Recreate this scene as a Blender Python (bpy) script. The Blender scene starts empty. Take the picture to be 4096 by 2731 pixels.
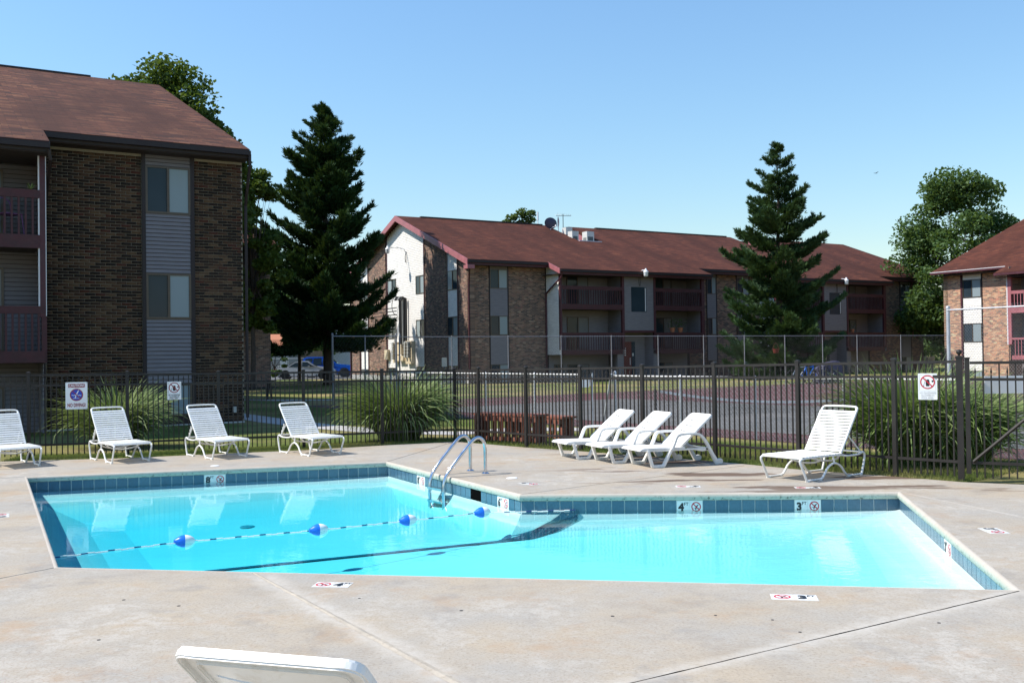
import bpy, bmesh, math, random
import numpy as np
from mathutils import Vector, Matrix
random.seed(7); rng = np.random.default_rng(7)
sc = bpy.context.scene
COL = sc.collection

# ------------------------------------------------------------------ camera
H = 1.62                                   # eye height above the pool deck (m)
K = H / 1.53
FPX = 4000.0                               # focal length in photograph pixels (4096 wide)
PITCH, ROLL = 0.0136, 0.0135
cp, sp, cr, sr = math.cos(PITCH), math.sin(PITCH), math.cos(ROLL), math.sin(ROLL)
FWD = Vector((0, cp, sp)); R0 = Vector((1, 0, 0)); U0 = Vector((0, -sp, cp))
XI = cr * R0 - sr * U0; YI = sr * R0 + cr * U0
EYE = Vector((0, 0, H))
cam = bpy.data.cameras.new("camera"); cam.sensor_width = 36.0; cam.lens = 36.0 * FPX / 4096.0
cam.clip_start = 0.1; cam.clip_end = 3000
camo = bpy.data.objects.new("camera", cam); COL.objects.link(camo)
M3 = Matrix((XI, YI, -FWD)).transposed()
camo.matrix_world = Matrix.Translation(EYE) @ M3.to_4x4()
sc.camera = camo

# ------------------------------------------------------------------ sky, sun, exposure
SUN_EL = math.radians(51); SUN_B = -0.10   # sun stands left of the view
sd = Vector((-1, SUN_B, 0)).normalized() * math.cos(SUN_EL); SUN = Vector((sd.x, sd.y, math.sin(SUN_EL)))
wd = bpy.data.worlds.new("World"); sc.world = wd; wd.use_nodes = True
wn = wd.node_tree; wn.nodes.clear()
sky = wn.nodes.new("ShaderNodeTexSky"); sky.sky_type = 'NISHITA'; sky.sun_disc = False
sky.sun_elevation = SUN_EL; sky.sun_rotation = math.atan2(SUN.x, SUN.y)
sky.air_density = 1.75; sky.dust_density = 0.0; sky.ozone_density = 10.0; sky.altitude = 0
bg = wn.nodes.new("ShaderNodeBackground"); bg.inputs[1].default_value = 0.132
wo = wn.nodes.new("ShaderNodeOutputWorld")
wn.links.new(sky.outputs[0], bg.inputs[0]); wn.links.new(bg.outputs[0], wo.inputs[0])
sun = bpy.data.lights.new("sun", 'SUN'); sun.energy = 5.0; sun.angle = math.radians(0.53); sun.color = (1.0, 0.94, 0.85)
suno = bpy.data.objects.new("sun", sun); COL.objects.link(suno)
suno.rotation_euler = SUN.to_track_quat('Z', 'Y').to_euler(); suno.location = (-20, 5, 30)
vs = sc.view_settings; vs.view_transform = 'Standard'; vs.look = 'None'; vs.exposure = 0.46; vs.gamma = 1.0
vs.use_curve_mapping = False
sc.render.engine = 'CYCLES'; cy = sc.cycles
cy.use_denoising = True; cy.max_bounces = 7; cy.diffuse_bounces = 3; cy.glossy_bounces = 3
cy.transmission_bounces = 4; cy.transparent_max_bounces = 12; cy.volume_bounces = 0
cy.caustics_reflective = False; cy.caustics_refractive = False; cy.sample_clamp_indirect = 6

# ------------------------------------------------------------------ photo pixel -> world
def ray(px, py): return FWD * FPX + XI * (px - 2048.0) + YI * (1365.5 - py)
def ground(px, py, z=0.0):
    r = ray(px, py); t = (z - H) / r.z; return EYE + r * t
def atY(px, Y, z=0.0):                     # ground point on the pixel column at depth Y
    r = ray(px, 1420); return Vector((r.x / r.y * Y, Y, z))
def zat(px, py, Y):                        # height of a pixel at depth Y
    r = ray(px, py); return H + r.z / r.y * Y
class Frame:                               # local frame: origin, x axis turned by a
    def __init__(s, o, a):
        s.o = Vector((o[0], o[1], 0)); s.a = a
        s.x = Vector((math.cos(a), math.sin(a), 0)); s.y = Vector((-math.sin(a), math.cos(a), 0))
    def loc(s, p): q = p - s.o; return Vector((q.dot(s.x), q.dot(s.y), p.z))
    def hity(s, px, py, yl=0.0):           # pixel on the vertical plane local y = yl -> (x, z)
        r = ray(px, py); t = (yl - (EYE - s.o).dot(s.y)) / r.dot(s.y); p = s.loc(EYE + r * t); return p.x, p.z
    def hitx(s, px, py, xl=0.0):
        r = ray(px, py); t = (xl - (EYE - s.o).dot(s.x)) / r.dot(s.x); p = s.loc(EYE + r * t); return p.y, p.z
    def hitplane(s, px, py, y0, z0, slope):   # roof plane z = z0 + slope*(y-y0)
        r = ray(px, py); d = Vector((r.dot(s.x), r.dot(s.y), r.z)); e = s.loc(EYE)
        t = (z0 + slope * (e.y - y0) - e.z) / (d.z - slope * d.y); p = e + d * t; return p.x, p.y, p.z

# ------------------------------------------------------------------ objects
def tag(o, label=None, cat=None, group=None, kind=None):
    if label: o["label"] = label
    if cat: o["category"] = cat
    if group: o["group"] = group
    if kind: o["kind"] = kind
    return o
def empty(name, loc=(0, 0, 0), a=0.0):
    o = bpy.data.objects.new(name, None); o.location = loc; o.rotation_euler = (0, 0, a); o.empty_display_size = 0.2
    COL.objects.link(o); return o
def thing(name, label, cat, loc=(0, 0, 0), a=0.0, group=None, kind=None):
    return tag(empty(name, loc, a), label, cat, group, kind)
def mobj(name, me, parent=None, loc=None, rot=None, scale=None):
    o = bpy.data.objects.new(name, me); COL.objects.link(o)
    if parent: o.parent = parent
    if loc is not None: o.location = loc
    if rot is not None: o.rotation_euler = rot
    if scale is not None: o.scale = scale
    return o
def copy_tree(o, parent=None):
    c = o.copy(); COL.objects.link(c)
    if parent: c.parent = parent
    for ch in list(o.children): copy_tree(ch, c)
    return c
def npmesh(name, V, F, mat, smooth=False):
    V = np.asarray(V, np.float32); F = np.asarray(F, np.int32); n = F.shape[1]
    me = bpy.data.meshes.new(name); me.vertices.add(len(V)); me.vertices.foreach_set("co", V.ravel())
    me.loops.add(F.size); me.loops.foreach_set("vertex_index", F.ravel())
    me.polygons.add(len(F)); me.polygons.foreach_set("loop_start", np.arange(0, F.size, n, dtype=np.int32))
    me.update(calc_edges=True); me.materials.append(mat)
    if smooth: me.polygons.foreach_set("use_smooth", np.ones(len(F), bool))
    return me

class MB:
    def __init__(s): s.v = []; s.f = []
    def add(s, vs, fs):
        b = len(s.v); s.v += [tuple(p) for p in vs]; s.f += [tuple(i + b for i in f) for f in fs]; return s
    def hexa(s, p): return s.add(p, [(0, 3, 2, 1), (4, 5, 6, 7), (0, 1, 5, 4), (1, 2, 6, 5), (2, 3, 7, 6), (3, 0, 4, 7)])
    def box(s, x0, x1, y0, y1, z0, z1):
        return s.hexa([(x0, y0, z0), (x1, y0, z0), (x1, y1, z0), (x0, y1, z0), (x0, y0, z1), (x1, y0, z1), (x1, y1, z1), (x0, y1, z1)])
    def quad(s, *p): return s.add(p, [tuple(range(len(p)))])
    def prism(s, poly, lo, hi):            # polygon of 3-tuples via function lo/hi offset vectors
        n = len(poly); a = [Vector(q) + Vector(lo) for q in poly]; b = [Vector(q) + Vector(hi) for q in poly]
        return s.add(a + b, [tuple(range(n - 1, -1, -1)), tuple(range(n, 2 * n))] + [(i, (i + 1) % n, n + (i + 1) % n, n + i) for i in range(n)])
    def tube(s, pts, r, n=8, closed=False, caps=True):
        pts = [Vector(p) for p in pts]; m = len(pts); rr = r if hasattr(r, '__len__') else [r] * m
        vs = []; prev = None
        for i, p in enumerate(pts):
            a = pts[i - 1] if (i > 0 or closed) else p; b = pts[(i + 1) % m] if (i < m - 1 or closed) else p
            t = (b - a)
            t = t.normalized() if t.length > 1e-9 else Vector((0, 0, 1))
            if prev is None:
                up = Vector((0, 0, 1)) if abs(t.z) < 0.9 else Vector((1, 0, 0)); nx = t.cross(up).normalized()
            else:
                nx = prev - t * prev.dot(t); nx = nx.normalized() if nx.length > 1e-6 else t.orthogonal().normalized()
            prev = nx; ny = t.cross(nx)
            for k in range(n):
                an = 2 * math.pi * k / n; vs.append(p + (nx * math.cos(an) + ny * math.sin(an)) * rr[i])
        fs = []
        for i in range(m if closed else m - 1):
            j = (i + 1) % m
            for k in range(n): fs.append((i * n + k, i * n + (k + 1) % n, j * n + (k + 1) % n, j * n + k))
        if caps and not closed: fs += [tuple(range(n - 1, -1, -1)), tuple((m - 1) * n + k for k in range(n))]
        return s.add(vs, fs)
    def lathe(s, prof, n=16, c=(0, 0, 0), axis='z'):   # prof: (r, h)
        vs = []
        for r, h in prof:
            for k in range(n):
                a = 2 * math.pi * k / n; p = (r * math.cos(a), r * math.sin(a), h)
                if axis == 'x': p = (h, r * math.cos(a), r * math.sin(a))
                if axis == 'y': p = (r * math.sin(a), h, r * math.cos(a))
                vs.append((p[0] + c[0], p[1] + c[1], p[2] + c[2]))
        m = len(prof); fs = [(i * n + k, i * n + (k + 1) % n, (i + 1) * n + (k + 1) % n, (i + 1) * n + k) for i in range(m - 1) for k in range(n)]
        fs += [tuple(range(n - 1, -1, -1)), tuple((m - 1) * n + k for k in range(n))]
        return s.add(vs, fs)
    def mesh(s, name, mat, smooth=False, bevel=0.0, fix=True):
        me = bpy.data.meshes.new(name); me.from_pydata(s.v, [], s.f)
        if fix or bevel:
            bm = bmesh.new(); bm.from_mesh(me)
            if bevel:
                bmesh.ops.remove_doubles(bm, verts=bm.verts, dist=1e-5)
                bmesh.ops.bevel(bm, geom=list(bm.edges), offset=bevel, segments=2, affect='EDGES', clamp_overlap=True)
            bmesh.ops.recalc_face_normals(bm, faces=bm.faces); bm.to_mesh(me); bm.free()
        me.materials.append(mat)
        if smooth:
            me.polygons.foreach_set("use_smooth", [True] * len(me.polygons))
            try: me.set_sharp_from_angle(angle=math.radians(40))
            except Exception: pass
        me.update(); return me
    def build(s, name, mat, parent=None, smooth=False, bevel=0.0, **kw):
        return mobj(name, s.mesh(name, mat, smooth, bevel), parent, **kw)

def fillplate(outer, holes, to3, th, name, mat):
    """flat plate with holes: outer/holes 2D loops, to3(u,v,w) -> 3D, thickness th along w."""
    bm = bmesh.new(); loops = [outer] + holes
    for w in (0.0, th):
        es = []
        for lp in loops:
            vs = [bm.verts.new(to3(u, v, w)) for u, v in lp]
            es += [bm.edges.new((vs[i], vs[(i + 1) % len(vs)])) for i in range(len(vs))]
        bmesh.ops.triangle_fill(bm, use_beauty=True, use_dissolve=False, edges=es)
    for lp in loops:
        a = [bm.verts.new(to3(u, v, 0)) for u, v in lp]; b = [bm.verts.new(to3(u, v, th)) for u, v in lp]; n = len(lp)
        for i in range(n): bm.faces.new((a[i], a[(i + 1) % n], b[(i + 1) % n], b[i]))
    bmesh.ops.remove_doubles(bm, verts=bm.verts, dist=1e-5); bmesh.ops.recalc_face_normals(bm, faces=bm.faces)
    me = bpy.data.meshes.new(name); bm.to_mesh(me); bm.free(); me.materials.append(mat); return me
def arc(cx, cy, r, a0, a1, n=6):
    return [(cx + r * math.cos(math.radians(a0 + (a1 - a0) * i / n)), cy + r * math.sin(math.radians(a0 + (a1 - a0) * i / n))) for i in range(n + 1)]
def rrect(x0, x1, y0, y1, r, n=5):
    return arc(x1 - r, y1 - r, r, 0, 90, n) + arc(x0 + r, y1 - r, r, 90, 180, n) + arc(x0 + r, y0 + r, r, 180, 270, n) + arc(x1 - r, y0 + r, r, 270, 360, n)
def smooth_path(pts, it=2):
    pts = [Vector(p) for p in pts]
    for _ in range(it):
        q = [pts[0]]
        for a, b in zip(pts[:-1], pts[1:]): q += [a * .75 + b * .25, a * .25 + b * .75]
        pts = q + [pts[-1]]
    return pts
def text_mesh(body, size, mat, bold=0.0, width=None, depth=0.0008, align='CENTER'):
    cu = bpy.data.curves.new("lettering", 'FONT'); cu.body = body; cu.size = size; cu.align_x = align; cu.align_y = 'CENTER'
    cu.extrude = depth; cu.offset = bold; cu.resolution_u = 3; cu.space_line = 0.95
    o = bpy.data.objects.new("lettering_tmp", cu); COL.objects.link(o)
    dg = bpy.context.evaluated_depsgraph_get(); me = bpy.data.meshes.new_from_object(o.evaluated_get(dg))
    bpy.data.objects.remove(o); bpy.data.curves.remove(cu); me.materials.clear(); me.materials.append(mat)
    if width:
        xs = [v.co.x for v in me.vertices]; k = width / (max(xs) - min(xs))
        for v in me.vertices: v.co.x *= k
    me.name = "lettering"; return me
# ------------------------------------------------------------------ materials
class NT:
    def __init__(s, name):
        s.m = bpy.data.materials.new(name); s.m.use_nodes = True; s.t = s.m.node_tree; s.t.nodes.clear()
        s.out = s.n("ShaderNodeOutputMaterial")
    def n(s, typ, **kw):
        nd = s.t.nodes.new(typ)
        for k, v in kw.items(): setattr(nd, k, v)
        return nd
    def l(s, a, b): s.t.links.new(a, b)
    def val(s, sock, v):
        if isinstance(v, bpy.types.NodeSocket): s.l(v, sock)
        elif v is not None:
            sock.default_value = (*v, 1.0) if (hasattr(v, '__len__') and len(v) == 3 and sock.type == 'RGBA') else v
    def noise(s, vec, scale, detail=4, rough=.55, w=None):
        nd = s.n("ShaderNodeTexNoise"); nd.inputs["Scale"].default_value = scale; nd.inputs["Detail"].default_value = detail
        nd.inputs["Roughness"].default_value = rough
        if vec is not None: s.l(vec, nd.inputs["Vector"])
        return nd.outputs[0]
    def mix(s, fac, a, b, mode='MIX'):
        nd = s.n("ShaderNodeMix", data_type='RGBA', blend_type=mode); nd.clamp_factor = True
        s.val(nd.inputs[0], fac); s.val(nd.inputs[6], a); s.val(nd.inputs[7], b); return nd.outputs[2]
    def rng(s, v, a, b, c=0.0, d=1.0):
        nd = s.n("ShaderNodeMapRange"); s.val(nd.inputs[0], v)
        for i, x in zip((1, 2, 3, 4), (a, b, c, d)): nd.inputs[i].default_value = x
        return nd.outputs[0]
    def math(s, op, a, b=None):
        nd = s.n("ShaderNodeMath", operation=op); s.val(nd.inputs[0], a)
        if b is not None: s.val(nd.inputs[1], b)
        return nd.outputs[0]
    def ramp(s, v, stops, interp='LINEAR'):
        nd = s.n("ShaderNodeValToRGB"); s.l(v, nd.inputs[0]); cr_ = nd.color_ramp; cr_.interpolation = interp
        while len(cr_.elements) < len(stops): cr_.elements.new(0.5)
        for e, (p, c) in zip(cr_.elements, stops): e.position = p; e.color = (*c, 1)
        return nd.outputs[0]
    def obj(s): return s.n("ShaderNodeTexCoord").outputs["Object"]
    def pos(s): return s.n("ShaderNodeNewGeometry").outputs["Position"]
    def island(s): return s.n("ShaderNodeNewGeometry").outputs["Random Per Island"]
    def swz(s, vec, order, sc_=(1, 1, 1)):
        sx = s.n("ShaderNodeSeparateXYZ"); s.l(vec, sx.inputs[0]); cx = s.n("ShaderNodeCombineXYZ")
        for i, o in enumerate(order):
            if o is None: continue
            s.l(s.math('MULTIPLY', sx.outputs[o], sc_[i]), cx.inputs[i])
        return cx.outputs[0]
    def map(s, vec, scale=(1, 1, 1), rot=(0, 0, 0)):
        nd = s.n("ShaderNodeMapping"); s.l(vec, nd.inputs[0]); nd.inputs["Scale"].default_value = scale; nd.inputs["Rotation"].default_value = rot
        return nd.outputs[0]
    def bump(s, h, strength=.3, dist=.01):
        nd = s.n("ShaderNodeBump"); nd.inputs["Strength"].default_value = strength; nd.inputs["Distance"].default_value = dist
        s.l(h, nd.inputs["Height"]); return nd.outputs[0]
    def pbr(s, color, rough=.6, metal=0.0, spec=.5, normal=None, trans=None, coat=0.0):
        p = s.n("ShaderNodeBsdfPrincipled"); s.val(p.inputs["Base Color"], color); s.val(p.inputs["Roughness"], rough)
        p.inputs["Metallic"].default_value = metal; p.inputs["Specular IOR Level"].default_value = spec
        if coat: p.inputs["Coat Weight"].default_value = coat; p.inputs["Coat Roughness"].default_value = .05
        if normal is not None: s.l(normal, p.inputs["Normal"])
        s.l(p.outputs[0], s.out.inputs[0]); return p
def pm(name, col, rough=.6, var=.12, scale=6.0, metal=0.0, spec=.5, bump=0.0, bscale=60., coat=0.0, dirt=None):
    t = NT(name); v = t.pos() if dirt is None else t.pos(); n = t.noise(v, scale, 5)
    a = tuple(c * (1 - var) for c in col); b = tuple(min(1, c * (1 + var)) for c in col)
    c = t.mix(t.rng(n, .3, .7), a, b)
    if dirt: c = t.mix(t.rng(t.noise(v, scale * 2.3, 6, .7), .52, .75), c, dirt)
    nm = t.bump(t.noise(v, bscale, 4), bump, .01) if bump else None
    t.pbr(c, t.rng(n, .2, .8, max(0, rough - .08), min(1, rough + .08)), metal, spec, nm, coat=coat); return t.m

M = {}
BRICKS = [(0, (.030, .020, .018)), (.22, (.055, .033, .026)), (.40, (.085, .050, .036)), (.58, (.12, .062, .040)), (.74, (.15, .095, .065)), (.88, (.10, .038, .030)), (1, (.19, .135, .095))]
BRICKS_C = [(p, tuple(min(.6, x * 1.9 + .02) for x in c)) for p, c in BRICKS]
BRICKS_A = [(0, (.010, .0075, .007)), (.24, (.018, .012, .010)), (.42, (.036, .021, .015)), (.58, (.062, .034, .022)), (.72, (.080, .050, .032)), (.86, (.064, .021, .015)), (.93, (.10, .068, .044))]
def brick_single(name, src):
    t = NT(name); r = t.n("ShaderNodeObjectInfo").outputs["Random"] if src == 'obj' else t.island()
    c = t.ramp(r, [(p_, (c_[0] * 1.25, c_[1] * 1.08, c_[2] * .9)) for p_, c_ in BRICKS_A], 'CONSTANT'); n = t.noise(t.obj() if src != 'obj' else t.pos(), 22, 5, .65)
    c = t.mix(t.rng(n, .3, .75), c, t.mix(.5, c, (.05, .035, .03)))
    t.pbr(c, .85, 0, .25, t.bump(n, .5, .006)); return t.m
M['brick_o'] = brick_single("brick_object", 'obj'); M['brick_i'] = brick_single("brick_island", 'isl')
def brick_wall(name, order, w, h, light=1.0, mort=(.27, .225, .185), tint=(1, 1, 1)):
    t = NT(name); o = t.obj(); v = t.swz(o, order)
    b = t.n("ShaderNodeTexBrick"); t.l(v, b.inputs["Vector"]); b.offset = .5
    b.inputs["Scale"].default_value = 1.0; b.inputs["Brick Width"].default_value = w; b.inputs["Row Height"].default_value = h
    b.inputs["Mortar Size"].default_value = .0075; b.inputs["Mortar Smooth"].default_value = .15; b.inputs["Bias"].default_value = 0
    b.inputs["Color1"].default_value = (0, 0, 0, 1); b.inputs["Color2"].default_value = (1, 1, 1, 1); b.inputs["Mortar"].default_value = (.5, .5, .5, 1)
    bw = t.n("ShaderNodeRGBToBW"); t.l(b.outputs[0], bw.inputs[0])
    c = t.ramp(bw.outputs[0], [(p, tuple(min(.6, x * light * k_) for x, k_ in zip(q, tint))) for p, q in BRICKS_C])
    n = t.noise(v, 3.0, 5, .6); c = t.mix(t.rng(n, .35, .8, 0, .45), c, (.13 * light, .09 * light, .065 * light))
    c = t.mix(b.outputs["Fac"], c, mort); hgt = t.math('SUBTRACT', 1.0, b.outputs["Fac"])
    t.pbr(c, .88, 0, .2, t.bump(hgt, .8, .012)); return t.m
M['brick_x'] = brick_wall("brick_front", (0, 2, None), .225, .080, 1.05); M['brick_y'] = brick_wall("brick_gable", (1, 2, None), .225, .080, 1.05)
M['brick_cx'] = brick_wall("tan_brick_front", (0, 2, None), .225, .080, 2.0, (.50, .40, .30), (1.12, .98, .86)); M['brick_cy'] = brick_wall("tan_brick_gable", (1, 2, None), .225, .080, 2.0, (.50, .40, .30), (1.12, .98, .86))
M['mortar'] = pm("mortar", (.30, .255, .195), .95, .12, 14, bump=.3)
def shingle(name, base, lite, dark, rows=.14):
    t = NT(name); o = t.obj(); v = t.swz(o, (0, 1, None))
    b = t.n("ShaderNodeTexBrick"); t.l(v, b.inputs["Vector"]); b.offset = .37; b.offset_frequency = 2
    b.inputs["Scale"].default_value = 1.0; b.inputs["Brick Width"].default_value = .42; b.inputs["Row Height"].default_value = rows
    b.inputs["Mortar Size"].default_value = .006; b.inputs["Mortar Smooth"].default_value = .4
    b.inputs["Color1"].default_value = (0, 0, 0, 1); b.inputs["Color2"].default_value = (1, 1, 1, 1); b.inputs["Mortar"].default_value = (.15, .15, .15, 1)
    bw = t.n("ShaderNodeRGBToBW"); t.l(b.outputs[0], bw.inputs[0])
    c = t.ramp(bw.outputs[0], [(0, dark), (.35, base), (.7, base), (1, lite)])
    st = t.noise(t.map(v, (.33, .08, 1)), 1.6, 5, .6)                     # weather streaks run down the slope
    c = t.mix(t.rng(st, .40, .62, 0, .85), c, tuple(x * .5 for x in base))
    g = t.noise(v, 90, 3); c = t.mix(t.rng(g, .3, .7, 0, .25), c, dark)
    c = t.mix(t.math('MULTIPLY', b.outputs["Fac"], .6), c, (.02, .012, .01))
    hgt = t.math('SUBTRACT', 1.0, b.outputs["Fac"])
    t.pbr(c, .92, 0, .2, t.bump(hgt, .6, .008)); return t.m
M['shingle'] = shingle("roof_shingle", (.120, .046, .028), (.215, .095, .050), (.040, .022, .018))
M['shingle_b'] = shingle("roof_shingle_weathered", (.100, .030, .017), (.150, .050, .027), (.055, .019, .012))
def siding(name, col, step=.1):
    t = NT(name); v = t.obj(); n = t.noise(t.map(v, (1, 1, 6)), 2.5, 5); n2 = t.noise(v, 30, 3)
    c = t.mix(t.rng(n, .3, .7), tuple(x * .86 for x in col), tuple(min(1, x * 1.08) for x in col))
    c = t.mix(t.rng(t.noise(v, 1.1, 6, .65), .55, .85, 0, .35), c, (.22, .20, .18))
    t.pbr(c, .5, 0, .4, t.bump(n2, .06, .004)); return t.m
M['siding'] = siding("vinyl_siding_shaded", (.19, .172, .182)); M['siding_sunlit'] = siding("vinyl_siding_sunlit", (.76, .735, .70))  # same siding twice: shade painted into the dark copy, sun into the pale
M['maroon'] = pm("maroon_paint", (.060, .011, .018), .55, .25, 3.0, bump=.15, dirt=(.095, .03, .036))
M['maroon_rail'] = pm("maroon_rail_paint", (.052, .009, .013), .6, .3, 5, bump=.2, dirt=(.085, .028, .03))
M['pink_trim'] = pm("faded_rose_trim", (.34, .115, .13), .5, .15, 2.0, dirt=(.24, .09, .10))
M['dark_trim'] = pm("dark_trim", (.014, .006, .0065), .6, .2, 3)
M['soffit'] = pm("soffit", (.030, .018, .016), .7, .2, 2)
M['white_metal'] = pm("white_corner_metal", (.62, .6, .62), .45, .08, 4)
M['win_frame'] = pm("bronze_window_frame", (.085, .065, .05), .4, .15, 8, metal=.3)
M['foundation'] = pm("painted_foundation", (.42, .42, .42), .85, .2, 2.5, bump=.3, dirt=(.2, .19, .18))
def glass_pane(name, col, rough=.06, tint=.5):
    t = NT(name); v = t.obj(); n = t.noise(v, .9, 2)
    c = t.mix(t.rng(n, .35, .65), tuple(x * .8 for x in col), col)
    t.pbr(c, rough, 0, .2, t.bump(t.noise(v, 1.3, 2), .02, .05)); return t.m
M['glass_dark'] = glass_pane("window_glass_dark", (.032, .048, .062))
t = NT("window_blind_sky"); v = t.obj(); wv = t.n("ShaderNodeTexWave", wave_type='BANDS', bands_direction='Z'); t.l(v, wv.inputs[0]); wv.inputs["Scale"].default_value = 14
t.pbr(t.mix(t.rng(wv.outputs[1], 0, 1), (.20, .25, .275), (.28, .335, .36)), .2, 0, .25); M['glass_blind_sky'] = t.m  # blue-grey of the reflected sky is painted into the slat colours
t = NT("window_curtain"); v = t.obj(); wv = t.n("ShaderNodeTexWave", wave_type='BANDS', bands_direction='X'); t.l(v, wv.inputs[0]); wv.inputs["Scale"].default_value = 6; wv.inputs["Distortion"].default_value = 1.5
t.pbr(t.mix(t.rng(wv.outputs[1], 0, 1), (.07, .078, .09), (.20, .21, .225)), .2, 0, .25); M['glass_curtain'] = t.m

# --- ground cover and paving
def deck_mat():
    t = NT("pool_deck_concrete"); p = t.pos()
    n0 = t.noise(p, .28, 3, .5); n1 = t.noise(p, .75, 6, .62); n2 = t.noise(p, 3.2, 7, .68); n3 = t.noise(p, 12, 7, .72); n4 = t.noise(p, 55, 5, .7)
    c = t.mix(t.rng(n1, .38, .62), (.385, .322, .242), (.338, .314, .276))
    c = t.mix(t.rng(n2, .46, .68, 0, .55), c, (.25, .208, .16))
    film = t.math('MULTIPLY', t.rng(t.math('ADD', t.math('MULTIPLY', n2, .6), t.math('MULTIPLY', n3, .4)), .47, .56), t.rng(t.noise(p, .6, 4, .6), .42, .62, .08, .85))
    c = t.mix(t.math('MULTIPLY', film, .8), c, (.475, .44, .385))                                   # pale worn film
    c = t.mix(t.rng(n4, .52, .68, 0, .6), c, (.19, .155, .12)); c = t.mix(t.rng(n4, .30, .44, .35, 0), c, (.50, .465, .41))
    wv_ = t.n("ShaderNodeVectorMath", operation='ADD'); t.l(p, wv_.inputs[0]); nv = t.n("ShaderNodeTexNoise"); nv.inputs["Scale"].default_value = 6; t.l(p, nv.inputs["Vector"])
    sc_ = t.n("ShaderNodeVectorMath", operation='SCALE'); t.l(nv.outputs[1], sc_.inputs[0]); sc_.inputs["Scale"].default_value = .12; t.l(sc_.outputs[0], wv_.inputs[1])
    vo = t.n("ShaderNodeTexVoronoi", feature='DISTANCE_TO_EDGE'); t.l(wv_.outputs[0], vo.inputs["Vector"]); vo.inputs["Scale"].default_value = 13
    sx = t.n("ShaderNodeSeparateXYZ"); t.l(p, sx.inputs[0])
    craze = t.math('MULTIPLY', t.rng(vo.outputs[0], .0, .05, 1, 0), t.math('MULTIPLY', t.rng(t.noise(p, .5, 3), .46, .60), t.rng(sx.outputs[1], 6.5, 4.5)))
    c = t.mix(t.math('MULTIPLY', craze, .6), c, (.30, .22, .16))
    def near_line(a, b, w):                                                # pale haze along a joint
        a = Vector(a); b = Vector(b); d = (b - a).normalized(); n_ = Vector((-d.y, d.x))
        e = t.math('ADD', t.math('MULTIPLY', sx.outputs[0], n_.x), t.math('MULTIPLY', sx.outputs[1], n_.y)); e = t.math('ABSOLUTE', t.math('SUBTRACT', e, n_.dot(a)))
        along = t.math('ADD', t.math('MULTIPLY', sx.outputs[0], d.x), t.math('MULTIPLY', sx.outputs[1], d.y)); seg_ = t.math('MULTIPLY', t.rng(along, d.dot(a) - .1, d.dot(a) + .1), t.rng(along, d.dot(b) + .1, d.dot(b) - .1))
        return t.math('MULTIPLY', seg_, t.math('MULTIPLY', t.rng(t.math('ADD', e, t.math('MULTIPLY', t.math('SUBTRACT', n2, .5), w)), w * .25, w, 1, 0), t.rng(n3, .3, .6, .35, .95)))
    for a, b, w in DECK_SEAMS: c = t.mix(t.math('MULTIPLY', near_line(a, b, w), .6), c, (.50, .465, .41))
    rust = t.noise(p, 1.4, 7, .72); c = t.mix(t.rng(rust, .54, .70, 0, .55), c, (.36, .235, .135)); grey = t.noise(t.map(p, (1, 1, 1), (.4, .2, .7)), 2.1, 7, .7); c = t.mix(t.rng(grey, .55, .70, 0, .5), c, (.215, .20, .185))
    wet = t.noise(t.map(p, (.35, 1.6, 1), (0, 0, .16)), 1.3, 5, .55)      # old water stains on the far side of the deck
    reg = t.math('MULTIPLY', t.rng(sx.outputs[1], 10.8, 12.0), t.rng(sx.outputs[0], .2, 1.6))
    c = t.mix(t.math('MULTIPLY', t.rng(wet, .55, .575), reg), c, (.13, .088, .062))
    t.pbr(c, t.rng(n2, .3, .7, .7, .9), 0, .3, t.bump(t.math('ADD', n3, t.math('MULTIPLY', n4, .7)), .3, .006)); return t.m
t = NT("coping_concrete"); p = t.pos(); n2 = t.noise(p, 3.0, 6, .7); n3 = t.noise(p, 24, 6, .75); sx = t.n("ShaderNodeSeparateXYZ"); t.l(p, sx.inputs[0])
c = t.mix(t.rng(n2, .35, .65), (.47, .43, .37), (.42, .37, .31)); low = t.rng(sx.outputs[2], -.012, -.05)
c = t.mix(t.math('MULTIPLY', low, t.rng(n2, .30, .6, .45, 1)), c, (.36, .44, .38)); c = t.mix(t.math('MULTIPLY', t.rng(n3, .53, .66), low), c, (.075, .085, .065))
t.pbr(c, .8, 0, .3, t.bump(n3, .35, .006)); M['coping'] = t.m
M['sealant'] = pm("joint_sealant", (.40, .35, .28), .8, .15, 7, bump=.3, dirt=(.27, .215, .16))
M['joint'] = pm("joint_dark", (.05, .045, .04), .9, .2, 8)
M['path'] = pm("path_concrete", (.40, .38, .36), .85, .12, 3, bump=.2)
def lawn():
    t = NT("lawn"); p = t.pos(); n1 = t.noise(p, .22, 5, .6); n2 = t.noise(p, 1.6, 5, .6); n3 = t.noise(p, 14, 4, .7)
    c = t.mix(t.rng(n2, .35, .65), (.085, .125, .026), (.16, .18, .05))
    c = t.mix(t.rng(n1, .43, .60), c, (.33, .26, .12)); c = t.mix(t.rng(n3, .35, .7, 0, .5), c, (.04, .06, .015))
    t.pbr(c, .95, 0, .1, t.bump(n3, .9, .05)); return t.m
M['lawn'] = lawn()
def court(name, col, alt):
    t = NT(name); p = t.pos(); n1 = t.noise(p, .5, 6, .65); n2 = t.noise(t.map(p, (1, 4, 1), (0, 0, .53)), 1.3, 6, .7); n3 = t.noise(p, 18, 4)
    c = t.mix(t.rng(n1, .35, .65), col, alt); c = t.mix(t.rng(n2, .5, .72, 0, .7), c, tuple(x * .5 for x in col)); c = t.mix(t.rng(n3, .4, .7, 0, .3), c, alt)
    t.pbr(c, .9, 0, .2); return t.m
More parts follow.
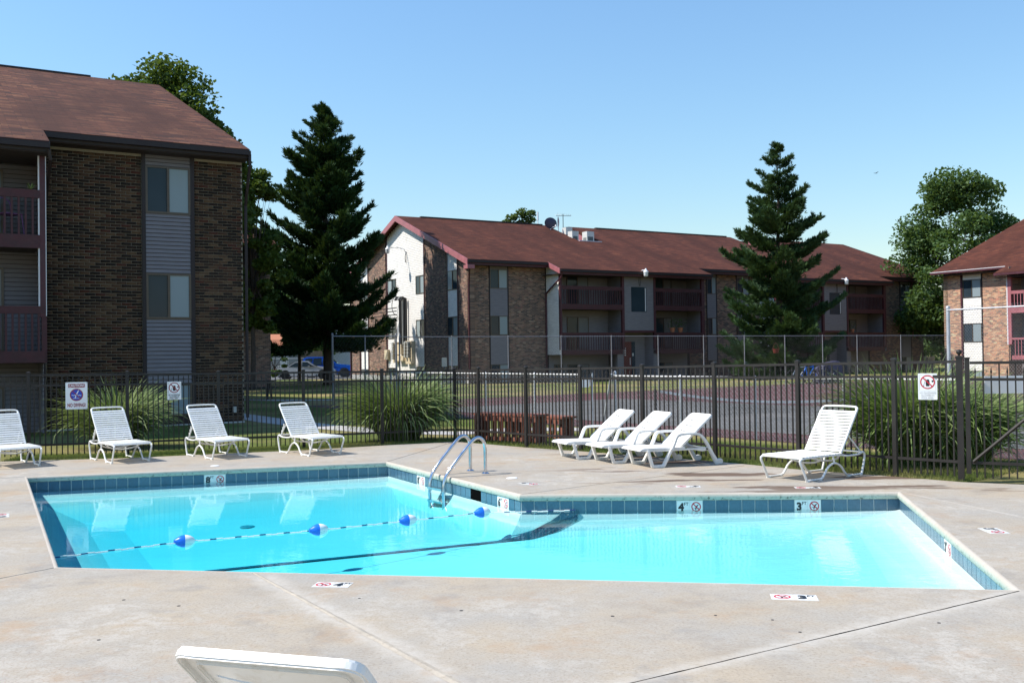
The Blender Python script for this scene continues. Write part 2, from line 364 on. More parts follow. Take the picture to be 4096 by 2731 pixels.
M['court_red'] = court("court_maroon", (.085, .034, .034), (.12, .066, .064)); M['court_grey'] = court("court_grey", (.085, .086, .083), (.15, .145, .14))
M['court_line'] = pm("court_line", (.24, .24, .23), .9, .3, 5)
M['asphalt'] = pm("asphalt", (.10, .098, .095), .9, .2, 3, bump=.3)

# --- pool
t = NT("pool_plaster"); p = t.pos(); n = t.noise(p, .8, 4)
t.pbr(t.mix(t.rng(n, .3, .7), (.76, .87, .89), (.88, .94, .94)), .8, 0, .2); M['plaster'] = t.m
def tile_mat():
    t = NT("blue_tile"); r = t.n("ShaderNodeObjectInfo").outputs["Random"]; p = t.pos(); n = t.noise(p, 38, 5, .7)
    c = t.mix(r, (.050, .115, .175), (.085, .165, .225)); c = t.mix(t.rng(n, .4, .7, 0, .5), c, (.035, .08, .125)); c = t.mix(t.rng(n, .25, .38, .3, 0), c, (.22, .34, .40))
    t.pbr(c, .22, 0, .6, t.bump(n, .06, .003)); return t.m
M['tile'] = tile_mat(); M['grout'] = pm("grout", (.62, .66, .64), .9, .12, 12)
M['tile_white'] = pm("white_tile", (.78, .78, .76), .2, .04, 9, spec=.6, dirt=(.66, .66, .62))
M['disc_teal'] = pm("floor_disc_teal", (.12, .34, .42), .5, .1, 9)
M['stripe'] = pm("dark_stripe_tile", (.010, .075, .125), .5, .2, 9)
t = NT("pool_water"); p = t.pos()
n = t.math('ADD', t.noise(t.map(p, (1, 1.6, 1)), 2.6, 3, .5), t.math('MULTIPLY', t.noise(t.map(p, (1, 1.8, 1)), 11, 2, .5), .20))
sx = t.n("ShaderNodeSeparateXYZ"); t.l(p, sx.inputs[0]); amp = t.rng(sx.outputs[0], .2, 3.0, .42, 1.7)
bp = t.n("ShaderNodeBump"); bp.inputs["Distance"].default_value = .012; t.l(n, bp.inputs["Height"]); t.l(t.math('MULTIPLY', amp, .32), bp.inputs["Strength"])
fr = t.n("ShaderNodeFresnel"); fr.inputs[0].default_value = 1.33; t.l(bp.outputs[0], fr.inputs["Normal"])
tr = t.n("ShaderNodeBsdfTransparent"); tr.inputs[0].default_value = (.97, .99, 1, 1)
gl = t.n("ShaderNodeBsdfGlossy"); gl.inputs["Roughness"].default_value = .015; t.l(bp.outputs[0], gl.inputs["Normal"])
mx = t.n("ShaderNodeMixShader"); t.l(fr.outputs[0], mx.inputs[0]); t.l(tr.outputs[0], mx.inputs[1]); t.l(gl.outputs[0], mx.inputs[2]); t.l(mx.outputs[0], t.out.inputs[0])
va = t.n("ShaderNodeVolumeAbsorption"); va.inputs["Color"].default_value = (.0, .90, .985, 1); va.inputs["Density"].default_value = .88
t.l(va.outputs[0], t.out.inputs["Volume"]); M['water'] = t.m

# --- metal, plastic, paint
M['fence_paint'] = pm("bronze_fence_paint", (.024, .0205, .0185), .5, .2, 6, spec=.3)
M['galv'] = pm("galvanised_pipe", (.50, .52, .55), .45, .15, 9, metal=.35, dirt=(.30, .29, .29))
M['galv_dull'] = pm("dull_galvanised_pipe", (.24, .25, .26), .6, .2, 9, metal=.2, dirt=(.16, .12, .10))
M['white_pipe'] = pm("white_painted_pipe", (.60, .59, .57), .5, .15, 5, dirt=(.40, .29, .21))
M['wire'] = pm("chain_link_wire", (.30, .30, .31), .55, .1, 9, metal=.2)
M['wire_far'] = pm("dull_chain_link_wire", (.16, .16, .165), .6, .15, 9, metal=.2)
M['steel'] = pm("stainless_steel", (.62, .63, .66), .16, .06, 12, metal=1.0)
t = NT("white_vinyl_strap"); r = t.n("ShaderNodeObjectInfo").outputs["Random"]; n = t.noise(t.pos(), 14, 4)
t.pbr(t.mix(t.rng(n, .5, .75, 0, .5), t.mix(r, (.84, .84, .83), (.74, .735, .69)), (.66, .64, .57)), .42, 0, .4, t.bump(n, .1, .01)); M['strap'] = t.m
M['frame_white'] = pm("white_powder_coat", (.80, .80, .78), .35, .04, 14, dirt=(.66, .64, .58))
M['resin'] = pm("white_resin", (.80, .79, .76), .38, .04, 6, bump=.05, dirt=(.68, .64, .57))
M['void'] = pm("void_black", (.004, .004, .004), 1.0, .1, 5, spec=0.0)
M['rubber'] = pm("black_rubber", (.02, .02, .02), .8, .2, 9)
M['sign_white'] = pm("sign_white", (.78, .78, .78), .4, .03, 5)
M['ink_black'] = pm("ink_black", (.012, .012, .014), .5, .1, 5); M['ink_red'] = pm("ink_red", (.50, .012, .03), .45, .05, 5)
M['ink_maroon'] = pm("ink_maroon", (.26, .012, .02), .45, .05, 5); M['ink_blue'] = pm("ink_blue", (.012, .055, .42), .45, .05, 5); M['ink_grey'] = pm("ink_faded", (.42, .40, .40), .5, .1, 9)
M['float_blue'] = pm("float_blue", (.012, .16, .70), .3, .05, 5); M['float_white'] = pm("float_white", (.82, .82, .80), .35, .03, 5)
M['rope_white'] = pm("rope_white", (.78, .78, .74), .8, .05, 40); M['rope_blue'] = pm("rope_blue", (.02, .04, .16), .8, .1, 40)
M['wood_red'] = pm("red_stained_wood", (.24, .085, .052), .75, .3, 6, bump=.3, dirt=(.12, .045, .03)); M['wood_grey'] = pm("weathered_wood", (.22, .16, .11), .85, .2, 4, bump=.3)
M['wood_dark'] = pm("dark_wood", (.05, .038, .03), .85, .2, 4)
M['ac_metal'] = pm("ac_cabinet", (.60, .60, .57), .5, .06, 4); M['ac_grille'] = pm("ac_grille", (.05, .07, .08), .5, .2, 12)
M['box_cream'] = pm("cream_cabinet", (.60, .50, .34), .5, .08, 5); M['box_grey'] = pm("grey_meter", (.42, .42, .40), .45, .1, 8, metal=.3)
M['black_cable'] = pm("black_cable", (.015, .015, .016), .6, .1, 8); M['lamp_white'] = pm("lamp_white", (.75, .76, .78), .3, .05, 4)
M['door_red'] = pm("red_door", (.14, .022, .016), .5, .12, 3)
M['car_silver'] = pm("silver_car_paint", (.52, .54, .58), .3, .04, 3, metal=.15, coat=.8); M['car_blue'] = pm("blue_car_paint", (.010, .10, .50), .25, .05, 3, metal=.3, coat=.8)
M['car_glass'] = glass_pane("car_glass", (.012, .02, .024), .05); M['car_trim'] = pm("car_trim", (.02, .02, .022), .5, .1, 5); M['orange_lens'] = pm("orange_lens", (.65, .16, .02), .2, .05, 5)
M['rim'] = pm("alloy_rim", (.55, .56, .58), .3, .05, 5, metal=.8); M['shed_wall'] = pm("shed_wall", (.24, .25, .26), .8, .1, 1.5); M['house_white'] = pm("white_clapboard", (.62, .63, .64), .7, .06, 1.5)
M['terracotta'] = pm("terracotta", (.42, .16, .08), .8, .1, 9); M['tarp'] = pm("dark_cover", (.045, .04, .075), .6, .2, 3)
# --- plants
def leaf(name, a, b, tr=.35, c3=None):
    t = NT(name); r = t.island(); p = t.pos(); n = t.noise(p, .55, 3)
    c = t.mix(r, a, b)
    if c3: c = t.mix(t.rng(n, .45, .68, 0, .8), c, c3)
    d = t.n("ShaderNodeBsdfDiffuse"); t.l(c, d.inputs[0]); tl = t.n("ShaderNodeBsdfTranslucent"); t.l(t.mix(.5, c, (.14, .20, .02)), tl.inputs[0])
    m1 = t.n("ShaderNodeMixShader"); m1.inputs[0].default_value = tr; t.l(d.outputs[0], m1.inputs[1]); t.l(tl.outputs[0], m1.inputs[2])
    g = t.n("ShaderNodeBsdfGlossy"); g.inputs["Roughness"].default_value = .6; g.inputs[0].default_value = (.6, .66, .6, 1); m2 = t.n("ShaderNodeMixShader"); m2.inputs[0].default_value = .03
    t.l(m1.outputs[0], m2.inputs[1]); t.l(g.outputs[0], m2.inputs[2]); t.l(m2.outputs[0], t.out.inputs[0]); return t.m
M['needle'] = leaf("pine_needles", (.007, .026, .009), (.018, .052, .016), .12, (.030, .075, .018)); M['needle_b'] = leaf("spruce_needles", (.014, .042, .018), (.044, .088, .032), .14, (.075, .135, .044))
M['maple'] = leaf("maple_leaves", (.028, .066, .011), (.07, .115, .018), .38, (.115, .155, .025)); M['leaf_right'] = leaf("shade_tree_leaves", (.040, .09, .024), (.10, .165, .046), .4)
M['leaf_far'] = leaf("far_leaves", (.05, .10, .03), (.09, .15, .05), .35)
M['blade'] = leaf("ornamental_grass_blades", (.055, .11, .020), (.38, .44, .20), .35, (.16, .26, .06)); M['turf'] = leaf("turf_blades", (.09, .17, .026), (.30, .32, .10), .35, (.38, .32, .13))
M['bark'] = pm("bark", (.060, .045, .036), .95, .3, 7, bump=.8, bscale=18); M['bark_grey'] = pm("grey_bark", (.15, .13, .115), .9, .25, 7, bump=.6, bscale=18)
# ------------------------------------------------------------------ ground, deck, pool
def loop_sheet(outer, holes, z, name, mat):
    bm = bmesh.new(); es = []
    for lp in [outer] + holes:
        vs_ = [bm.verts.new((p[0], p[1], z)) for p in lp]; es += [bm.edges.new((vs_[i], vs_[(i + 1) % len(vs_)])) for i in range(len(vs_))]
    bmesh.ops.triangle_fill(bm, use_beauty=True, use_dissolve=False, edges=es)
    for f in bm.faces:
        if f.normal.z < 0: f.normal_flip()
    me = bpy.data.meshes.new(name); bm.to_mesh(me); bm.free(); me.materials.append(mat); return me
def g2(px, py): p = ground(px, py); return (p.x, p.y)

POOL = {k: g2(*v) for k, v in dict(P1=(220, 2269), P2=(100, 1906), P3=(1550, 1845), P4=(2085, 1976), P5=(3600, 1966), P6=(4085, 2361), J2=(985, 2301)).items()}
_a, _b, _j = Vector(POOL['P1']), Vector(POOL['P6']), Vector(POOL['J2']); POOL['J2'] = tuple(_a + (_b - _a) * ((_j - _a).dot(_b - _a) / (_b - _a).length_squared))
EDGE_PX = [(0, 1845), (511, 1831), (876, 1814), (1216, 1800), (1530, 1781), (1821, 1765), (2106, 1789), (2324, 1804), (2573, 1823), (2862, 1844), (3197, 1877), (3583, 1905), (3850, 1927), (4096, 1937)]
EDGE = [g2(*p) for p in EDGE_PX]
e0, e1 = Vector(EDGE[0]), Vector(EDGE[1]); EDGE_L = tuple(e0 + (e0 - e1).normalized() * 9)
EDGE_R = (EDGE[-1][0] + 7.5, EDGE[-1][1] - .4)
DECK_OUT = [EDGE_L] + EDGE + [EDGE_R, (16, -4), (-20, -4)]
hole = [(p[0], p[1]) for p in DECK_OUT]
cxy = (sum(p[0] for p in hole) / len(hole), sum(p[1] for p in hole) / len(hole))
hole_in = [(p[0] + (cxy[0] - p[0]) * .004, p[1] + (cxy[1] - p[1]) * .004) for p in hole]
gnd = mobj("ground", loop_sheet([(-700, -300), (700, -300), (700, 1500), (-700, 1500)], [hole_in], -.03, "ground", M['lawn']))
tag(gnd, "dry summer lawn around the pool and the buildings", "ground", kind="structure")

deck = tag(empty("pool_deck"), "weathered beige concrete pool deck with cracks and joints", "pool deck", kind="structure")
def ext(a, b, d): a = Vector(a); b = Vector(b); return tuple(b + (b - a).normalized() * d)
Jm = g2(1830, 2731); Rm = g2(2520, 2731)
def isect(a, b, c, d):
    a, b, c, d = map(Vector, (a, b, c, d)); r = b - a; s_ = d - c; den = r.x * s_.y - r.y * s_.x; t_ = ((c - a).x * s_.y - (c - a).y * s_.x) / den; return tuple(a + r * t_)
Q = isect(POOL['J2'], Jm, POOL['P6'], Rm); QB = (Q[0] + .3, -4.0)
E1 = isect(POOL['P1'], g2(0, 2312), (-20, -4), EDGE_L)
E5 = isect(POOL['P5'], g2(4096, 2068), EDGE_R, (16, -4))
C4 = g2(2994, 1859); E4 = isect(POOL['P4'], C4, EDGE[10], EDGE[11])
E2 = isect(POOL['P2'], g2(0, 1912), (-20, -4), EDGE_L)
DECK_SEAMS = [(POOL['J2'], Q, .15), (POOL['P6'], Q, .11), (POOL['P5'], g2(4096, 2068), .04), (POOL['P1'], g2(0, 2312), .03)]
M['deck'] = deck_mat()
# slab polygons (counter-clockwise from above); pool edge stands back by the coping nose
def inset_pool(names): return [POOL[n] for n in names]
SLABS = [[POOL['P1'], E1, (-20, -4), QB, Q, POOL['J2']],
         [POOL['J2'], Q, POOL['P6']],
         [POOL['P6'], Q, QB, (16, -4), E5, POOL['P5']],
         [POOL['P5'], E5, EDGE_R, EDGE[13], EDGE[12], EDGE[11], E4, POOL['P4']],
         [POOL['P4'], E4] + EDGE[10:4:-1] + [POOL['P3']],
         [POOL['P3'], EDGE[5], EDGE[4], EDGE[3], EDGE[2], EDGE[1], EDGE[0], EDGE_L, E2, POOL['P2']],
         [POOL['P2'], E2, E1, POOL['P1']]]
def shrink(poly, d):
    n = len(poly); ar = sum(poly[i][0] * poly[(i + 1) % n][1] - poly[(i + 1) % n][0] * poly[i][1] for i in range(n)); sg = 1 if ar > 0 else -1
    out = []
    for i in range(n):
        p0, p1, p2 = Vector(poly[i - 1]), Vector(poly[i]), Vector(poly[(i + 1) % n])
        a = (p1 - p0).normalized(); b = (p2 - p1).normalized(); na = Vector((-a.y, a.x)) * sg; nb = Vector((-b.y, b.x)) * sg
        m = na + nb; k = max(m.dot(na), .35); out.append(tuple(p1 + m * (d / k)))
    return out
for i, poly in enumerate(SLABS):
    q = shrink(poly, .0095); n = len(q)
    me = loop_sheet(q, [], 0.0, "slab", M['deck']); bm = bmesh.new(); bm.from_mesh(me)
    a = [bm.verts.new((x, y, 0)) for x, y in q]; b = [bm.verts.new((x, y, -.075)) for x, y in q]
    for k in range(n): bm.faces.new((a[k], a[(k + 1) % n], b[(k + 1) % n], b[k]))
    bmesh.ops.remove_doubles(bm, verts=bm.verts, dist=1e-5); bmesh.ops.recalc_face_normals(bm, faces=bm.faces); bm.to_mesh(me); bm.free()
    mobj("slab", me, deck)
sub = mobj("joint_filler", loop_sheet([p for p in DECK_OUT], [[POOL[k] for k in ('P1', 'P2', 'P3', 'P4', 'P5', 'P6')]], -.040, "joint_filler", M['joint']), deck)
# pale sealant ridge on the joint that starts at the near pool edge
def strip(a, b, w0, w1, z, h, name, mat, parent, n=24, wob=.25):
    a = Vector(a); b = Vector(b); d = (b - a); nrm = Vector((-d.y, d.x)).normalized(); vs_ = []; mb = MB()
    for i in range(n + 1):
        t_ = i / n; p = a + d * t_; w = (w0 + (w1 - w0) * t_) * (1 + random.uniform(-wob, wob)); w2 = (w0 + (w1 - w0) * t_) * (1 + random.uniform(-wob, wob))
        vs_ += [(p.x + nrm.x * w, p.y + nrm.y * w, z), (p.x, p.y, z + h), (p.x - nrm.x * w2, p.y - nrm.y * w2, z)]
    mb.add(vs_, [(3 * i + k, 3 * i + k + 1, 3 * i + 4 + k, 3 * i + 3 + k) for i in range(n) for k in (0, 1)]); return mb.build(name, mat, parent)
strip(Vector(POOL['J2']) * .99 + Vector(Q) * .01, Q, .016, .03, .0008, .004, "joint_sealant", M['sealant'], deck, 40)
strip(Vector(POOL['P6']) * .995 + Vector(Q) * .005, Q, .0045, .0045, .0006, .0003, "joint_crack", M['void'], deck, 40, .5)
# small pits and drain plugs in the deck
for px, py, r in [(495, 2398, .022), (715, 2422, .022), (1268, 2427, .02), (1845, 2441, .022), (2450, 2463, .022), (2862, 2460, .018), (3090, 2478, .018), (3756, 2490, .02), (3200, 2527, .018), (395, 2558, .02), (1437, 2392, .018), (1755, 1823, .016)]:
    p = ground(px, py); r *= .55; MB().lathe([(r, -.004), (r, .0012), (r * .6, .002), (0.001, .002)], 12, (p.x, p.y, 0)).build("anchor_plug", M['rubber'], deck)
# round skimmer lids set in the deck
for px, py, r in [(1805, 1871, .11), (2048, 1912, .135), (860, 1863, .12)]:
    p = ground(px, py); r *= .55; MB().lathe([(r, -.004), (r, .005), (r * .93, .008), (0.001, .008)], 28, (p.x, p.y, 0)).build("skimmer_lid", M['sign_white'], deck)

# ---- pool basin
WZ = -.19                                                     # water level
pool = tag(empty("pool_basin"), "lazy-L swimming pool with pale plaster and a blue tile band", "swimming pool", kind="structure")
PN = ['P1', 'P6', 'P5', 'P4', 'P3', 'P2']                      # counter-clockwise
PP = [Vector(POOL[k]) for k in PN]
FLOOR = dict(P1=-.92, P2=-.60, P3=-.56, P4=-.385, P5=-.36, P6=-.43)
def pool_off(d, first=None):                                  # pool outline moved outward by d (each edge times its factor)
    if first is None: return [Vector(p) for p in shrink([tuple(p) for p in PP], -d)]
    ln = []
    for i in range(6):
        a, b = PP[i], PP[(i + 1) % 6]; u_ = (b - a).normalized(); o_ = Vector((u_.y, -u_.x)) * (d * first[i]); ln.append((a + o_, b + o_))
    return [Vector(isect(*ln[i - 1], *ln[i])) for i in range(6)]
_A = np.array([[p.x, p.y, 1.0] for p in PP]); _pl = np.linalg.lstsq(_A, np.array([FLOOR[k] for k in PN]), rcond=None)[0]
def plane_z(p): return float(_pl[0] * p.x + _pl[1] * p.y + _pl[2])
bm = bmesh.new()
# walls with a cove to the floor
rows = []
for dd, f in ((0, 'top'), (0, .06), (-.30, .45), (-.70, .82), (-1.15, 1.0)):
    ring = pool_off(dd, (.06, .8, .16, .22, 1, 1)); rows.append([bm.verts.new((ring[i].x, ring[i].y, -.083 if f == 'top' else WZ + (plane_z(ring[i]) - WZ) * f)) for i, k in enumerate(PN)])
for r0, r1 in zip(rows[:-1], rows[1:]):
    for i in range(6): bm.faces.new((r0[i], r0[(i + 1) % 6], r1[(i + 1) % 6], r1[i]))
es = [bm.edges.get((rows[-1][i], rows[-1][(i + 1) % 6])) for i in range(6)]
bmesh.ops.triangle_fill(bm, use_beauty=True, edges=es)
me = bpy.data.meshes.new("plaster_shell"); bm.to_mesh(me); bm.free(); me.materials.append(M['plaster']); shell_o = mobj("plaster_shell", me, pool)
def inward(i):
    a, b = PP[i], PP[(i + 1) % 6]; d = (b - a).normalized(); return a, b, d, Vector((-d.y, d.x))
tile_me = MB().box(-.0706, .0706, -.004, .006, -.150, 0).mesh("tile", M['tile'])
MARKS = {}
for i in range(6):
    a, b, d, nin = inward(i); L = (b - a).length; ang = math.atan2(d.y, d.x)
    # coping nose (rounded), one piece for each pool edge
    prof = [(-.0092, -.002), (.006, .0012), (.020, -.004), (.030, -.016), (.034, -.034), (.033, -.060), (.022, -.076), (.004, -.080), (-.0092, -.080)]
    mb = MB(); m = len(prof); vs_ = []
    tA = PP[i - 1]; dA = (a - tA).normalized(); nA = Vector((-dA.y, dA.x)); dB = (PP[(i + 2) % 6] - b).normalized(); nB = Vector((-dB.y, dB.x))
    for p, n2 in ((a, nA), (b, nB)):
        mt = nin + n2; k = mt.dot(nin)
        for o_, z_ in prof: q = p + mt * (o_ / k); vs_.append((q.x, q.y, z_))
    mb.add(vs_, [(k, k + 1, m + k + 1, m + k) for k in range(m - 1)]); mb.build("coping", M['coping'], pool, smooth=True)
    # pale ledge line under the coping and grout band
    mb = MB(); p0, p1 = a + nin * .002, b + nin * .002
    mb.quad((p0.x, p0.y, -.245), (p1.x, p1.y, -.245), (p1.x, p1.y, -.078), (p0.x, p0.y, -.078)); mb.build("grout_band", M['grout'], pool)
    if i in (0, 5): continue                                   # these two faces cannot be seen
    nt = max(1, int(round(L / .1515))); st = L / nt
    MARKS[i] = (a, d, nin, ang, st, nt)
# depth markers on the tile band: (edge index, pixel on the band)
MARK_PX = [(4, 862, 1912, "8"), (3, 1690, 1918, "8"), (3, 2016, 2000, "6"), (2, 2748, 2008, "4"), (2, 3232, 2012, "3"), (1, 3788, 2178, "3")]
skip = {i: set() for i in MARKS}; marker_at = []
for i, px, py, dg_ in MARK_PX:
    a, d, nin, ang, st, nt = MARKS[i]; r = ray(px, py); nn = Vector((nin.x, nin.y, 0)); t_ = (Vector((a.x, a.y, 0)) - EYE).dot(nn) / r.dot(nn); hp = EYE + r * t_
    s_ = (Vector((hp.x, hp.y)) - a).dot(d); k = int(s_ / st - .5); k = max(0, min(nt - 2, k)); skip[i] |= {k, k + 1}; marker_at.append((i, k, dg_))
a, d, nin, ang, st, nt = MARKS[3]; r = ray(1915, 1960); nn = Vector((nin.x, nin.y, 0)); t_ = (Vector((a.x, a.y, 0)) - EYE).dot(nn) / r.dot(nn)
ks = int((Vector(((EYE + r * t_).x, (EYE + r * t_).y)) - a).dot(d) / st - .5); skip[3] |= {ks, ks + 1}
sk_c = a + d * ((ks + 1) * st)
mb = MB(); hw = st * .98
o = mb.hexa([tuple((sk_c + d * x + nin * y).to_3d() + Vector((0, 0, z))) for z in (-.24, -.083) for x, y in ((-hw, -.3), (hw, -.3), (hw, .0075), (-hw, .0075))]).build("skimmer_mouth", M['void'], pool)  # solid block; the opening's inner shade is put into its black colour
for i, (a, d, nin, ang, st, nt) in MARKS.items():
    for k in range(nt):
        if k in skip[i]: continue
        p = a + d * ((k + .5) * st) + nin * .004; mobj("tile", tile_me, pool, (p.x, p.y, -.083), (0, 0, ang), (st / .1515, 1, 1))
def ring_mesh(r0, r1, mat, name, n=28, z=.0006):
    vs_ = []; 
    for k in range(n):
        c_, s_ = math.cos(2 * math.pi * k / n), math.sin(2 * math.pi * k / n); vs_ += [(r0 * c_, r0 * s_, 0), (r1 * c_, r1 * s_, 0), (r0 * c_, r0 * s_, z), (r1 * c_, r1 * s_, z)]
    fs = []
    for k in range(n):
        j = (k + 1) % n; fs += [(4 * k + 2, 4 * k + 3, 4 * j + 3, 4 * j + 2), (4 * k, 4 * j, 4 * j + 1, 4 * k + 1), (4 * k + 1, 4 * j + 1, 4 * j + 3, 4 * k + 3), (4 * k, 4 * k + 2, 4 * j + 2, 4 * j)]
    return MB().add(vs_, fs).mesh(name, mat)
NUM = {c: text_mesh(c, .12, M['ink_black'], .006) for c in "3468"}; FT = text_mesh("FT", .05, M['ink_black'], .0006); NODIVE = text_mesh("NO DIVING", .016, M['ink_maroon'])
RING = ring_mesh(.043, .055, M['ink_red'], "no_diving_ring")
SLASH = MB().box(-.045, .045, -.0055, .0055, 0, .0007).mesh("no_diving_slash", M['ink_red'])
DIVER = MB().add([(-.012, -.030, 0), (.0, -.034, 0), (.008, -.006, 0), (.030, .022, 0), (.024, .028, 0), (-.006, .004, 0)], [(0, 1, 2, 5), (2, 3, 4, 5)]).box(-.032, .032, -.016, -.012, 0, .0003).mesh("diver_figure", M['ink_black'])
def depth_marker(parent, mat4, digit, w=.30, h=.15, swap=False, th=.006):
    """plate in local xy plane (x right, y up, z out)"""
    def put(me, nm, par, x, y, z, rot=0, s=1):
        o_ = mobj(nm, me, par); o_.matrix_local = Matrix.Translation((x, y, z)) @ Matrix.Rotation(rot, 4, 'Z') @ Matrix.Scale(s, 4); return o_
    pl = MB().box(-w / 2 + .002, -.001, -h / 2, h / 2, -.004, th).box(.001, w / 2 - .002, -h / 2, h / 2, -.004, th).mesh("depth_marker", M['tile_white'])
    o_ = mobj("depth_marker", pl, parent); o_.matrix_local = mat4; sx_ = -1 if swap else 1
    put(NUM[digit], "depth_number", o_, -sx_ * w * .25 - .022, -.004, th + .0012); put(FT, "lettering", o_, -sx_ * w * .25 + .035, .034, th + .0012)
    put(RING, "no_diving_ring", o_, sx_ * w * .25, .004, th + .0004); put(SLASH, "no_diving_slash", o_, sx_ * w * .25, .004, th + .0012, -.785)
    put(DIVER, "diver_figure", o_, sx_ * w * .25, .004, th + .0005)
    return o_
for i, k, dg_ in marker_at:
    a, d, nin, ang, st, nt = MARKS[i]; c_ = a + d * ((k + 1) * st) + nin * .003
    X = Vector((-d.x, -d.y, 0)); Y_ = Vector((0, 0, 1)); Zv = Vector((nin.x, nin.y, 0)); X = Y_.cross(Zv)
    mt = Matrix((X, Y_, Zv)).transposed().to_4x4(); mt.translation = Vector((c_.x, c_.y, -.083 - .076)); depth_marker(pool, mt, dg_, 2 * st, .15)
# depth markers laid in the deck: centre pixel, reading direction pixel pair
def deck_marker(cx, cy, ax, ay, digit, w, h, swap):
    c_ = ground(cx, cy); q = ground(ax, ay); X = (q - c_); X.z = 0; X.normalize(); Zv = Vector((0, 0, 1)); Y_ = Zv.cross(X)
    mt = Matrix((X, Y_, Zv)).transposed().to_4x4(); mt.translation = c_ + Vector((0, 0, -.001)); depth_marker(deck, mt, digit, w, h, swap, .003)
deck_marker(1330, 2338, 1400, 2339, "4", .27, .15, True); deck_marker(3176, 2388, 3250, 2390, "3", .30, .15, True)
deck_marker(3975, 2122, 3990, 2128, "3", .28, .17, False); deck_marker(2118, 1934, 2165, 1940, "6", .27, .14, False); deck_marker(2752, 1945, 2700, 1945, "4", .30, .14, False)
deck_marker(3230, 1950, 3200, 1950, "3", .30, .14, False); deck_marker(5, 2062, 5, 2052, "8", .28, .15, False)
# dark stripe across the pool floor where the deep end starts
W0 = ground(2275, 2085, -.2); a, b, d, nin = inward(2)
r = ray(2306, 2024); nn = Vector((nin.x, nin.y, 0)); t_ = (Vector((a.x, a.y, 0)) - EYE).dot(nn) / r.dot(nn); top = EYE + r * t_; top = Vector((top.x, top.y))
a0, b0, d0, n0 = inward(0)
def fz(p):                                                     # floor height at p (inverse distance blend of the corner depths)
    w = [(1 / max(.05, (p - q).length) ** 2, FLOOR[k]) for q, k in zip(PP, PN)]; return sum(x * y for x, y in w) / sum(x for x, y in w)
pool_bvh = None
from mathutils.bvhtree import BVHTree
shell = shell_o.data; pool_bvh = BVHTree.FromPolygons([v.co.copy() for v in shell.vertices], [tuple(p.vertices) for p in shell.polygons])
def floorz(p):
    h = pool_bvh.ray_cast(Vector((p.x, p.y, .5)), Vector((0, 0, -1))); return h[0].z if h[0] is not None else -.5
end_p = ground(830, 2290, -.62); end_p = Vector((end_p.x, end_p.y)); dirs = (end_p - top).normalized(); end_p = end_p + dirs * .15; side = None
def onfloor(px, py):
    h = pool_bvh.ray_cast(EYE, ray(px, py).normalized()); return Vector((h[0].x, h[0].y))
way = [top + nin * .01] + [onfloor(*q) for q in ((860, 2284),)]; way.append(way[-1] + (way[-1] - way[-2]).normalized() * .12)
path_pts = smooth_path([Vector((p_.x, p_.y, 0)) for p_ in way], 2); dense = []
for a_, b_ in zip(path_pts[:-1], path_pts[1:]):
    m_ = max(1, int((b_ - a_).length / .05)); dense += [a_.lerp(b_, k / m_) for k in range(m_)]
dense.append(path_pts[-1]); vs_ = []; hw_ = (-.04, -.013, .013, .04)
for k, p_ in enumerate(dense):
    t_ = dense[min(k + 1, len(dense) - 1)] - dense[max(k - 1, 0)]; sd_ = Vector((-t_.y, t_.x, 0)).normalized()
    for h_ in hw_: q = p_ + sd_ * h_; vs_.append((q.x, q.y, min(floorz(q) + .012, WZ - .012)))
vs_ = [(x, y + .012, WZ + .015) for x, y, z in vs_[:4]] + vs_; rows_n = len(dense) + 1
mb = MB(); mb.add(vs_, [(4 * k + i, 4 * k + i + 1, 4 * k + 5 + i, 4 * k + 4 + i) for k in range(rows_n - 1) for i in range(3)]); mb.build("floor_stripe", M['stripe'], pool)
p = onfloor(990, 2108).to_3d(); MB().lathe([(.10, 0), (.09, .01), (.001, .01)], 20, (p.x, p.y, floorz(p) + .004)).build("floor_disc", M['disc_teal'], pool)  # flat blue-green disc lying on the pool floor
# ---- water body (closed, reaches a little into the walls and floor)
ring = pool_off(.02); n = len(ring); low = -1.05
mb = MB(); mb.add([(q.x, q.y, low) for q in ring] + [(q.x, q.y, WZ) for q in ring], [tuple(range(n - 1, -1, -1)), tuple(range(n, 2 * n))] + [(k, (k + 1) % n, n + (k + 1) % n, n + k) for k in range(n)])
wat = mb.build("pool_water", M['water']); tag(wat, "clear turquoise water filling the swimming pool", "water", kind="structure")

# ---- court, paths, parking
AU = math.radians(30.5); UX = Vector((math.cos(AU), math.sin(AU), 0)); WX = Vector((-math.sin(AU), math.cos(AU), 0))
LF = [ground(1938, 1652), ground(2318, 1703), ground(2717, 1716)]       # near court fence bases
lf0 = ground(2317, 1703); fdir = (atY(3368, 16.6 * K) - atY(1600, 28.0 * K)).normalized()
CFr = Frame((lf0.x, lf0.y), math.atan2(fdir.y, fdir.x))                 # court frame: x along the near fence
TF0 = atY(1600, 34.0 * K)                                               # corner of the tall back fence
crt = tag(empty("tennis_court", (CFr.o.x, CFr.o.y, 0), CFr.a), "faded maroon and grey tennis court behind the pool fence", "tennis court", kind="structure")
def crt_rect(x0, x1, y0, y1, z, nm, mat): MB().quad((x0, y0, z), (x1, y0, z), (x1, y1, z), (x0, y1, z)).build(nm, mat, crt)
crt_rect(-14.5, 22, .05, 40, -.024, "court_surround", M['court_red'])
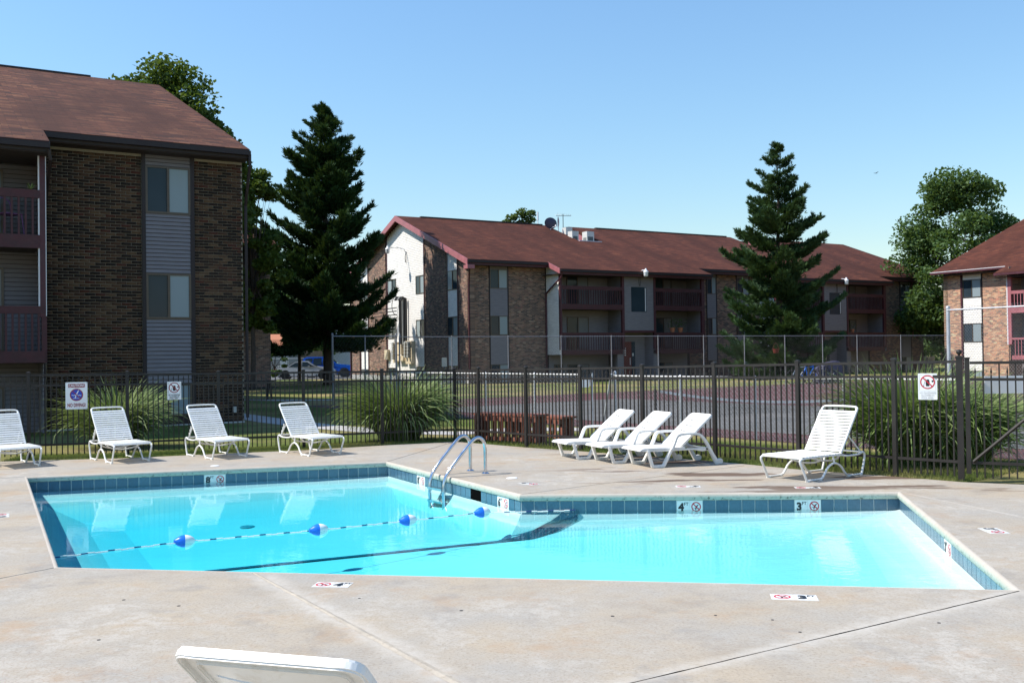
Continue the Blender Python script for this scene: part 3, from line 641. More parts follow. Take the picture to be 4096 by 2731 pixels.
# grey playing area: its far corner line found from the photo, near edge close to the low fence
q0 = CFr.loc(ground(2000, 1690)); q1 = CFr.loc(ground(2700, 1610)); 
crt_rect(-9.5, 12, 1.6, 10.2, -.019, "playing_surface", M['court_grey'])
for x0, x1, y0, y1 in [(-9.5, 12, 1.6, 1.65), (-9.5, 12, 10.15, 10.2), (-9.5, -9.45, 1.65, 10.15), (-9.5, 12, 3.0, 3.05), (-9.5, 12, 8.8, 8.85), (-6, 12, 5.9, 5.95)]:
    crt_rect(x0, x1, y0, y1, -.0145, "court_line", M['court_line'])
def ribbon(pxs, w, z, nm, label, mat=None):
    pts = [ground(*p) if len(p) == 2 else Vector(p) for p in pxs]; vs_ = []
    for i, p in enumerate(pts):
        t_ = (pts[min(i + 1, len(pts) - 1)] - pts[max(i - 1, 0)]); nrm = Vector((-t_.y, t_.x, 0)).normalized() * (w / 2); vs_ += [(p.x + nrm.x, p.y + nrm.y, z), (p.x - nrm.x, p.y - nrm.y, z)]
    o_ = MB().add(vs_, [(2 * k, 2 * k + 1, 2 * k + 3, 2 * k + 2) for k in range(len(pts) - 1)]).build(nm, mat or M['path']); tag(o_, label, "path", kind="structure"); return o_
ribbon([(700, 1625), (985, 1663), (1115, 1682), (1300, 1703), (1560, 1722), (1830, 1728), (2060, 1712), (2330, 1712)], .95, -.021, "path", "narrow concrete path leading from the brick building to the court gate")
ribbon([(700, 1598), (980, 1596), (1180, 1599), (1330, 1596)], .8, -.022, "path", "thin concrete path crossing the shaded lawn beside the picnic table")
a_ = atY(900, 74 * K); b_ = atY(1420, 74 * K)
prk = MB().quad((-70, 72 * K, -.022), (-4, 72 * K, -.022), (-4, 86 * K, -.022), (-70, 86 * K, -.022)).build("parking_lot", M['asphalt']); tag(prk, "grey asphalt parking lot behind the lawn", "parking lot", kind="structure")
# ------------------------------------------------------------------ pool fence
def spear_profile(): return [(0, 0), (.0075, .0), (.0075, .012), (.005, .02), (.013, .045), (.009, .062), (.011, .07), (.001, .115)]
PICK = MB().box(-.0085, .0085, -.0085, .0085, 0, 1).mesh("picket", M['fence_paint'])
SPEAR = MB().lathe([(.006, 0), (.0065, .018), (.012, .034), (.013, .05), (.008, .062), (.0085, .068), (.001, .098)], 6).mesh("spear_finial", M['fence_paint'])
def fence_panel(root, A, B, hA, hB, L0, npick, railz=(.96, .84, .15)):
    """A,B ground points; hA,hB post heights; rails at the given shares of the height"""
    d = B - A; L = d.length; an = math.atan2(d.y, d.x); A_ = A - L0
    for q in railz:
        zA, zB = hA * q, hB * q; mb = MB(); n = Vector((-d.y, d.x, 0)).normalized() * .0145; t_ = .017; o_ = d.normalized() * .03
        P0 = A_ + o_; P1 = A_ + d - o_
        mb.hexa([(P0 - n + Vector((0, 0, zA - t_))), (P1 - n + Vector((0, 0, zB - t_))), (P1 + n + Vector((0, 0, zB - t_))), (P0 + n + Vector((0, 0, zA - t_))),
                 (P0 - n + Vector((0, 0, zA + t_))), (P1 - n + Vector((0, 0, zB + t_))), (P1 + n + Vector((0, 0, zB + t_))), (P0 + n + Vector((0, 0, zA + t_)))])
        mb.build("rail", M['fence_paint'], root)
    for k in range(npick):
        f = (k + 1) / (npick + 1); p = A_ + d * f; h = hA + (hB - hA) * f; full = (k % 2 == 1)
        top = h * railz[0] if full else h * (railz[1] + .035)
        pk = mobj("picket", PICK, root, (p.x, p.y, .045), (0, 0, an), (1, 1, top - .045))
        if not full: sp_ = mobj("spear_finial", SPEAR, root, (p.x, p.y, top)); 
def fence_post(root, P, h, an, L0, w=.027, ball=False):
    mb = MB(); mb.box(-w, w, -w, w, -.1, h - .028); o_ = mb.build("post", M['fence_paint'], root, loc=(P - L0), rot=(0, 0, an))
    cap = MB().box(-w - .006, w + .006, -w - .006, w + .006, h - .028, h - .008); cap.add([(-w - .006, -w - .006, h - .008), (w + .006, -w - .006, h - .008), (w + .006, w + .006, h - .008), (-w - .006, w + .006, h - .008), (0, 0, h + .006)], [(0, 1, 4), (1, 2, 4), (2, 3, 4), (3, 0, 4)])
    c_ = cap.build("post_cap", M['fence_paint'], o_)
    if ball: MB().lathe([(.012, h), (.014, h + .012)] + [(.034 * math.cos(a), h + .045 + .034 * math.sin(a)) for a in np.linspace(-1.3, 1.5, 8)], 14).build("ball_finial", M['fence_paint'], o_, smooth=True)
def postrow(rows):
    out = []
    for px, ty, by in rows:
        g = ground(px, by); out.append((g, zat(px, ty, g.y)))
    return out
def pool_fence(rows, npk, label, skip_first=False):
    P = postrow(rows); L0 = P[0][0]; root = thing("pool_fence", label, "fence", L0)
    for i, (g, h) in enumerate(P):
        a = P[max(i - 1, 0)][0]; b = P[min(i + 1, len(P) - 1)][0]; an = math.atan2((b - a).y, (b - a).x)
        if not (skip_first and i == 0): fence_post(root, g, h, an, L0)
    for i in range(len(P) - 1): fence_panel(root, P[i][0], P[i + 1][0], P[i][1], P[i + 1][1], L0, npk[i])
    return P
pL = pool_fence([(-330, 1490, 1853), (116, 1487, 1833), (511, 1483, 1818), (876, 1482, 1802), (1216, 1477, 1789), (1530, 1474, 1775), (1821, 1470, 1761)], [17, 17, 17, 17, 17, 17],
                "dark bronze picket fence with two warning signs in front of the shaded brick building")
pR = pool_fence([(1821, 1470, 1761), (1916, 1468, 1767), (2106, 1465, 1785), (2324, 1460, 1800), (2573, 1455, 1818), (2862, 1448, 1836), (3197, 1440, 1868), (3583, 1432, 1900), (3846, 1426, 1921)], [7, 13, 15, 15, 15, 15, 15, 9],
                "dark bronze picket fence between the white loungers and the tennis court", True)
# ---- gate with diagonal brace
gA, hA = pR[-1]; gB = ground(4420, 1946); d = gB - gA; an = math.atan2(d.y, d.x); dn = d.normalized()
gate = thing("pool_gate", "bronze picket gate with a diagonal brace and a ball-topped latch post", "gate", gA)
MBp = MB(); fence_post(gate, gA, hA + .012, an, gA, .036, True)
gs = gA + dn * .088; hG = hA - .025
mb = MB(); mb.box(-.026, .026, -.026, .026, .09, hG); st_ = mb.build("gate_stile", M['fence_paint'], gate, loc=gs - gA, rot=(0, 0, an)); MB().box(-.033, .033, -.033, .033, hG, hG + .016).build("stile_cap", M['fence_paint'], st_)
mb = MB(); mb.box(-.026, .026, -.026, .026, .09, hG); mb.build("gate_stile", M['fence_paint'], gate, loc=gB - gA - dn * .05, rot=(0, 0, an))
fence_panel(gate, gs, gB - dn * .02, hG, hG, gA, 15, (.965, .83, .15))
mb = MB(); p0 = gs - gA + dn * .04 + Vector((0, 0, .24)); p1 = gs - gA + dn * .95 + Vector((0, 0, hG * .72)); mb.tube([p0 + Vector((0, -.028, 0)), p1 + Vector((0, -.028, 0))], .019, 4); mb.build("diagonal_brace", M['fence_paint'], gate)

# ------------------------------------------------------------------ chain-link fences
def mesh_wires(L, h, z0, cell=.075, r=.0022, x0=0.0, mat=None):
    """straight diagonal wires woven both ways, clipped to the panel (local x,z)"""
    V = []; F = []
    def seg(ax, az, bx, bz):
        b = len(V); dx, dz = bx - ax, bz - az; l = math.hypot(dx, dz); nx, nz = -dz / l * r, dx / l * r
        V.extend([(ax + nx, 0, az + nz), (ax - nx, 0, az - nz), (ax, -r * 1.4, az), (bx + nx, 0, bz + nz), (bx - nx, 0, bz - nz), (bx, -r * 1.4, bz)])
        F.extend([(b, b + 3, b + 4, b + 1), (b + 1, b + 4, b + 5, b + 2), (b + 2, b + 5, b + 3, b)])
    s = .85                                                     # run per rise of a wire
    k = -int(h * s / cell) - 1
    while k * cell < L:
        for sg in (1, -1):
            ax, az = (k * cell, 0.0); bx, bz = (k * cell + h * s, h)
            if sg < 0: az, bz = h, 0.0
            t0 = max(0.0, (0 - ax) / (bx - ax)); t1 = min(1.0, (L - ax) / (bx - ax))
            if t1 > t0 + .01: seg(x0 + ax + (bx - ax) * t0, z0 + az + (bz - az) * t0, x0 + ax + (bx - ax) * t1, z0 + az + (bz - az) * t1)
        k += 1
    return npmesh("chain_link_mesh", V, F, mat or M['wire'])
def chain_fence(A, B, h, nposts, label, r=.03, rail_mat=None, post_mat=None, wires=True, spans=None, extra=0.0, cell=.075, wr=.0022, over=.03, rail_r=.018, group=None, skip=()):
    d = B - A; L = d.length; an = math.atan2(d.y, d.x); root = thing("chain_link_fence", label, "fence", (A.x, A.y, 0), an, group)
    rail_mat = rail_mat or M['galv']; post_mat = post_mat or M['galv']; pos_ = spans if spans is not None else [L * i / (nposts - 1) for i in range(nposts)]
    for i, x in enumerate(pos_):
        if i in skip: continue
        big = (i == 0 or i == len(pos_) - 1); rr = r * (1.35 if big else 1.0); hh = h + (.07 if big else .0) + extra
        MB().lathe([(rr, -.1), (rr, hh - .03), (rr * 1.1, hh - .03), (rr * 1.08, hh + .01), (rr * .6, hh + .035), (.002, hh + .042)], 10, (x, .03, 0)).build("post", post_mat, root, smooth=True)
    MB().tube([(0, 0, h), (L, 0, h)], rail_r, 8).build("top_rail", rail_mat, root, smooth=True)
    if wires: mobj("chain_link_mesh", mesh_wires(L, h + over - .02, -.01, cell, wr, mat=M['wire_far'] if cell > .08 else M['wire']), root)
    return root
# low fence along the near side of the court, on both sides of the gate opening
def onl(px, y=0.0):                                             # point of the low fence line seen in pixel column px
    r = ray(px, 1500); t_ = (y - (EYE - CFr.o).dot(CFr.y)) / r.dot(CFr.y); p = EYE + r * t_; return Vector((p.x, p.y, 0))
pa, pb, pc, pd = onl(1332), onl(2317), onl(2455), onl(4400)
def spans_for(A, pxs): return [(onl(x) - A).length for x in pxs]
hl = zat(2250, 1497, onl(2250).y)
chain_fence(pa, pb, hl, 0, "low chain-link fence with white top rail running up to the court gate post with signs", .026, M['white_pipe'], spans=spans_for(pa, [1332, 1560, 1762, 1938, 2134, 2317]), group=None, wr=.0026)
chain_fence(pc, pd, hl - .02, 0, "low chain-link fence with rust-stained white rail behind the resin loungers", .026, M['white_pipe'], spans=spans_for(pc, [2455, 2717, 3015, 3370, 3800, 4400]), wr=.0026)
# tall back fence and its short left return
hT = zat(2450, 1345, 38.5 * K)
tdir = (atY(3293, 44.3 * K) - atY(2450, 38.5 * K)).normalized(); T0 = atY(1600, 34.0 * K); T1 = T0 + tdir * 40
def ont(px):
    r = ray(px, 1420); n_ = Vector((-tdir.y, tdir.x, 0)); t_ = (T0 - EYE).dot(n_) / r.dot(n_); p = EYE + r * t_; return Vector((p.x, p.y, 0))
T1 = ont(3795)
chain_fence(T0, T1, hT, 0, "tall chain-link fence behind the court in front of the long brick building", .020, M['galv_dull'], M['galv_dull'], rail_r=.014, spans=[(ont(x) - T0).length for x in (1600, 1809, 2035, 2247, 2448, 2635, 2817, 2980, 3142, 3293, 3431, 3606, 3795)], cell=.12, wr=.0010)
chain_fence(atY(1332, 32.3 * K), T0 + Vector((-.12, -.02, 0)), hT + .02, 3, "short tall chain-link panel beside the dark pine trunk", 0.026, M['galv_dull'], M['galv_dull'], cell=.12, wr=.0010)
rA = atY(3792, 24 * K); rB = rA + (-WX) * 7.0; hR = zat(3805, 1240, 24 * K)
chain_fence(rA, rB, hR, 0, "tall chain-link fence with thick pale post beyond the pool gate", .034, M['galv'], spans=[0, 3.3, 7.0], cell=.075, wr=.0018, over=.12)
# ---- tennis net
nA = atY(2637, 24.5 * K); nB = atY(3720, 24.5 * K); d = nB - nA; L = d.length; an = math.atan2(d.y, d.x)
net = thing("tennis_net", "sagging tennis net with white top band and dark post", "net", nA, an)
zl = zat(2640, 1560, nA.y); zm = zat(3150, 1603, nA.y)
def nz(x): f = x / L; return zl - (zl - zm) * 4 * f * (1 - f) ** 1.02
for x in (-.12, L + .1): MB().tube([(x, 0, -.05), (x, 0, zl + .03)], .04, 10).build("post", M['rubber'], net, smooth=True)
mb = MB(); n = 40; vs_ = []
for i in range(n + 1):
    x = L * i / n; vs_ += [(x, -.006, nz(x)), (x, -.006, nz(x) - .065), (x, .006, nz(x) - .065), (x, .006, nz(x))]
mb.add(vs_, [(4 * i + k, 4 * i + (k + 1) % 4, 4 * i + 4 + (k + 1) % 4, 4 * i + 4 + k) for i in range(n) for k in range(4)]); mb.build("top_band", M['white_pipe'], net)
V = []; F = []
def wire3(p, q, r=.0016):
    b = len(V); p = Vector(p); q = Vector(q); V.extend([tuple(p + Vector((r, 0, r))), tuple(p - Vector((r, 0, r))), tuple(q - Vector((r, 0, r))), tuple(q + Vector((r, 0, r)))]); F.append((b, b + 1, b + 2, b + 3))
for i in range(int(L / .055)):
    x = i * .055; wire3((x, 0, .02), (x, 0, nz(x) - .06))
for k in range(1, 15):
    for i in range(n): x0, x1 = L * i / n, L * (i + 1) / n; wire3((x0, 0, nz(x0) * k / 16), (x1, 0, nz(x1) * k / 16))
mobj("net_mesh", npmesh("net_mesh", V, F, M['rubber']), net)
# ------------------------------------------------------------------ building kit
def front(yf=0.0): return lambda a, o, z: (a, yf - o, z)
def gableL(xg=0.0): return lambda a, o, z: (xg - o, a, z)
def gableR(xg=0.0): return lambda a, o, z: (xg + o, a, z)
def fbox(mb, W, a0, a1, o0, o1, z0, z1):
    return mb.hexa([W(a0, o0, z0), W(a1, o0, z0), W(a1, o1, z0), W(a0, o1, z0), W(a0, o0, z1), W(a1, o0, z1), W(a1, o1, z1), W(a0, o1, z1)])
def boards(mb, W, a0, a1, z0, z1, step, o=.0, topf=None, lap=.018):
    """lapped boards; topf(a)->max z trims each board to a sloping top"""
    n = max(1, int(round((z1 - z0) / step))); st = (z1 - z0) / n
    for k in range(n):
        b0, b1 = z0 + k * st, z0 + (k + 1) * st; l, r = a0, a1
        if topf is not None:
            f0, f1 = topf(a0), topf(a1)
            if f0 < b1 and f1 < b1:
                if max(topf((a0 + a1) / 2), f0, f1) < b1: continue
            # walk in from each end until the roof line clears the board
            ss = np.linspace(a0, a1, 241); ok = [s_ for s_ in ss if topf(s_) >= b1]
            if not ok: continue
            l, r = min(ok), max(ok)
        mb.hexa([W(l, o, b0), W(r, o, b0), W(r, o + lap, b0), W(l, o + lap, b0), W(l, o, b1), W(r, o, b1), W(r, o + .004, b1), W(l, o + .004, b1)])
    return mb
def board_parts(root, W, a0, a1, z0, z1, step, o, mat):
    n = max(1, int(round((z1 - z0) / step))); st = (z1 - z0) / n
    for k in range(n): boards(MB(), W, a0, a1, z0 + k * st + .013, z0 + (k + 1) * st, st, o, lap=.024).build("siding_board", mat, root)
    fbox(MB(), W, a0, a1, o - .006, o - .001, z0, z1).build("lap_shadow_backing", M['soffit'], root)  # dark sheet behind the gaps paints the shadow under each lap
def stuff(o): o["kind"] = "stuff"; return o
def window(root, W, a0, a1, z0, z1, left='glass_dark', right='glass_blind_sky', fw=.045, o=0.0, flip=False):
    mid = (a0 + a1) / 2; mb = MB()
    for x0, x1, y0, y1 in [(a0, a1, z0, z0 + fw), (a0, a1, z1 - fw, z1), (a0, a0 + fw, z0 + fw, z1 - fw), (a1 - fw, a1, z0 + fw, z1 - fw), (mid - fw * .6, mid + fw * .6, z0 + fw, z1 - fw)]:
        fbox(mb, W, x0, x1, o, o + .05, y0, y1)
    w = mb.build("window", M['win_frame'], root)
    for x0, x1, mt, oo in [(a0 + fw * .7, mid - fw * .3, left, .016), (mid + fw * .3, a1 - fw * .7, right, .028)]:
        fbox(MB(), W, x0, x1, o + oo - .012, o + oo, z0 + fw * .7, z1 - fw * .7).build("pane", M[mt], w)
    return w
def bar(root, W, a0, a1, o0, o1, z0, z1, nm, mat): return fbox(MB(), W, a0, a1, o0, o1, z0, z1).build(nm, mat, root)
def balcony(root, W, a0, a1, zt, zr, zb, zb2, depth, nb, mat=None, floor=True):
    """rail top zt, rail underside zr, beam top zb, beam underside zb2; W's o=0 is the front of the balcony"""
    mt = M['maroon_rail']; bl = bar(root, W, a0, a1, -.05, .012, zr, zt, "balcony_rail", mt); bar(root, W, a0, a1, -.06, .02, zb2, zb, "balcony_beam", mt)
    if floor: bar(root, W, a0, a1, -depth, -.07, zb2 + .02, zb - .03, "balcony_floor", M['soffit'])
    step = (a1 - a0) / (nb + 1); bme = fbox(MB(), W, -.021, .021, -.036, -.002, zb, zr).mesh("baluster", mt)
    z_ = W(0, 0, 0); 
    for k in range(nb):
        p = Vector(W(a0 + step * (k + 1), 0, 0)) - Vector(W(0, 0, 0)); mobj("baluster", bme, root, p)
def roofslab(root, pts, th, nm, mat, under=None):
    """pts: 4+ local points of the upper surface (counter-clockwise seen from above)"""
    lo = [(p[0], p[1], p[2] - th) for p in pts]; n = len(pts)
    return MB().add(list(pts) + lo, [tuple(range(n)), tuple(range(2 * n - 1, n - 1, -1))] + [(i, n + i, n + (i + 1) % n, (i + 1) % n) for i in range(n)]).build(nm, mat, root)
def downspout(root, pts, nm="downspout", mat=None, r=.04): return MB().tube(pts, r, 6).build(nm, mat or M['dark_trim'], root)
# ------------------------------------------------------------------ building A: shaded brick block on the left
oA = atY(976, 24.5 * K); FA = Frame((oA.x, oA.y), AU)
bA = thing("apartment_building", "shaded brick apartment block with brown shingle roof and maroon balconies behind the caution signs", "building", (oA.x, oA.y, 0), AU)
WA = front(0)
sx_ = lambda px, py=1000, y=0.0: FA.hity(px, py, y)[0]; sz_ = lambda px, py, y=0.0: FA.hity(px, py, y)[1]
zf = sz_(978, 1683); zg = -.1; ztop = sz_(900, 645)
bL, bR = sx_(186), sx_(568); wL, wR = sx_(583), sx_(762); b2 = sx_(778.5)
# brickwork: mortar backing, 300 single bricks, the rest joined
bar(bA, WA, bL, -.005, -.3, -.012, zf, ztop + .25, "brick_backing", M['mortar'])
bar(bA, WA, bL - .02, .0, -.31, .012, zg, zf, "foundation", M['foundation'])
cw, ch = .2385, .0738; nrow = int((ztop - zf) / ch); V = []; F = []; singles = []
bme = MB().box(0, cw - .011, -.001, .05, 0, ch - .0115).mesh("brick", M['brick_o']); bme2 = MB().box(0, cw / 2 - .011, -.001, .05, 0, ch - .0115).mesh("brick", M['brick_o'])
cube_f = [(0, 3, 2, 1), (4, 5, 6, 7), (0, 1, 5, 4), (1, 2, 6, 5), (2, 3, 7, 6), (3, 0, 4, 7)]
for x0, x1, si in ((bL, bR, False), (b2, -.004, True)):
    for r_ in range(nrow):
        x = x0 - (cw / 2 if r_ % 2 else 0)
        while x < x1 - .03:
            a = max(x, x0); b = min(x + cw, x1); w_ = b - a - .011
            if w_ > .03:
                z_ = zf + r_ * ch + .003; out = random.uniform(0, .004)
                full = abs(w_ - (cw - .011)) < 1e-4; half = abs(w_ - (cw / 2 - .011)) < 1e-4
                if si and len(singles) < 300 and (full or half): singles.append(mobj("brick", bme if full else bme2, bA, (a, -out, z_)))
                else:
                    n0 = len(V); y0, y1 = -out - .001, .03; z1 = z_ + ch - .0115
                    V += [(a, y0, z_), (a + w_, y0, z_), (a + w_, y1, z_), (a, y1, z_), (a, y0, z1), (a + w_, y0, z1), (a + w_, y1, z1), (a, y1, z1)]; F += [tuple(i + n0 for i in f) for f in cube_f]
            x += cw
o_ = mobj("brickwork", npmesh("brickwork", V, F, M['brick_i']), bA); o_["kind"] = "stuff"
# window strip: trims, siding boards, windows
for a, b in ((bR, wL), (wR, b2)): bar(bA, WA, a, b, -.03, .035, zf, ztop + .02, "window_trim", M['dark_trim'])
rows_ = [(668, 857), (1094, 1276), (1534, 1664)]; cz = []
for ty, by in rows_:
    zt_, zb_ = sz_(672, ty), sz_(672, by); cz.append((zt_, zb_)); w_ = window(bA, WA, wL, wR, zb_, zt_, 'glass_dark', 'glass_blind_sky', .05, -.01)
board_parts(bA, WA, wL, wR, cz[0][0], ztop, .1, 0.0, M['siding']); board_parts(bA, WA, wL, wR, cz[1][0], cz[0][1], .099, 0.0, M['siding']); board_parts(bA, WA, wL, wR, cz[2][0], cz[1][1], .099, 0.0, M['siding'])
bar(bA, WA, wL, wR, -.3, .02, zf, cz[2][1], "window_sill", M['dark_trim'])
# right end wall and back
dA = 20.0
bar(bA, gableR(-.012), .02, dA, -.3, 0, zg, ztop + .3, "end_wall", M['brick_y'])
# projecting balcony bay on the left
PO = 1.35; WB = front(-PO); bx1 = FA.hity(186, 1000, -PO)[0]; bx0 = bx1 - 4.6
pz = lambda py, px=100: FA.hity(px, py, -PO)[1]
pa_, pb_ = FA.hity(159.5, 1000, -PO)[0], FA.hity(182.5, 1000, -PO)[0]
bar(bA, WB, pa_, pb_, -.12, 0, sz_(170, 1268, -PO), pz(600), "balcony_post", M['maroon']); bar(bA, WB, pb_, bx1, -.1, -.004, sz_(170, 1264, -PO), pz(600), "corner_strip", M['white_metal']); bar(bA, WB, pa_ - .03, pa_, -.09, -.006, sz_(150, 1224, -PO), pz(604), "corner_strip", M['white_metal'])
bar(bA, WB, pa_ + .03, pb_ + .02, -.11, -.01, pz(1452), sz_(170, 1268, -PO), "balcony_post", M['maroon_rail'])
balcony(bA, WB, bx0, pa_, pz(757), pz(790), pz(938), pz(991), PO, 31); balcony(bA, WB, bx0, pb_ - .02, pz(1224), pz(1254), pz(1404), pz(1451), PO, 34)
# balcony side wall and back wall in lapped siding
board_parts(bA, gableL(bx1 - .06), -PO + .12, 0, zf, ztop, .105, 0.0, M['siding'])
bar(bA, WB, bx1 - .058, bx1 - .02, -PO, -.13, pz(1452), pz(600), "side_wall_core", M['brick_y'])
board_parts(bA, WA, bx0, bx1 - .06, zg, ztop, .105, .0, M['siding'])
bar(bA, WA, bx0, bx1, -.3, -.002, zg, ztop, "back_wall_core", M['foundation'])
dx = FA.hity(12, 700)[0]
for ty, by in ((680, 938), (1070, 1405), (1545, 1690)): window(bA, WA, dx - 1.8, dx, sz_(5, by), sz_(5, ty), 'glass_dark', 'glass_curtain', .05, .0)
# roof: slope from eave to ridge; eave runs lower over the balcony bay
yr, zr = FA.hitx(636, 341, .06); ye, ze = -.50, FA.hity(1000, 598, -.50)[1]; slA = (zr - ze) / (yr - ye); xl, xr = -22.0, .06
nx0 = FA.hitplane(195, 560, ye, ze, slA)[0]; ob = -PO - .45; zb_e = ze + slA * (ob - ye)
up = [(nx0, ob, zb_e), (nx0, ye, ze), (xr, ye, ze), (xr, yr, zr), (xl, yr, zr), (xl, ob, zb_e)]
roofslab(bA, up, .14, "roof", M['shingle'])
roofslab(bA, [(xr, yr, zr), (xr, 2 * yr - ye, ze), (xl, 2 * yr - ye, ze), (xl, yr, zr)], .14, "roof", M['shingle'])
for x0, x1, y_, z_ in ((nx0, xr, ye, ze), (xl, nx0, ob, zb_e)):
    bar(bA, front(0), x0, x1, -y_ - .02, -y_ + .012, z_ - .24, z_ - .02, "fascia", M['dark_trim']); MB().hexa([(x0, y_ - .12, z_ - .17), (x1, y_ - .12, z_ - .17), (x1, y_ - .014, z_ - .17), (x0, y_ - .014, z_ - .17), (x0, y_ - .12, z_ - .06), (x1, y_ - .12, z_ - .06), (x1, y_ - .014, z_ - .06), (x0, y_ - .014, z_ - .06)]).build("gutter", M['dark_trim'], bA)
bar(bA, front(0), nx0 - .2, xr, -.02, -ye - .03, ze - .26, ze - .23, "soffit", M['soffit']); bar(bA, front(0), xl, nx0, -.02, -ob - .03, zb_e - .26, zb_e - .23, "soffit", M['soffit'])
MB().hexa([(nx0 - .02, ob, zb_e - .24), (nx0 + .015, ob, zb_e - .24), (nx0 + .015, ye, ze - .26), (nx0 - .02, ye, ze - .26), (nx0 - .02, ob, zb_e - .03), (nx0 + .015, ob, zb_e - .03), (nx0 + .015, ye, ze - .03), (nx0 - .02, ye, ze - .03)]).build("bay_cheek", M['dark_trim'], bA)
bar(bA, front(0), bx0, bx1, PO - .12, PO + .0, pz(612), zb_e - .25, "bay_header", M['dark_trim'])
bar(bA, front(yr), xl, -2.2, -.12, .12, zr - .04, zr + .025, "ridge_vent", M['dark_trim'])
# end gable wall top (brick triangle) and rake board
MB().prism([(-.2, .1, ze - .2), (-.2, 2 * yr - .1, ze - .2), (-.2, yr, zr - .3)], (0, 0, 0), (.17, 0, 0)).build("gable_wall", M['brick_y'], bA)
MB().hexa([(xr - .04, ye, ze - .3), (xr, ye, ze - .3), (xr, yr, zr - .3), (xr - .04, yr, zr - .3), (xr - .04, ye, ze - .15), (xr, ye, ze - .15), (xr, yr, zr - .15), (xr - .04, yr, zr - .15)]).build("rake_board", M['dark_trim'], bA)
# downspouts
gx = .04; zz = ze - .2
downspout(bA, [(gx, ye - .07, zz + .06), (gx, ye - .07, zz - .25), (gx + .0, -.25, zz - .9), (gx + .02, -.07, zz - 1.2), (gx + .02, -.07, .1)])
downspout(bA, [(nx0 - .02, ob - .05, zb_e - .2), (nx0 + .02, ob, zb_e - .4), (bx1 + .08, -.12, zb_e - 1.3), (bx1 + .06, -.07, zb_e - 1.6), (bx1 + .06, -.07, .1)])
p = FA.hity(936, 1637); bar(bA, WA, p[0] - .05, p[0] + .05, .012, .06, p[1] - .075, p[1] + .075, "outlet_box", M['box_grey'])
# farther wing of the same block seen past the corner
oW = atY(1083, 52 * K); FW = Frame((oW.x, oW.y), AU)
bW = thing("apartment_building", "dark shaded brick building wing with brown roof half hidden by the leafy tree and pine", "building", (oW.x, oW.y, 0), AU)
zw = FW.hity(1060, 985)[1]
bar(bW, front(0), -14, 0, -12, 0, 0, zw, "wall", M['brick_x'])
mb = MB(); mb.prism([(.5, -.6, zw - .1), (.5, 12.6, zw - .1), (.5, 6, zw + 2.3)], (0, 0, 0), (-15, 0, 0)); mb.build("roof", M['shingle'], bW)
bar(bW, front(0), -14.4, .45, .62, .72, zw - .25, zw - .07, "gutter", M['dark_trim'])
w0 = FW.hity(1000, 1200)[0]; window(bW, front(0), w0 - 2.6, w0 - 1.3, zw - 2.2, zw - 1.0, o=.0); window(bW, front(0), w0 - 2.6, w0 - 1.3, zw - 4.8, zw - 3.5, o=.0)
# ------------------------------------------------------------------ building B: long brick block with the sunlit gable
oB = atY(1880, 55 * K); FB = Frame((oB.x, oB.y), AU)
bB = thing("apartment_building", "long three-storey brick apartment block with sunlit white gable siding and dark red roof", "building", (oB.x, oB.y, 0), AU)
fx = lambda px, y=0.0, py=1200: FB.hity(px, py, y)[0]; fzz = lambda px, py, y=0.0: FB.hity(px, py, y)[1]
gy = lambda px, py=1200: FB.hitx(px, py, 0)[0]; gz = lambda px, py: FB.hitx(px, py, 0)[1]
depthB = gy(1403); yr = depthB / 2; ovx = .45; ovy = .7
ypk, zpk = FB.hitx(1615, 853, -ovx); yrB = yr; ze = fzz(2050, 1043, -ovy); zr = zpk; slB = (zr - ze) / (yrB + ovy)
roofz = lambda y: (ze + slB * (y + ovy) if y <= yrB else ze + slB * (2 * yrB - y + ovy)) - .18
xEnd = fx(3690)
# --- front wall columns
cols = [(0, fx(1957), 'brick'), (fx(1960), fx(2030), 'win'), (fx(2033), fx(2183), 'brick')]
wallz = ze - .12
W0 = front(0)
def win_strip(W, a0, a1, zs, hz, ztop_, root=bB, step=.1, sid='siding', L='glass_dark', Rr='glass_blind_sky'):
    """windows given as (top,bottom) heights from the top down; boards fill the rest"""
    prev = ztop_; mb = MB()
    for zt_, zb_ in zs:
        if prev - zt_ > .05: boards(mb, W, a0, a1, zt_, prev, step)
        window(root, W, a0, a1, zb_, zt_, L, Rr, .04, -.01); prev = zb_
    if prev - hz > .05: boards(mb, W, a0, a1, hz, prev, step)
    stuff(mb.build("siding_panel", M[sid], root))
    for a in (a0 - .07, a1): bar(root, W, a, a + .07, -.02, .03, 0, ztop_, "window_trim", M['dark_trim'])
fl = [(fzz(1990, 1077), fzz(1990, 1154)), (fzz(1990, 1263), fzz(1990, 1340)), (fzz(1990, 1457), fzz(1990, 1530))]
for a, b, k in cols:
    if k == 'brick': bar(bB, W0, a, b, -.3, 0, 0, wallz, "brick_wall", M['brick_x'])
    else: win_strip(W0, a, b, fl, 0, wallz)
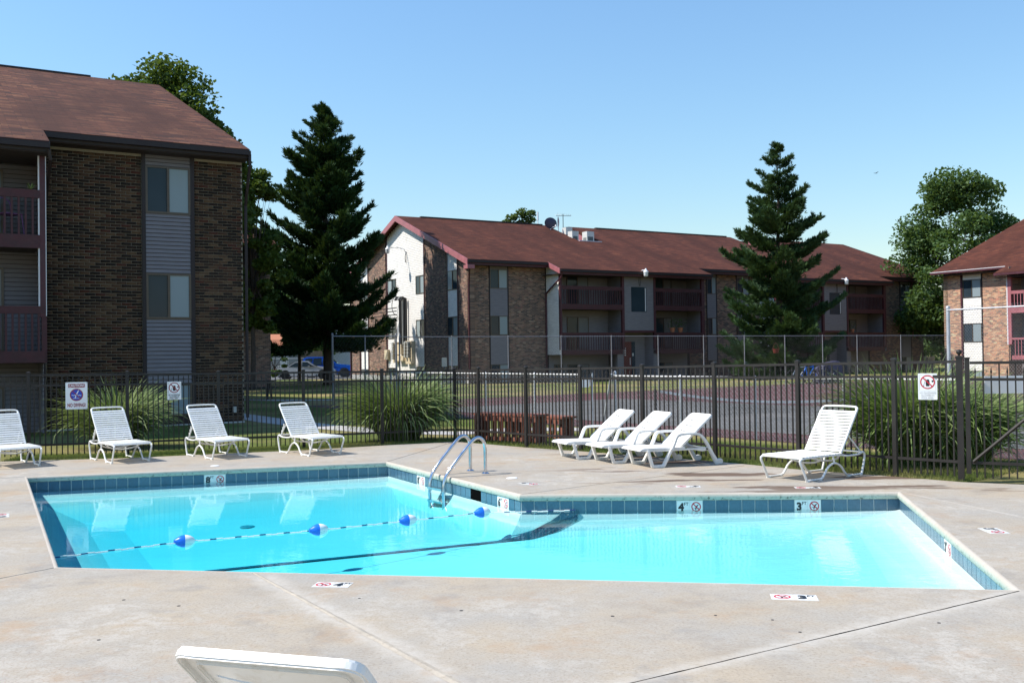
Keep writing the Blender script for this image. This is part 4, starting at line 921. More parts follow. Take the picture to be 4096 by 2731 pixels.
# --- projecting bays: geometry found on the first one
x_sl = fx(2186); r = None
lo_, hi_ = .2, 4.0
for _ in range(40):
    m_ = (lo_ + hi_) / 2; p = FB.o + FB.x * x_sl - FB.y * m_; q = Vector((p.x, p.y, 3)) - EYE; pxx = 2048 + FPX * q.dot(XI) / q.dot(FWD)
    lo_, hi_ = (m_, hi_) if pxx < 2243 else (lo_, m_)
PB = min(2.6, lo_); WBf = front(-PB); bx = lambda px: fx(px, -PB); bz = lambda py, px=2370: fzz(px, py, -PB)
xs = dict(a=bx(2240), a2=bx(2247), b=bx(2488), b2=bx(2497), c=bx(2615), c2=bx(2622), d=bx(2806), d2=bx(2817)); period = bx(3290) - xs['b']
ob = -PB - .45; zbe = ze + slB * (ob + ovy)
def bay(dx, pot=False):
    X = {k: v + dx for k, v in xs.items()}; top = zbe - .16; zt3, zr3, zb3, zu3 = bz(1145), bz(1160), bz(1217), bz(1238); zt2, zr2, zb2, zu2 = bz(1330), bz(1341), bz(1399), bz(1418)
    for a, b in ((X['a'], X['a2']), (X['b'], X['b2']), (X['c'], X['c2']), (X['d'], X['d2'])): bar(bB, WBf, a, b, -.14, .02, zu2 + .3, top, "balcony_post", M['maroon'])
    for a, b in ((X['a2'], X['b']), (X['c2'], X['d'])):
        balcony(bB, WBf, a, b, zt3, zr3, zb3, zu3, PB, 24); balcony(bB, WBf, a - .05, b + (0 if a == X['a2'] else .05), zt2, zr2, zb2, zu2, PB, 24)
        # back wall with sliding door and window, both upper floors and the ground floor
        mb = MB(); boards(mb, front(-.02), a, b, 0, top + .2, .11); stuff(mb.build("balcony_back_wall", M['siding'], bB)); bar(bB, W0, a - .2, b + .3, -.3, .0, 0, wallz, "wall_core", M['soffit'])
        wd_ = b - a
        for zt_, zb_ in ((fzz(2330, 1098), zb3), (fzz(2330, 1268), zb2), (fzz(2330, 1455), .15)):
            window(bB, front(-.04), a + wd_ * .08, a + wd_ * .22, (zt_ + zb_) / 2 - .1, zt_, 'glass_dark', 'glass_dark', .05); window(bB, front(-.04), a + wd_ * .30, a + wd_ * .66, zb_ + .05 if zb_ > 1 else (zt_ + zb_) / 2 - .2, zt_, 'glass_dark', 'glass_curtain', .05)
    # side walls of the bay, lapped siding; sloped lower ends of the outer walls
    mb = MB(); boards(mb, gableL(X['a'] + .02), -PB + .02, -.0, zu2 + .02, roofz(-.2), .1, topf=lambda a: roofz(a)); stuff(mb.build("bay_side_wall", M['siding_sunlit'], bB))
    for xx in (X['b'] + .02, X['d'] + .02): mb = MB(); boards(mb, gableL(xx), -PB + .14, 0, zu2, top + .3, .11); stuff(mb.build("balcony_side_wall", M['siding'], bB))
    mb = MB(); boards(mb, gableR(X['d2']), -PB, 0, zu2, top + .3, .11); stuff(mb.build("bay_side_wall", M['siding'], bB))
    for xx in (X['b2'] - .01, X['c'] + .01): bar(bB, gableL(xx), -PB + .14, 0, -.02, .0, 0, top, "stair_side_wall", M['siding'])
    # stairwell: siding with window above the entrance
    s0, s1 = X['b2'], X['c']; zt_, zb_ = bz(1088, 2550), bz(1321, 2550); wa, wb = bx(2526) + dx, bx(2587) + dx; wz1, wz0 = bz(1148, 2550), bz(1247, 2550)
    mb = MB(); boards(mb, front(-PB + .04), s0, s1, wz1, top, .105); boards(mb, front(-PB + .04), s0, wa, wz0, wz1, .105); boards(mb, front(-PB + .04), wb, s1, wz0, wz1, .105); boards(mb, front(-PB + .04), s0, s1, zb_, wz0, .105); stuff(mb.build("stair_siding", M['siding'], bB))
    bar(bB, front(-PB + .06), s0, s1, -.1, 0, zb_, top, "stair_core", M['soffit'])
    w_ = bar(bB, front(-PB + .04), wa, wb, 0, .012, wz0, wz1, "stair_window", M['glass_dark']); bar(bB, front(-PB + .04), wb - .12, wb - .05, .012, .02, wz0 + .05, wz1 - .05, "curtain", M['white_metal'])
    bar(bB, front(-PB + .04), s0, s1, -.1, .04, bz(1330, 2550), zb_, "stair_trim", M['maroon'])
    # recessed entrance with red door
    mb = MB(); boards(mb, front(-PB + 1.0), s0, s1, 0, zb_, .11); stuff(mb.build("entrance_wall", M['siding'], bB))
    da, db = bx(2502) + dx + .12, bx(2552) + dx + .12; dt = bz(1366, 2525)
    dr = bar(bB, front(-PB + .98), da, db, 0, .06, .05, dt, "entrance_door", M['door_red']); bar(bB, front(-PB + .98), db + .05, db + .32, 0, .03, .2, dt, "side_light", M['glass_dark'])
    bar(bB, front(-PB + .91), db - .14, db - .09, 0, .02, .9, 1.35, "door_handle", M['white_metal'])
    for k in range(4): bar(bB, front(-PB + .915), (da + db) / 2 - .05, (da + db) / 2 + .05, 0, .004, dt - .45 - k * .14, dt - .38 - k * .14, "door_number_plate", M['sign_white'])
    bar(bB, front(-PB + .95), db + .1, db + .2, 0, .004, dt - .9, dt - .72, "notice", M['sign_white'])
    # ground-floor wall under the balconies and concrete side walls at the entrance
    bar(bB, front(-PB + .1), s0 - .5, s0 - .05, -.2, .0, 0, zu2, "entrance_pier", M['siding']); bar(bB, front(-PB + .1), s1 + .05, s1 + .45, -.2, .0, 0, zu2, "entrance_pier", M['siding'])
bay(0.0); bay(period)
# wall between and beyond the bays
def midwall(a, b, wins):
    x = a
    for w0, w1 in wins:
        bar(bB, W0, x, w0 - .07, -.3, 0, 0, wallz, "brick_wall", M['brick_x']); win_strip(W0, w0, w1, fl, 0, wallz); x = w1 + .07
    bar(bB, W0, x, b, -.3, 0, 0, wallz, "brick_wall", M['brick_x'])
aM, bM_ = xs['d2'], xs['a'] + period
midwall(aM, bM_, [(fx(2828), fx(2864)), (bM_ - 2.1, bM_ - 1.0)])
midwall(xs['d2'] + period, xEnd, [(fx(3600), fx(3640))])
bar(bB, gableR(xEnd), 0, depthB, -.3, 0, 0, wallz, "end_wall", M['brick_y']); bar(bB, W0, 0, xEnd, -depthB, -depthB + .3, 0, wallz, "back_wall", M['brick_x'])
# --- sunlit gable wall
Wg = gableL(0)
def gbrick(p0, p1):
    a, b = gy(p0), gy(p1); mids = [a, b] + ([yrB] if a < yrB < b else [])
    pts = [(0, a, 0), (0, b, 0), (0, b, roofz(b))] + ([(0, yrB, roofz(yrB))] if a < yrB < b else []) + [(0, a, roofz(a))]
    MB().prism(pts, (0, 0, 0), (.3, 0, 0)).build("brick_wall", M['brick_y'], bB)
for p0, p1 in ((1880, 1834), (1783, 1699), (1543, 1475), (1436, 1403)): gbrick(p0, p1)
def gstrip(p0, p1, wins, trims=True, L='glass_dark', Rr='glass_blind_sky'):
    a, b = gy(p0), gy(p1); mb = MB(); holes = [(gy(q0), gy(q1), gz((q0 + q1) / 2, yb), gz((q0 + q1) / 2, yt)) for q0, q1, yt, yb in wins]
    zcuts = sorted({0.0, roofz(yrB)} | {h[2] for h in holes} | {h[3] for h in holes})
    for z0, z1 in zip(zcuts[:-1], zcuts[1:]):
        xs_ = [a]
        for h in sorted(holes):
            if h[2] <= z0 + .001 and h[3] >= z1 - .001: xs_ += [h[0], h[1]]
        xs_.append(b)
        for s0, s1 in zip(xs_[0::2], xs_[1::2]):
            if s1 - s0 > .02: boards(mb, Wg, s0, s1, z0, z1, .112, topf=roofz)
    stuff(mb.build("gable_siding", M['siding_sunlit'], bB))
    MB().prism([(.05, a, 0), (.05, b, 0), (.05, b, roofz(b))] + ([(.05, yrB, roofz(yrB))] if a < yrB < b else []) + [(.05, a, roofz(a))], (0, 0, 0), (.2, 0, 0)).build("wall_core", M['soffit'], bB)
    for i, h in enumerate(holes): window(bB, Wg, h[0], h[1], h[2], h[3], [L, 'glass_blind_sky', 'glass_dark', 'glass_curtain'][i % 4], [Rr, 'glass_dark', 'glass_curtain'][i % 3], .05, -.01)
    if trims:
        for q in (b, a): bar(bB, Wg, q - .05, q + .05, -.02, .04, 0, roofz(q) - .02, "wall_trim", M['maroon'])
gstrip(1832, 1791, [(1832, 1791, 1081, 1160), (1832, 1791, 1266, 1345), (1832, 1791, 1462, 1530)])
gstrip(1698, 1550, [(1586, 1553, 1117, 1188), (1698, 1665, 1101, 1175), (1586, 1553, 1289, 1345 + 10), (1698, 1665, 1278, 1350), (1586, 1553, 1470, 1525), (1698, 1665, 1465, 1528)])
gstrip(1473, 1443, [(1473, 1443, 1132, 1200), (1473, 1443, 1296, 1362), (1473, 1443, 1476, 1520)])
bar(bB, Wg, -.02, depthB + .02, -.02, .05, 0, .35, "foundation", M['foundation'])
# --- roof with two service wells cut behind the ridge line
def RP(px, py): return FB.hitplane(px, py, -ovy, ze, slB)
k1 = RP(2154, 887)[0]; k2a = RP(2285, 962); s2x = FB.hity(2259, 900, yrB)[0]; yl = k2a[1]; lipx0, lipx1 = k2a[0], RP(2410, 970)[0]
e2 = FB.hity(2921, 939, yrB)[0]; e3 = FB.hity(3206, 960, yrB)[0]; e4 = FB.hity(3372, 970, yrB)[0]; zy = lambda y: ze + slB * (y + ovy)
def roofpiece(x0, x1, y0, y1, nm="roof"): roofslab(bB, [(x0, y0, zy(y0)), (x1, y0, zy(y0)), (x1, y1, zy(y1)), (x0, y1, zy(y1))], .16, nm, M['shingle_b'])
w1a, w1b = k1, lipx1; w2a, w2b = e2, e2 + (lipx1 - k1); xL, xR = -ovx, e4
b1a, b1b, b2a, b2b = xs['a'] - .25, xs['d2'] + .3, xs['a'] + period - .25, xs['d2'] + period + .3
yw = yl
# lower half of the slope runs the full length; it drops farther over the bays
roofslab(bB, [(xL, -ovy, zy(-ovy)), (b1a, -ovy, zy(-ovy)), (b1a, ob, zbe), (b1b, ob, zbe), (b1b, -ovy, zy(-ovy)), (b2a, -ovy, zy(-ovy)), (b2a, ob, zbe), (b2b, ob, zbe), (b2b, -ovy, zy(-ovy)), (xR, -ovy, zy(-ovy)), (xR, yw, zy(yw)), (xL, yw, zy(yw))], .16, "roof", M['shingle_b'])
for x0, x1 in ((xL, w1a), (w1b, w2a), (w2b, xR)): roofpiece(x0, x1, yw, yrB)
for x0, x1 in ((w1a, w1b), (w2a, w2b)):
    z_ = zy(yw) - .5; MB().box(x0, x1, yw - .1, 2 * yrB - yw, z_ - .1, z_).build("service_well_floor", M['soffit'], bB)
    MB().prism([(x1, yw, z_), (x1, 2 * yrB - yw, z_), (x1, yrB, zr - .02)], (.02, 0, 0), (.12, 0, 0)).build("well_gable", M['pink_trim'], bB)
    MB().prism([(x0, yw, z_), (x0, 2 * yrB - yw, z_), (x0, yrB, zr - .05)], (-.12, 0, 0), (-.02, 0, 0)).build("well_gable", M['pink_trim'], bB)
    MB().box(x0, x1, yw - .02, yw + .12, zy(yw) - .12, zy(yw) + .05).build("well_flashing", M['white_metal'], bB)
def backpiece(x0, x1): roofslab(bB, [(x0, yrB, zr), (x1, yrB, zr), (x1, 2 * yrB + ovy, ze), (x0, 2 * yrB + ovy, ze)], .16, "roof", M['shingle_b'])
for x0, x1 in ((xL, w1a), (w1b, w2a), (w2b, xR)): backpiece(x0, x1)
for x0, x1 in ((xL + 1.8, w1a - .4), (w1b + 2.4, w2a - .5)): bar(bB, front(yrB), x0, x1, -.12, .12, zr - .03, zr + .06, "ridge_vent", M['dark_trim'])
# eaves: fascia, gutters and soffits
for x0, x1, y_, z_ in ((xL, b1a, -ovy, ze), (b1a, b1b, ob, zbe), (b1b, b2a, -ovy, ze), (b2a, b2b, ob, zbe), (b2b, xR, -ovy, ze)):
    bar(bB, front(0), x0, x1, -y_ - .02, -y_ + .1, z_ - .18, z_ - .03, "gutter", M['dark_trim']); bar(bB, front(0), x0, x1, .0, -y_ - .03, z_ - .30, z_ - .26, "soffit", M['soffit']); bar(bB, front(0), x0, x1, -y_ - .06, -y_ - .02, z_ - .32, z_ - .16, "fascia", M['maroon'])
for x_ in (b1a, b2a): MB().hexa([(x_ - .05, ob, zbe - .3), (x_, ob, zbe - .3), (x_, -ovy, ze - .3), (x_ - .05, -ovy, ze - .3), (x_ - .05, ob, zbe + .0), (x_, ob, zbe + .0), (x_, -ovy, ze + .0), (x_ - .05, -ovy, ze + .0)]).build("bay_rake_board", M['pink_trim'], bB)
for sgn in (0, 1):
    Y0, Y1 = (-ovy - .05, yrB) if not sgn else (2 * yrB + ovy + .05, yrB)
    MB().hexa([(xL - .06, Y0, ze - .36), (xL, Y0, ze - .36), (xL, Y1, zr - .36), (xL - .06, Y1, zr - .36), (xL - .06, Y0, ze + .0), (xL, Y0, ze + .0), (xL, Y1, zr + .0), (xL - .06, Y1, zr + .0)]).build("rake_board", M['pink_trim'], bB)
    MB().box(xL - .06, xL + .4, Y0 - .05 if sgn == 0 else Y0 - .45, Y0 + .45 if sgn == 0 else Y0 + .05, ze - .55, ze - .33).build("eave_return", M['pink_trim'], bB)
# downspouts
g1 = gy(1870); downspout(bB, [(-.3, -ovy, ze - .2), (-.34, -ovy, ze - .5), (-.06, -.1, ze - 1.2), (-.06, -.06, ze - 1.5), (-.06, -.06, 0)], mat=M['maroon'], r=.05)
downspout(bB, [(xs['a'] - .1, ob, zbe - .15), (xs['a'] - .12, ob + .1, zbe - .5), (xs['a'] - .08, -.15, zbe - 1.35), (xs['a'] - .08, -.1, zbe - 1.6), (xs['a'] - .08, -.1, 0)], mat=M['maroon'], r=.05)
g5 = gy(1404); downspout(bB, [(-.06, g5, ze - .5), (-.06, g5, 0)], mat=M['maroon'], r=.05)

# ------------------------------------------------------------------ service gear on building B
def child_frame(name, label, cat, lx, ly, lz, rot=0.0, group=None):
    p = FB.o + FB.x * lx + FB.y * ly; return thing(name, label, cat, (p.x, p.y, lz), AU + rot, group)
def ac_unit(lx, ly, lz, w, h, label):
    r_ = child_frame("ac_unit", label, "AC unit", lx, ly, lz, 0, "rooftop AC units"); MB().box(-w / 2, w / 2, -w / 2, w / 2, 0, h).build("cabinet", M['ac_metal'], r_)
    for k in range(5): x = -w / 2 + .08 + k * (w - .16) / 5; MB().box(x, x + (w - .2) / 6, -w / 2 - .012, -w / 2, .08, h * .72).build("grille_panel", M['ac_grille'], r_)
    for k in range(4): y = -w / 2 + .1 + k * (w - .2) / 4; MB().box(-w / 2 - .012, -w / 2, y, y + (w - .2) / 9, .1, h * .68).build("vent_slot", M['ac_grille'], r_)
    MB().lathe([(w * .4, 0), (w * .4, .04), (.01, .05)], 18, (0, 0, h)).build("fan_guard", M['ac_grille'], r_)
zfl = zy(yw) - .5
def roof_at(px, y): x, z = FB.hity(px, 950, y); return x
for px0, px1, ty, yy, lab in ((2251, 2286, 912, yw + 2.6, "tall pale AC unit with dark top vents beside the dish on the roof"), (2275, 2311, 926, yw + 1.0, "grey louvred AC unit on the roof in front of the rose gable"), (2333, 2372, 928, yw + 1.0, "grey louvred AC unit standing alone on the roof lip")):
    x0, x1 = roof_at(px0, yy), roof_at(px1, yy); zt_ = FB.hity((px0 + px1) / 2, ty, yy)[1]; ac_unit((x0 + x1) / 2, yy, zfl, min(1.1, (x1 - x0) * .72), zt_ - zfl, lab)
# satellite dish on the roof edge
dx_, dz_ = FB.hity(2202, 893, yrB - 1.2); d_ = child_frame("satellite_dish", "dark oval satellite dish on the roof edge", "dish", dx_, yrB - 1.2, zy(yrB - 1.2) - .05)
hd = dz_ - zy(yrB - 1.2)
MB().tube([(0, 0, 0), (.02, 0, hd)], .035, 8).build("mast", M['galv'], d_)
mb = MB(); vs_ = []
for i in range(6):
    r_ = .52 * i / 5
    for k in range(24): a = 2 * math.pi * k / 24; vs_.append((r_ * math.cos(a) * 1.0, -.12 + .35 * r_ * r_, hd + .05 + r_ * math.sin(a) * .78))
mb.add(vs_, [(i * 24 + k, i * 24 + (k + 1) % 24, (i + 1) * 24 + (k + 1) % 24, (i + 1) * 24 + k) for i in range(5) for k in range(24)]); mb.build("reflector", M['tarp'], d_, smooth=True)
MB().tube([(0, -.1, hd - .3), (.1, -.55, hd - .2)], .02, 6).build("feed_arm", M['lamp_white'], d_); MB().box(.06, .16, -.62, -.5, hd - .24, hd - .12).build("receiver", M['lamp_white'], d_)
dx_, dz_ = FB.hity(2233, 890, yrB - .6); d2 = child_frame("satellite_dish", "satellite dish seen edge-on beside the antenna mast", "dish", dx_, yrB - .6, zy(yrB - .6) - .3, 1.1); hd = dz_ - zy(yrB - .6) + .3
MB().tube([(0, 0, 0), (0, 0, hd)], .03, 8).build("mast", M['galv'], d2); MB().lathe([(.01, .0), (.25, .02), (.42, .07), (.43, .075), (.25, .035), (.01, .015)], 20, (0, 0, 0), 'y').build("reflector", M['tarp'], d2, smooth=True, loc=(0, -.06, hd))
# TV antenna
ax_, az_ = FB.hity(2252, 862, yrB); an_ = child_frame("tv_antenna", "thin roof TV antenna with many rods", "antenna", ax_, yrB, zr - .5); ha = az_ - zr + .5
MB().tube([(0, 0, 0), (0, 0, ha + .1)], .025, 6).build("mast", M['black_cable'], an_); MB().tube([(-.6, 0, ha - .05), (.75, .1, ha + .03)], .018, 5).build("boom", M['black_cable'], an_)
for k, x in enumerate(np.linspace(-.55, .7, 7)): MB().tube([(x - .2, -.5 + .05 * k, ha + .08), (x, 0, ha), (x + .15, .5 - .05 * k, ha + .1)], .009, 5).build("rod", M['white_pipe'], an_)
vx, vz = FB.hity(2163, 870, yrB); v_ = child_frame("vent_pipe", "short white roof vent pipe", "vent pipe", vx, yrB + .4, zr - .3); MB().tube([(0, 0, 0), (0, 0, vz - zr + .15)], .03, 8).tube([(0, 0, vz - zr + .15), (0, 0, vz - zr + .75)], .06, 8).build("pipe", M['lamp_white'], v_)
# flood lamps
def flood(lx, ly, lz, ang, label, arm=.7, box=True):
    r_ = child_frame("flood_lamp", label, "lamp", lx, ly, lz, ang, "wall flood lamps"); MB().tube([(0, 0, 0), (0, -.15, .25), (0, -arm * .5, .33), (0, -arm, .30)], .03, 8).build("arm", M['lamp_white'], r_)
    MB().lathe([(.05, .2), (.07, .1), (.16, .0), (.17, -.03), (.15, -.05)], 16, (0, -arm, .22)).build("hood", M['lamp_white'], r_, smooth=True); MB().lathe([(.14, -.05), (.13, -.26), (.1, -.30), (.01, -.31)], 16, (0, -arm, .22)).build("lens", M['lamp_white'], r_, smooth=True)
    MB().tube(smooth_path([(.06, -.04, .1), (.12, -.05, -.2), (.02, -.05, -.75), (-.08, -.05, -.3), (0, -.02, .0)]), .014, 5).build("cable", M['black_cable'], r_)
ly, lz = FB.hitx(1625, 1012, 0); flood(-.02, ly, lz, -math.pi / 2, "flood lamp on a curved arm high on the sunlit white gable", 1.3)
lx, lz = FB.hity(2556, 1104, -PB); flood(lx, -PB, lz, 0, "white flood lamp above the stairwell window in clear view"); lx, lz = FB.hity(3345, 1135, -PB); flood(lx, -PB, lz, .6, "white flood lamp on the stairwell siding next to the spruce")
# electrical meters and conduits on the gable
my, mz = FB.hitx(1620, 1390, 0); em = child_frame("electric_meter_bank", "cream meter cabinets with dark conduits on the sunlit gable", "meter bank", 0, my, 0)
def eb(p0, p1, y0, y1, d_, nm, mat, o0=0.0):
    a, z1_ = FB.hitx(p0, y0, 0); b, z0_ = FB.hitx(p1, y1, 0); a, b = sorted((a - my, b - my)); return fbox(MB(), gableL(0), a, b, o0, o0 + d_, z0_, z1_).build(nm, mat, em)
eb(1605, 1624, 1377, 1417, .35, "cabinet", M['box_cream']); eb(1604, 1629, 1422, 1443, .3, "cabinet", M['box_cream']); eb(1635, 1661, 1364, 1455, .25, "meter_panel", M['box_cream']); eb(1583, 1598, 1368, 1450, .22, "meter_panel", M['box_cream']); eb(1548, 1561, 1399, 1438, .2, "cabinet", M['box_cream'])
for c_ in range(2):
    for r_ in range(5):
        q, zz = FB.hitx(1641 + c_ * 12, 1372 + r_ * 13, 0); MB().lathe([(.11, 0), (.11, .14), (.08, .18), (.01, .18)], 12, (0, 0, 0), 'x').build("meter", M['box_grey'], em, loc=(-.43, q - my, zz))
    for r_ in range(5):
        if c_: continue
        q, zz = FB.hitx(1590, 1375 + r_ * 14, 0); MB().lathe([(.11, 0), (.11, .14), (.08, .18), (.01, .18)], 12, (0, 0, 0), 'x').build("meter", M['box_grey'], em, loc=(-.40, q - my, zz))
for px in (1607, 1613, 1619, 1625, 1632):
    q, z1_ = FB.hitx(px, 1194, 0); q0, z0_ = FB.hitx(px, 1385, 0); MB().tube([(-.16, q - my, z0_), (-.16, q - my, z1_), (-.3, q - my + .15, z1_ + .1), (-.42, q - my + .2, z1_ - .12)], .065, 8).build("conduit", M['black_cable'] if px != 1619 else M['box_grey'], em)
for k, (y0, y1) in enumerate(((1231, 1226), (1244, 1240), (1258, 1252))):
    q1, z1_ = FB.hitx(1603, y0, 0); MB().tube(smooth_path([(-.3, q1 - my, z1_), (-3, q1 - my + 4, z1_ - .35), (-9, q1 - my + 13, z1_ + .3)], 3), .03, 5).build("service_cable", M['black_cable'], em)
q, z_ = FB.hitx(1598, 1215, 0); MB().tube(smooth_path([(-.3, q - my - .2, z_ + .6), (-.35, q - my + .5, z_ + .2), (-.35, q - my + .4, z_ - .6), (-.3, q - my - .3, z_ - .8)], 3), .025, 5).build("drip_loop", M['black_cable'], em)
# potted plants and chairs on the balconies
def pot_plant(px, py, label, s=1.0):
    x_, z_ = FB.hity(px, py, -PB + .25); r_ = child_frame("potted_plant", label, "plant", x_, -PB + .25, z_, 0, "potted plants on the balcony"); MB().lathe([(.12 * s, 0), (.17 * s, .25 * s), (.185 * s, .25 * s), (.18 * s, .3 * s), (.01, .28 * s)], 14).build("pot", M['terracotta'], r_, smooth=True)
    V = []; F = []
    for k in range(90):
        a = random.uniform(0, 6.28); u_ = random.uniform(.1, .6) * s; b = Vector((math.cos(a) * u_ * .7, math.sin(a) * u_ * .7, .3 * s + random.uniform(0, .6) * s)); t_ = Vector((random.uniform(-1, 1), random.uniform(-1, 1), random.uniform(-.5, 1))).normalized() * .09 * s; n_ = t_.orthogonal().normalized() * .04 * s
        i = len(V); V += [b - n_, b + t_ * .6 - n_ * .2, b + t_, b + n_]; F.append((i, i + 1, i + 2, i + 3))
    mobj("foliage", npmesh("foliage", [tuple(v) for v in V], F, M['maple']), r_)
zb_ = 1330
pot_plant(2690, 1329, "leafy potted plant behind the balcony rail beside a dark doorway"); pot_plant(2722, 1329, "bushy plant in an orange pot on the balcony rail"); pot_plant(3410, 1330, "small potted plant on the balcony past the spruce", .8)
# ------------------------------------------------------------------ building C: sunlit brick block on the right
oC = atY(3779, 58 * K); FC = Frame((oC.x, oC.y), AU - math.pi / 2)
bC = thing("apartment_building", "sunlit tan brick apartment block with red roof beyond the tall fence and pool gate", "building", (oC.x, oC.y, 0), AU - math.pi / 2)
cx_ = lambda px, py=1200, y=0.0: FC.hity(px, py, y)[0]; cz_ = lambda px, py, y=0.0: FC.hity(px, py, y)[1]
zeC = cz_(3900, 1074, -.6); wC = zeC - .1; Wc = front(0)
t0, t1 = cx_(3850), cx_(3926)
bar(bC, Wc, 0, t0 - .1, -.3, 0, 0, wC, "brick_wall", M['brick_cx']); x2 = cx_(4031); bar(bC, Wc, t1 + .08, x2, -.3, 0, 0, wC, "brick_wall", M['brick_cx'])
win_strip(Wc, t0 + .05, t1, [(cz_(3890, 1118), cz_(3890, 1190)), (cz_(3890, 1293), cz_(3890, 1368)), (cz_(3890, 1482), cz_(3890, 1530))], 0, wC - .15, bC, .1, 'siding_sunlit', 'glass_dark', 'glass_blind_sky')
bar(bC, Wc, t0 - .1, t0, -.02, .05, 0, wC, "window_trim", M['maroon'])
bar(bC, gableL(0), .0, 18, -.3, -.001, 0, wC, "end_wall", M['brick_cy'])
# balcony bay on the right of the wall
PC = 1.3; WCf = front(-PC); xa = cx_(4030, 1200, -PC); xb = xa + 6.0; pz = lambda py, px=4075: cz_(px, py, -PC)
bar(bC, WCf, xa + .02, xa + .22, -.14, .02, pz(1377), pz(1100), "balcony_post", M['pink_trim']); bar(bC, WCf, xa - .06, xa + .02, -.12, .0, pz(1377), pz(1100), "corner_strip", M['white_metal'])
for a, b, c_, d_ in ((1161, 1174, 1221, 1251), (1350, 1358, 1421, 1438)):
    balcony(bC, WCf, xa + .22, xb, pz(a), pz(b), pz(c_), pz(d_), PC, 30)
for o_ in [c for c in bC.children if c.name.startswith(("balcony_rail", "balcony_beam", "baluster"))]: o_.data.materials[0] = M['pink_trim']
mb = boards(MB(), front(-.02), xa, xb, 0, wC, .11); stuff(mb.build("balcony_back_wall", M['siding'], bC)); bar(bC, Wc, x2, xb, -.3, 0, 0, wC, "wall_core", M['soffit'])
for a, b in ((1120, 1220), (1262, 1420)): window(bC, front(-.04), xa + 1.2, xa + 3.2, pz(b), pz(a), 'glass_dark', 'glass_dark', .05)
mb = boards(MB(), gableR(xa + .02), -PC + .14, 0, pz(1440), wC, .11); stuff(mb.build("balcony_side_wall", M['siding'], bC)); bar(bC, gableL(xa + .02), -PC + .12, 0, -.01, .02, pz(1440), wC, "bay_side_wall", M['brick_cy'])
yrC = 9.5; pk = FC.hitx(4052, 896, -.4); slC = .40; zrC = zeC + slC * (yrC + .6); obC = -PC - .4; zbC = zeC + slC * (obC + .6); nxC = xa - .5
roofslab(bC, [(-.4, -.6, zeC), (nxC, -.6, zeC), (nxC, obC, zbC), (26, obC, zbC), (26, yrC, zrC), (-.4, yrC, zrC)], .16, "roof", M['shingle_b']); roofslab(bC, [(26, 2 * yrC + .6, zeC), (-.4, 2 * yrC + .6, zeC), (-.4, yrC, zrC), (26, yrC, zrC)], .16, "roof", M['shingle_b'])
MB().prism([(0, .1, wC), (0, 2 * yrC - .1, wC), (0, yrC, zrC - .3)], (.02, 0, 0), (.2, 0, 0)).build("gable_wall", M['brick_cy'], bC)
bar(bC, Wc, -.42, nxC, .58, .7, zeC - .17, zeC - .06, "gutter", M['maroon']); bar(bC, Wc, -.42, nxC, .58, .71, zeC - .058, zeC - .02, "drip_edge", M['white_metal']); bar(bC, Wc, -.4, nxC, .0, .57, zeC - .28, zeC - .25, "soffit", M['soffit']); bar(bC, Wc, nxC, 26, -obC - .02, -obC + .1, zbC - .17, zbC - .03, "gutter", M['maroon']); bar(bC, Wc, nxC, 26, .0, -obC - .03, zbC - .28, zbC - .25, "soffit", M['soffit'])
MB().hexa([(nxC - .03, obC, zbC - .2), (nxC + .02, obC, zbC - .2), (nxC + .02, -.6, zeC - .2), (nxC - .03, -.6, zeC - .2), (nxC - .03, obC, zbC - .02), (nxC + .02, obC, zbC - .02), (nxC + .02, -.6, zeC - .02), (nxC - .03, -.6, zeC - .02)]).build("bay_cheek", M['maroon'], bC)
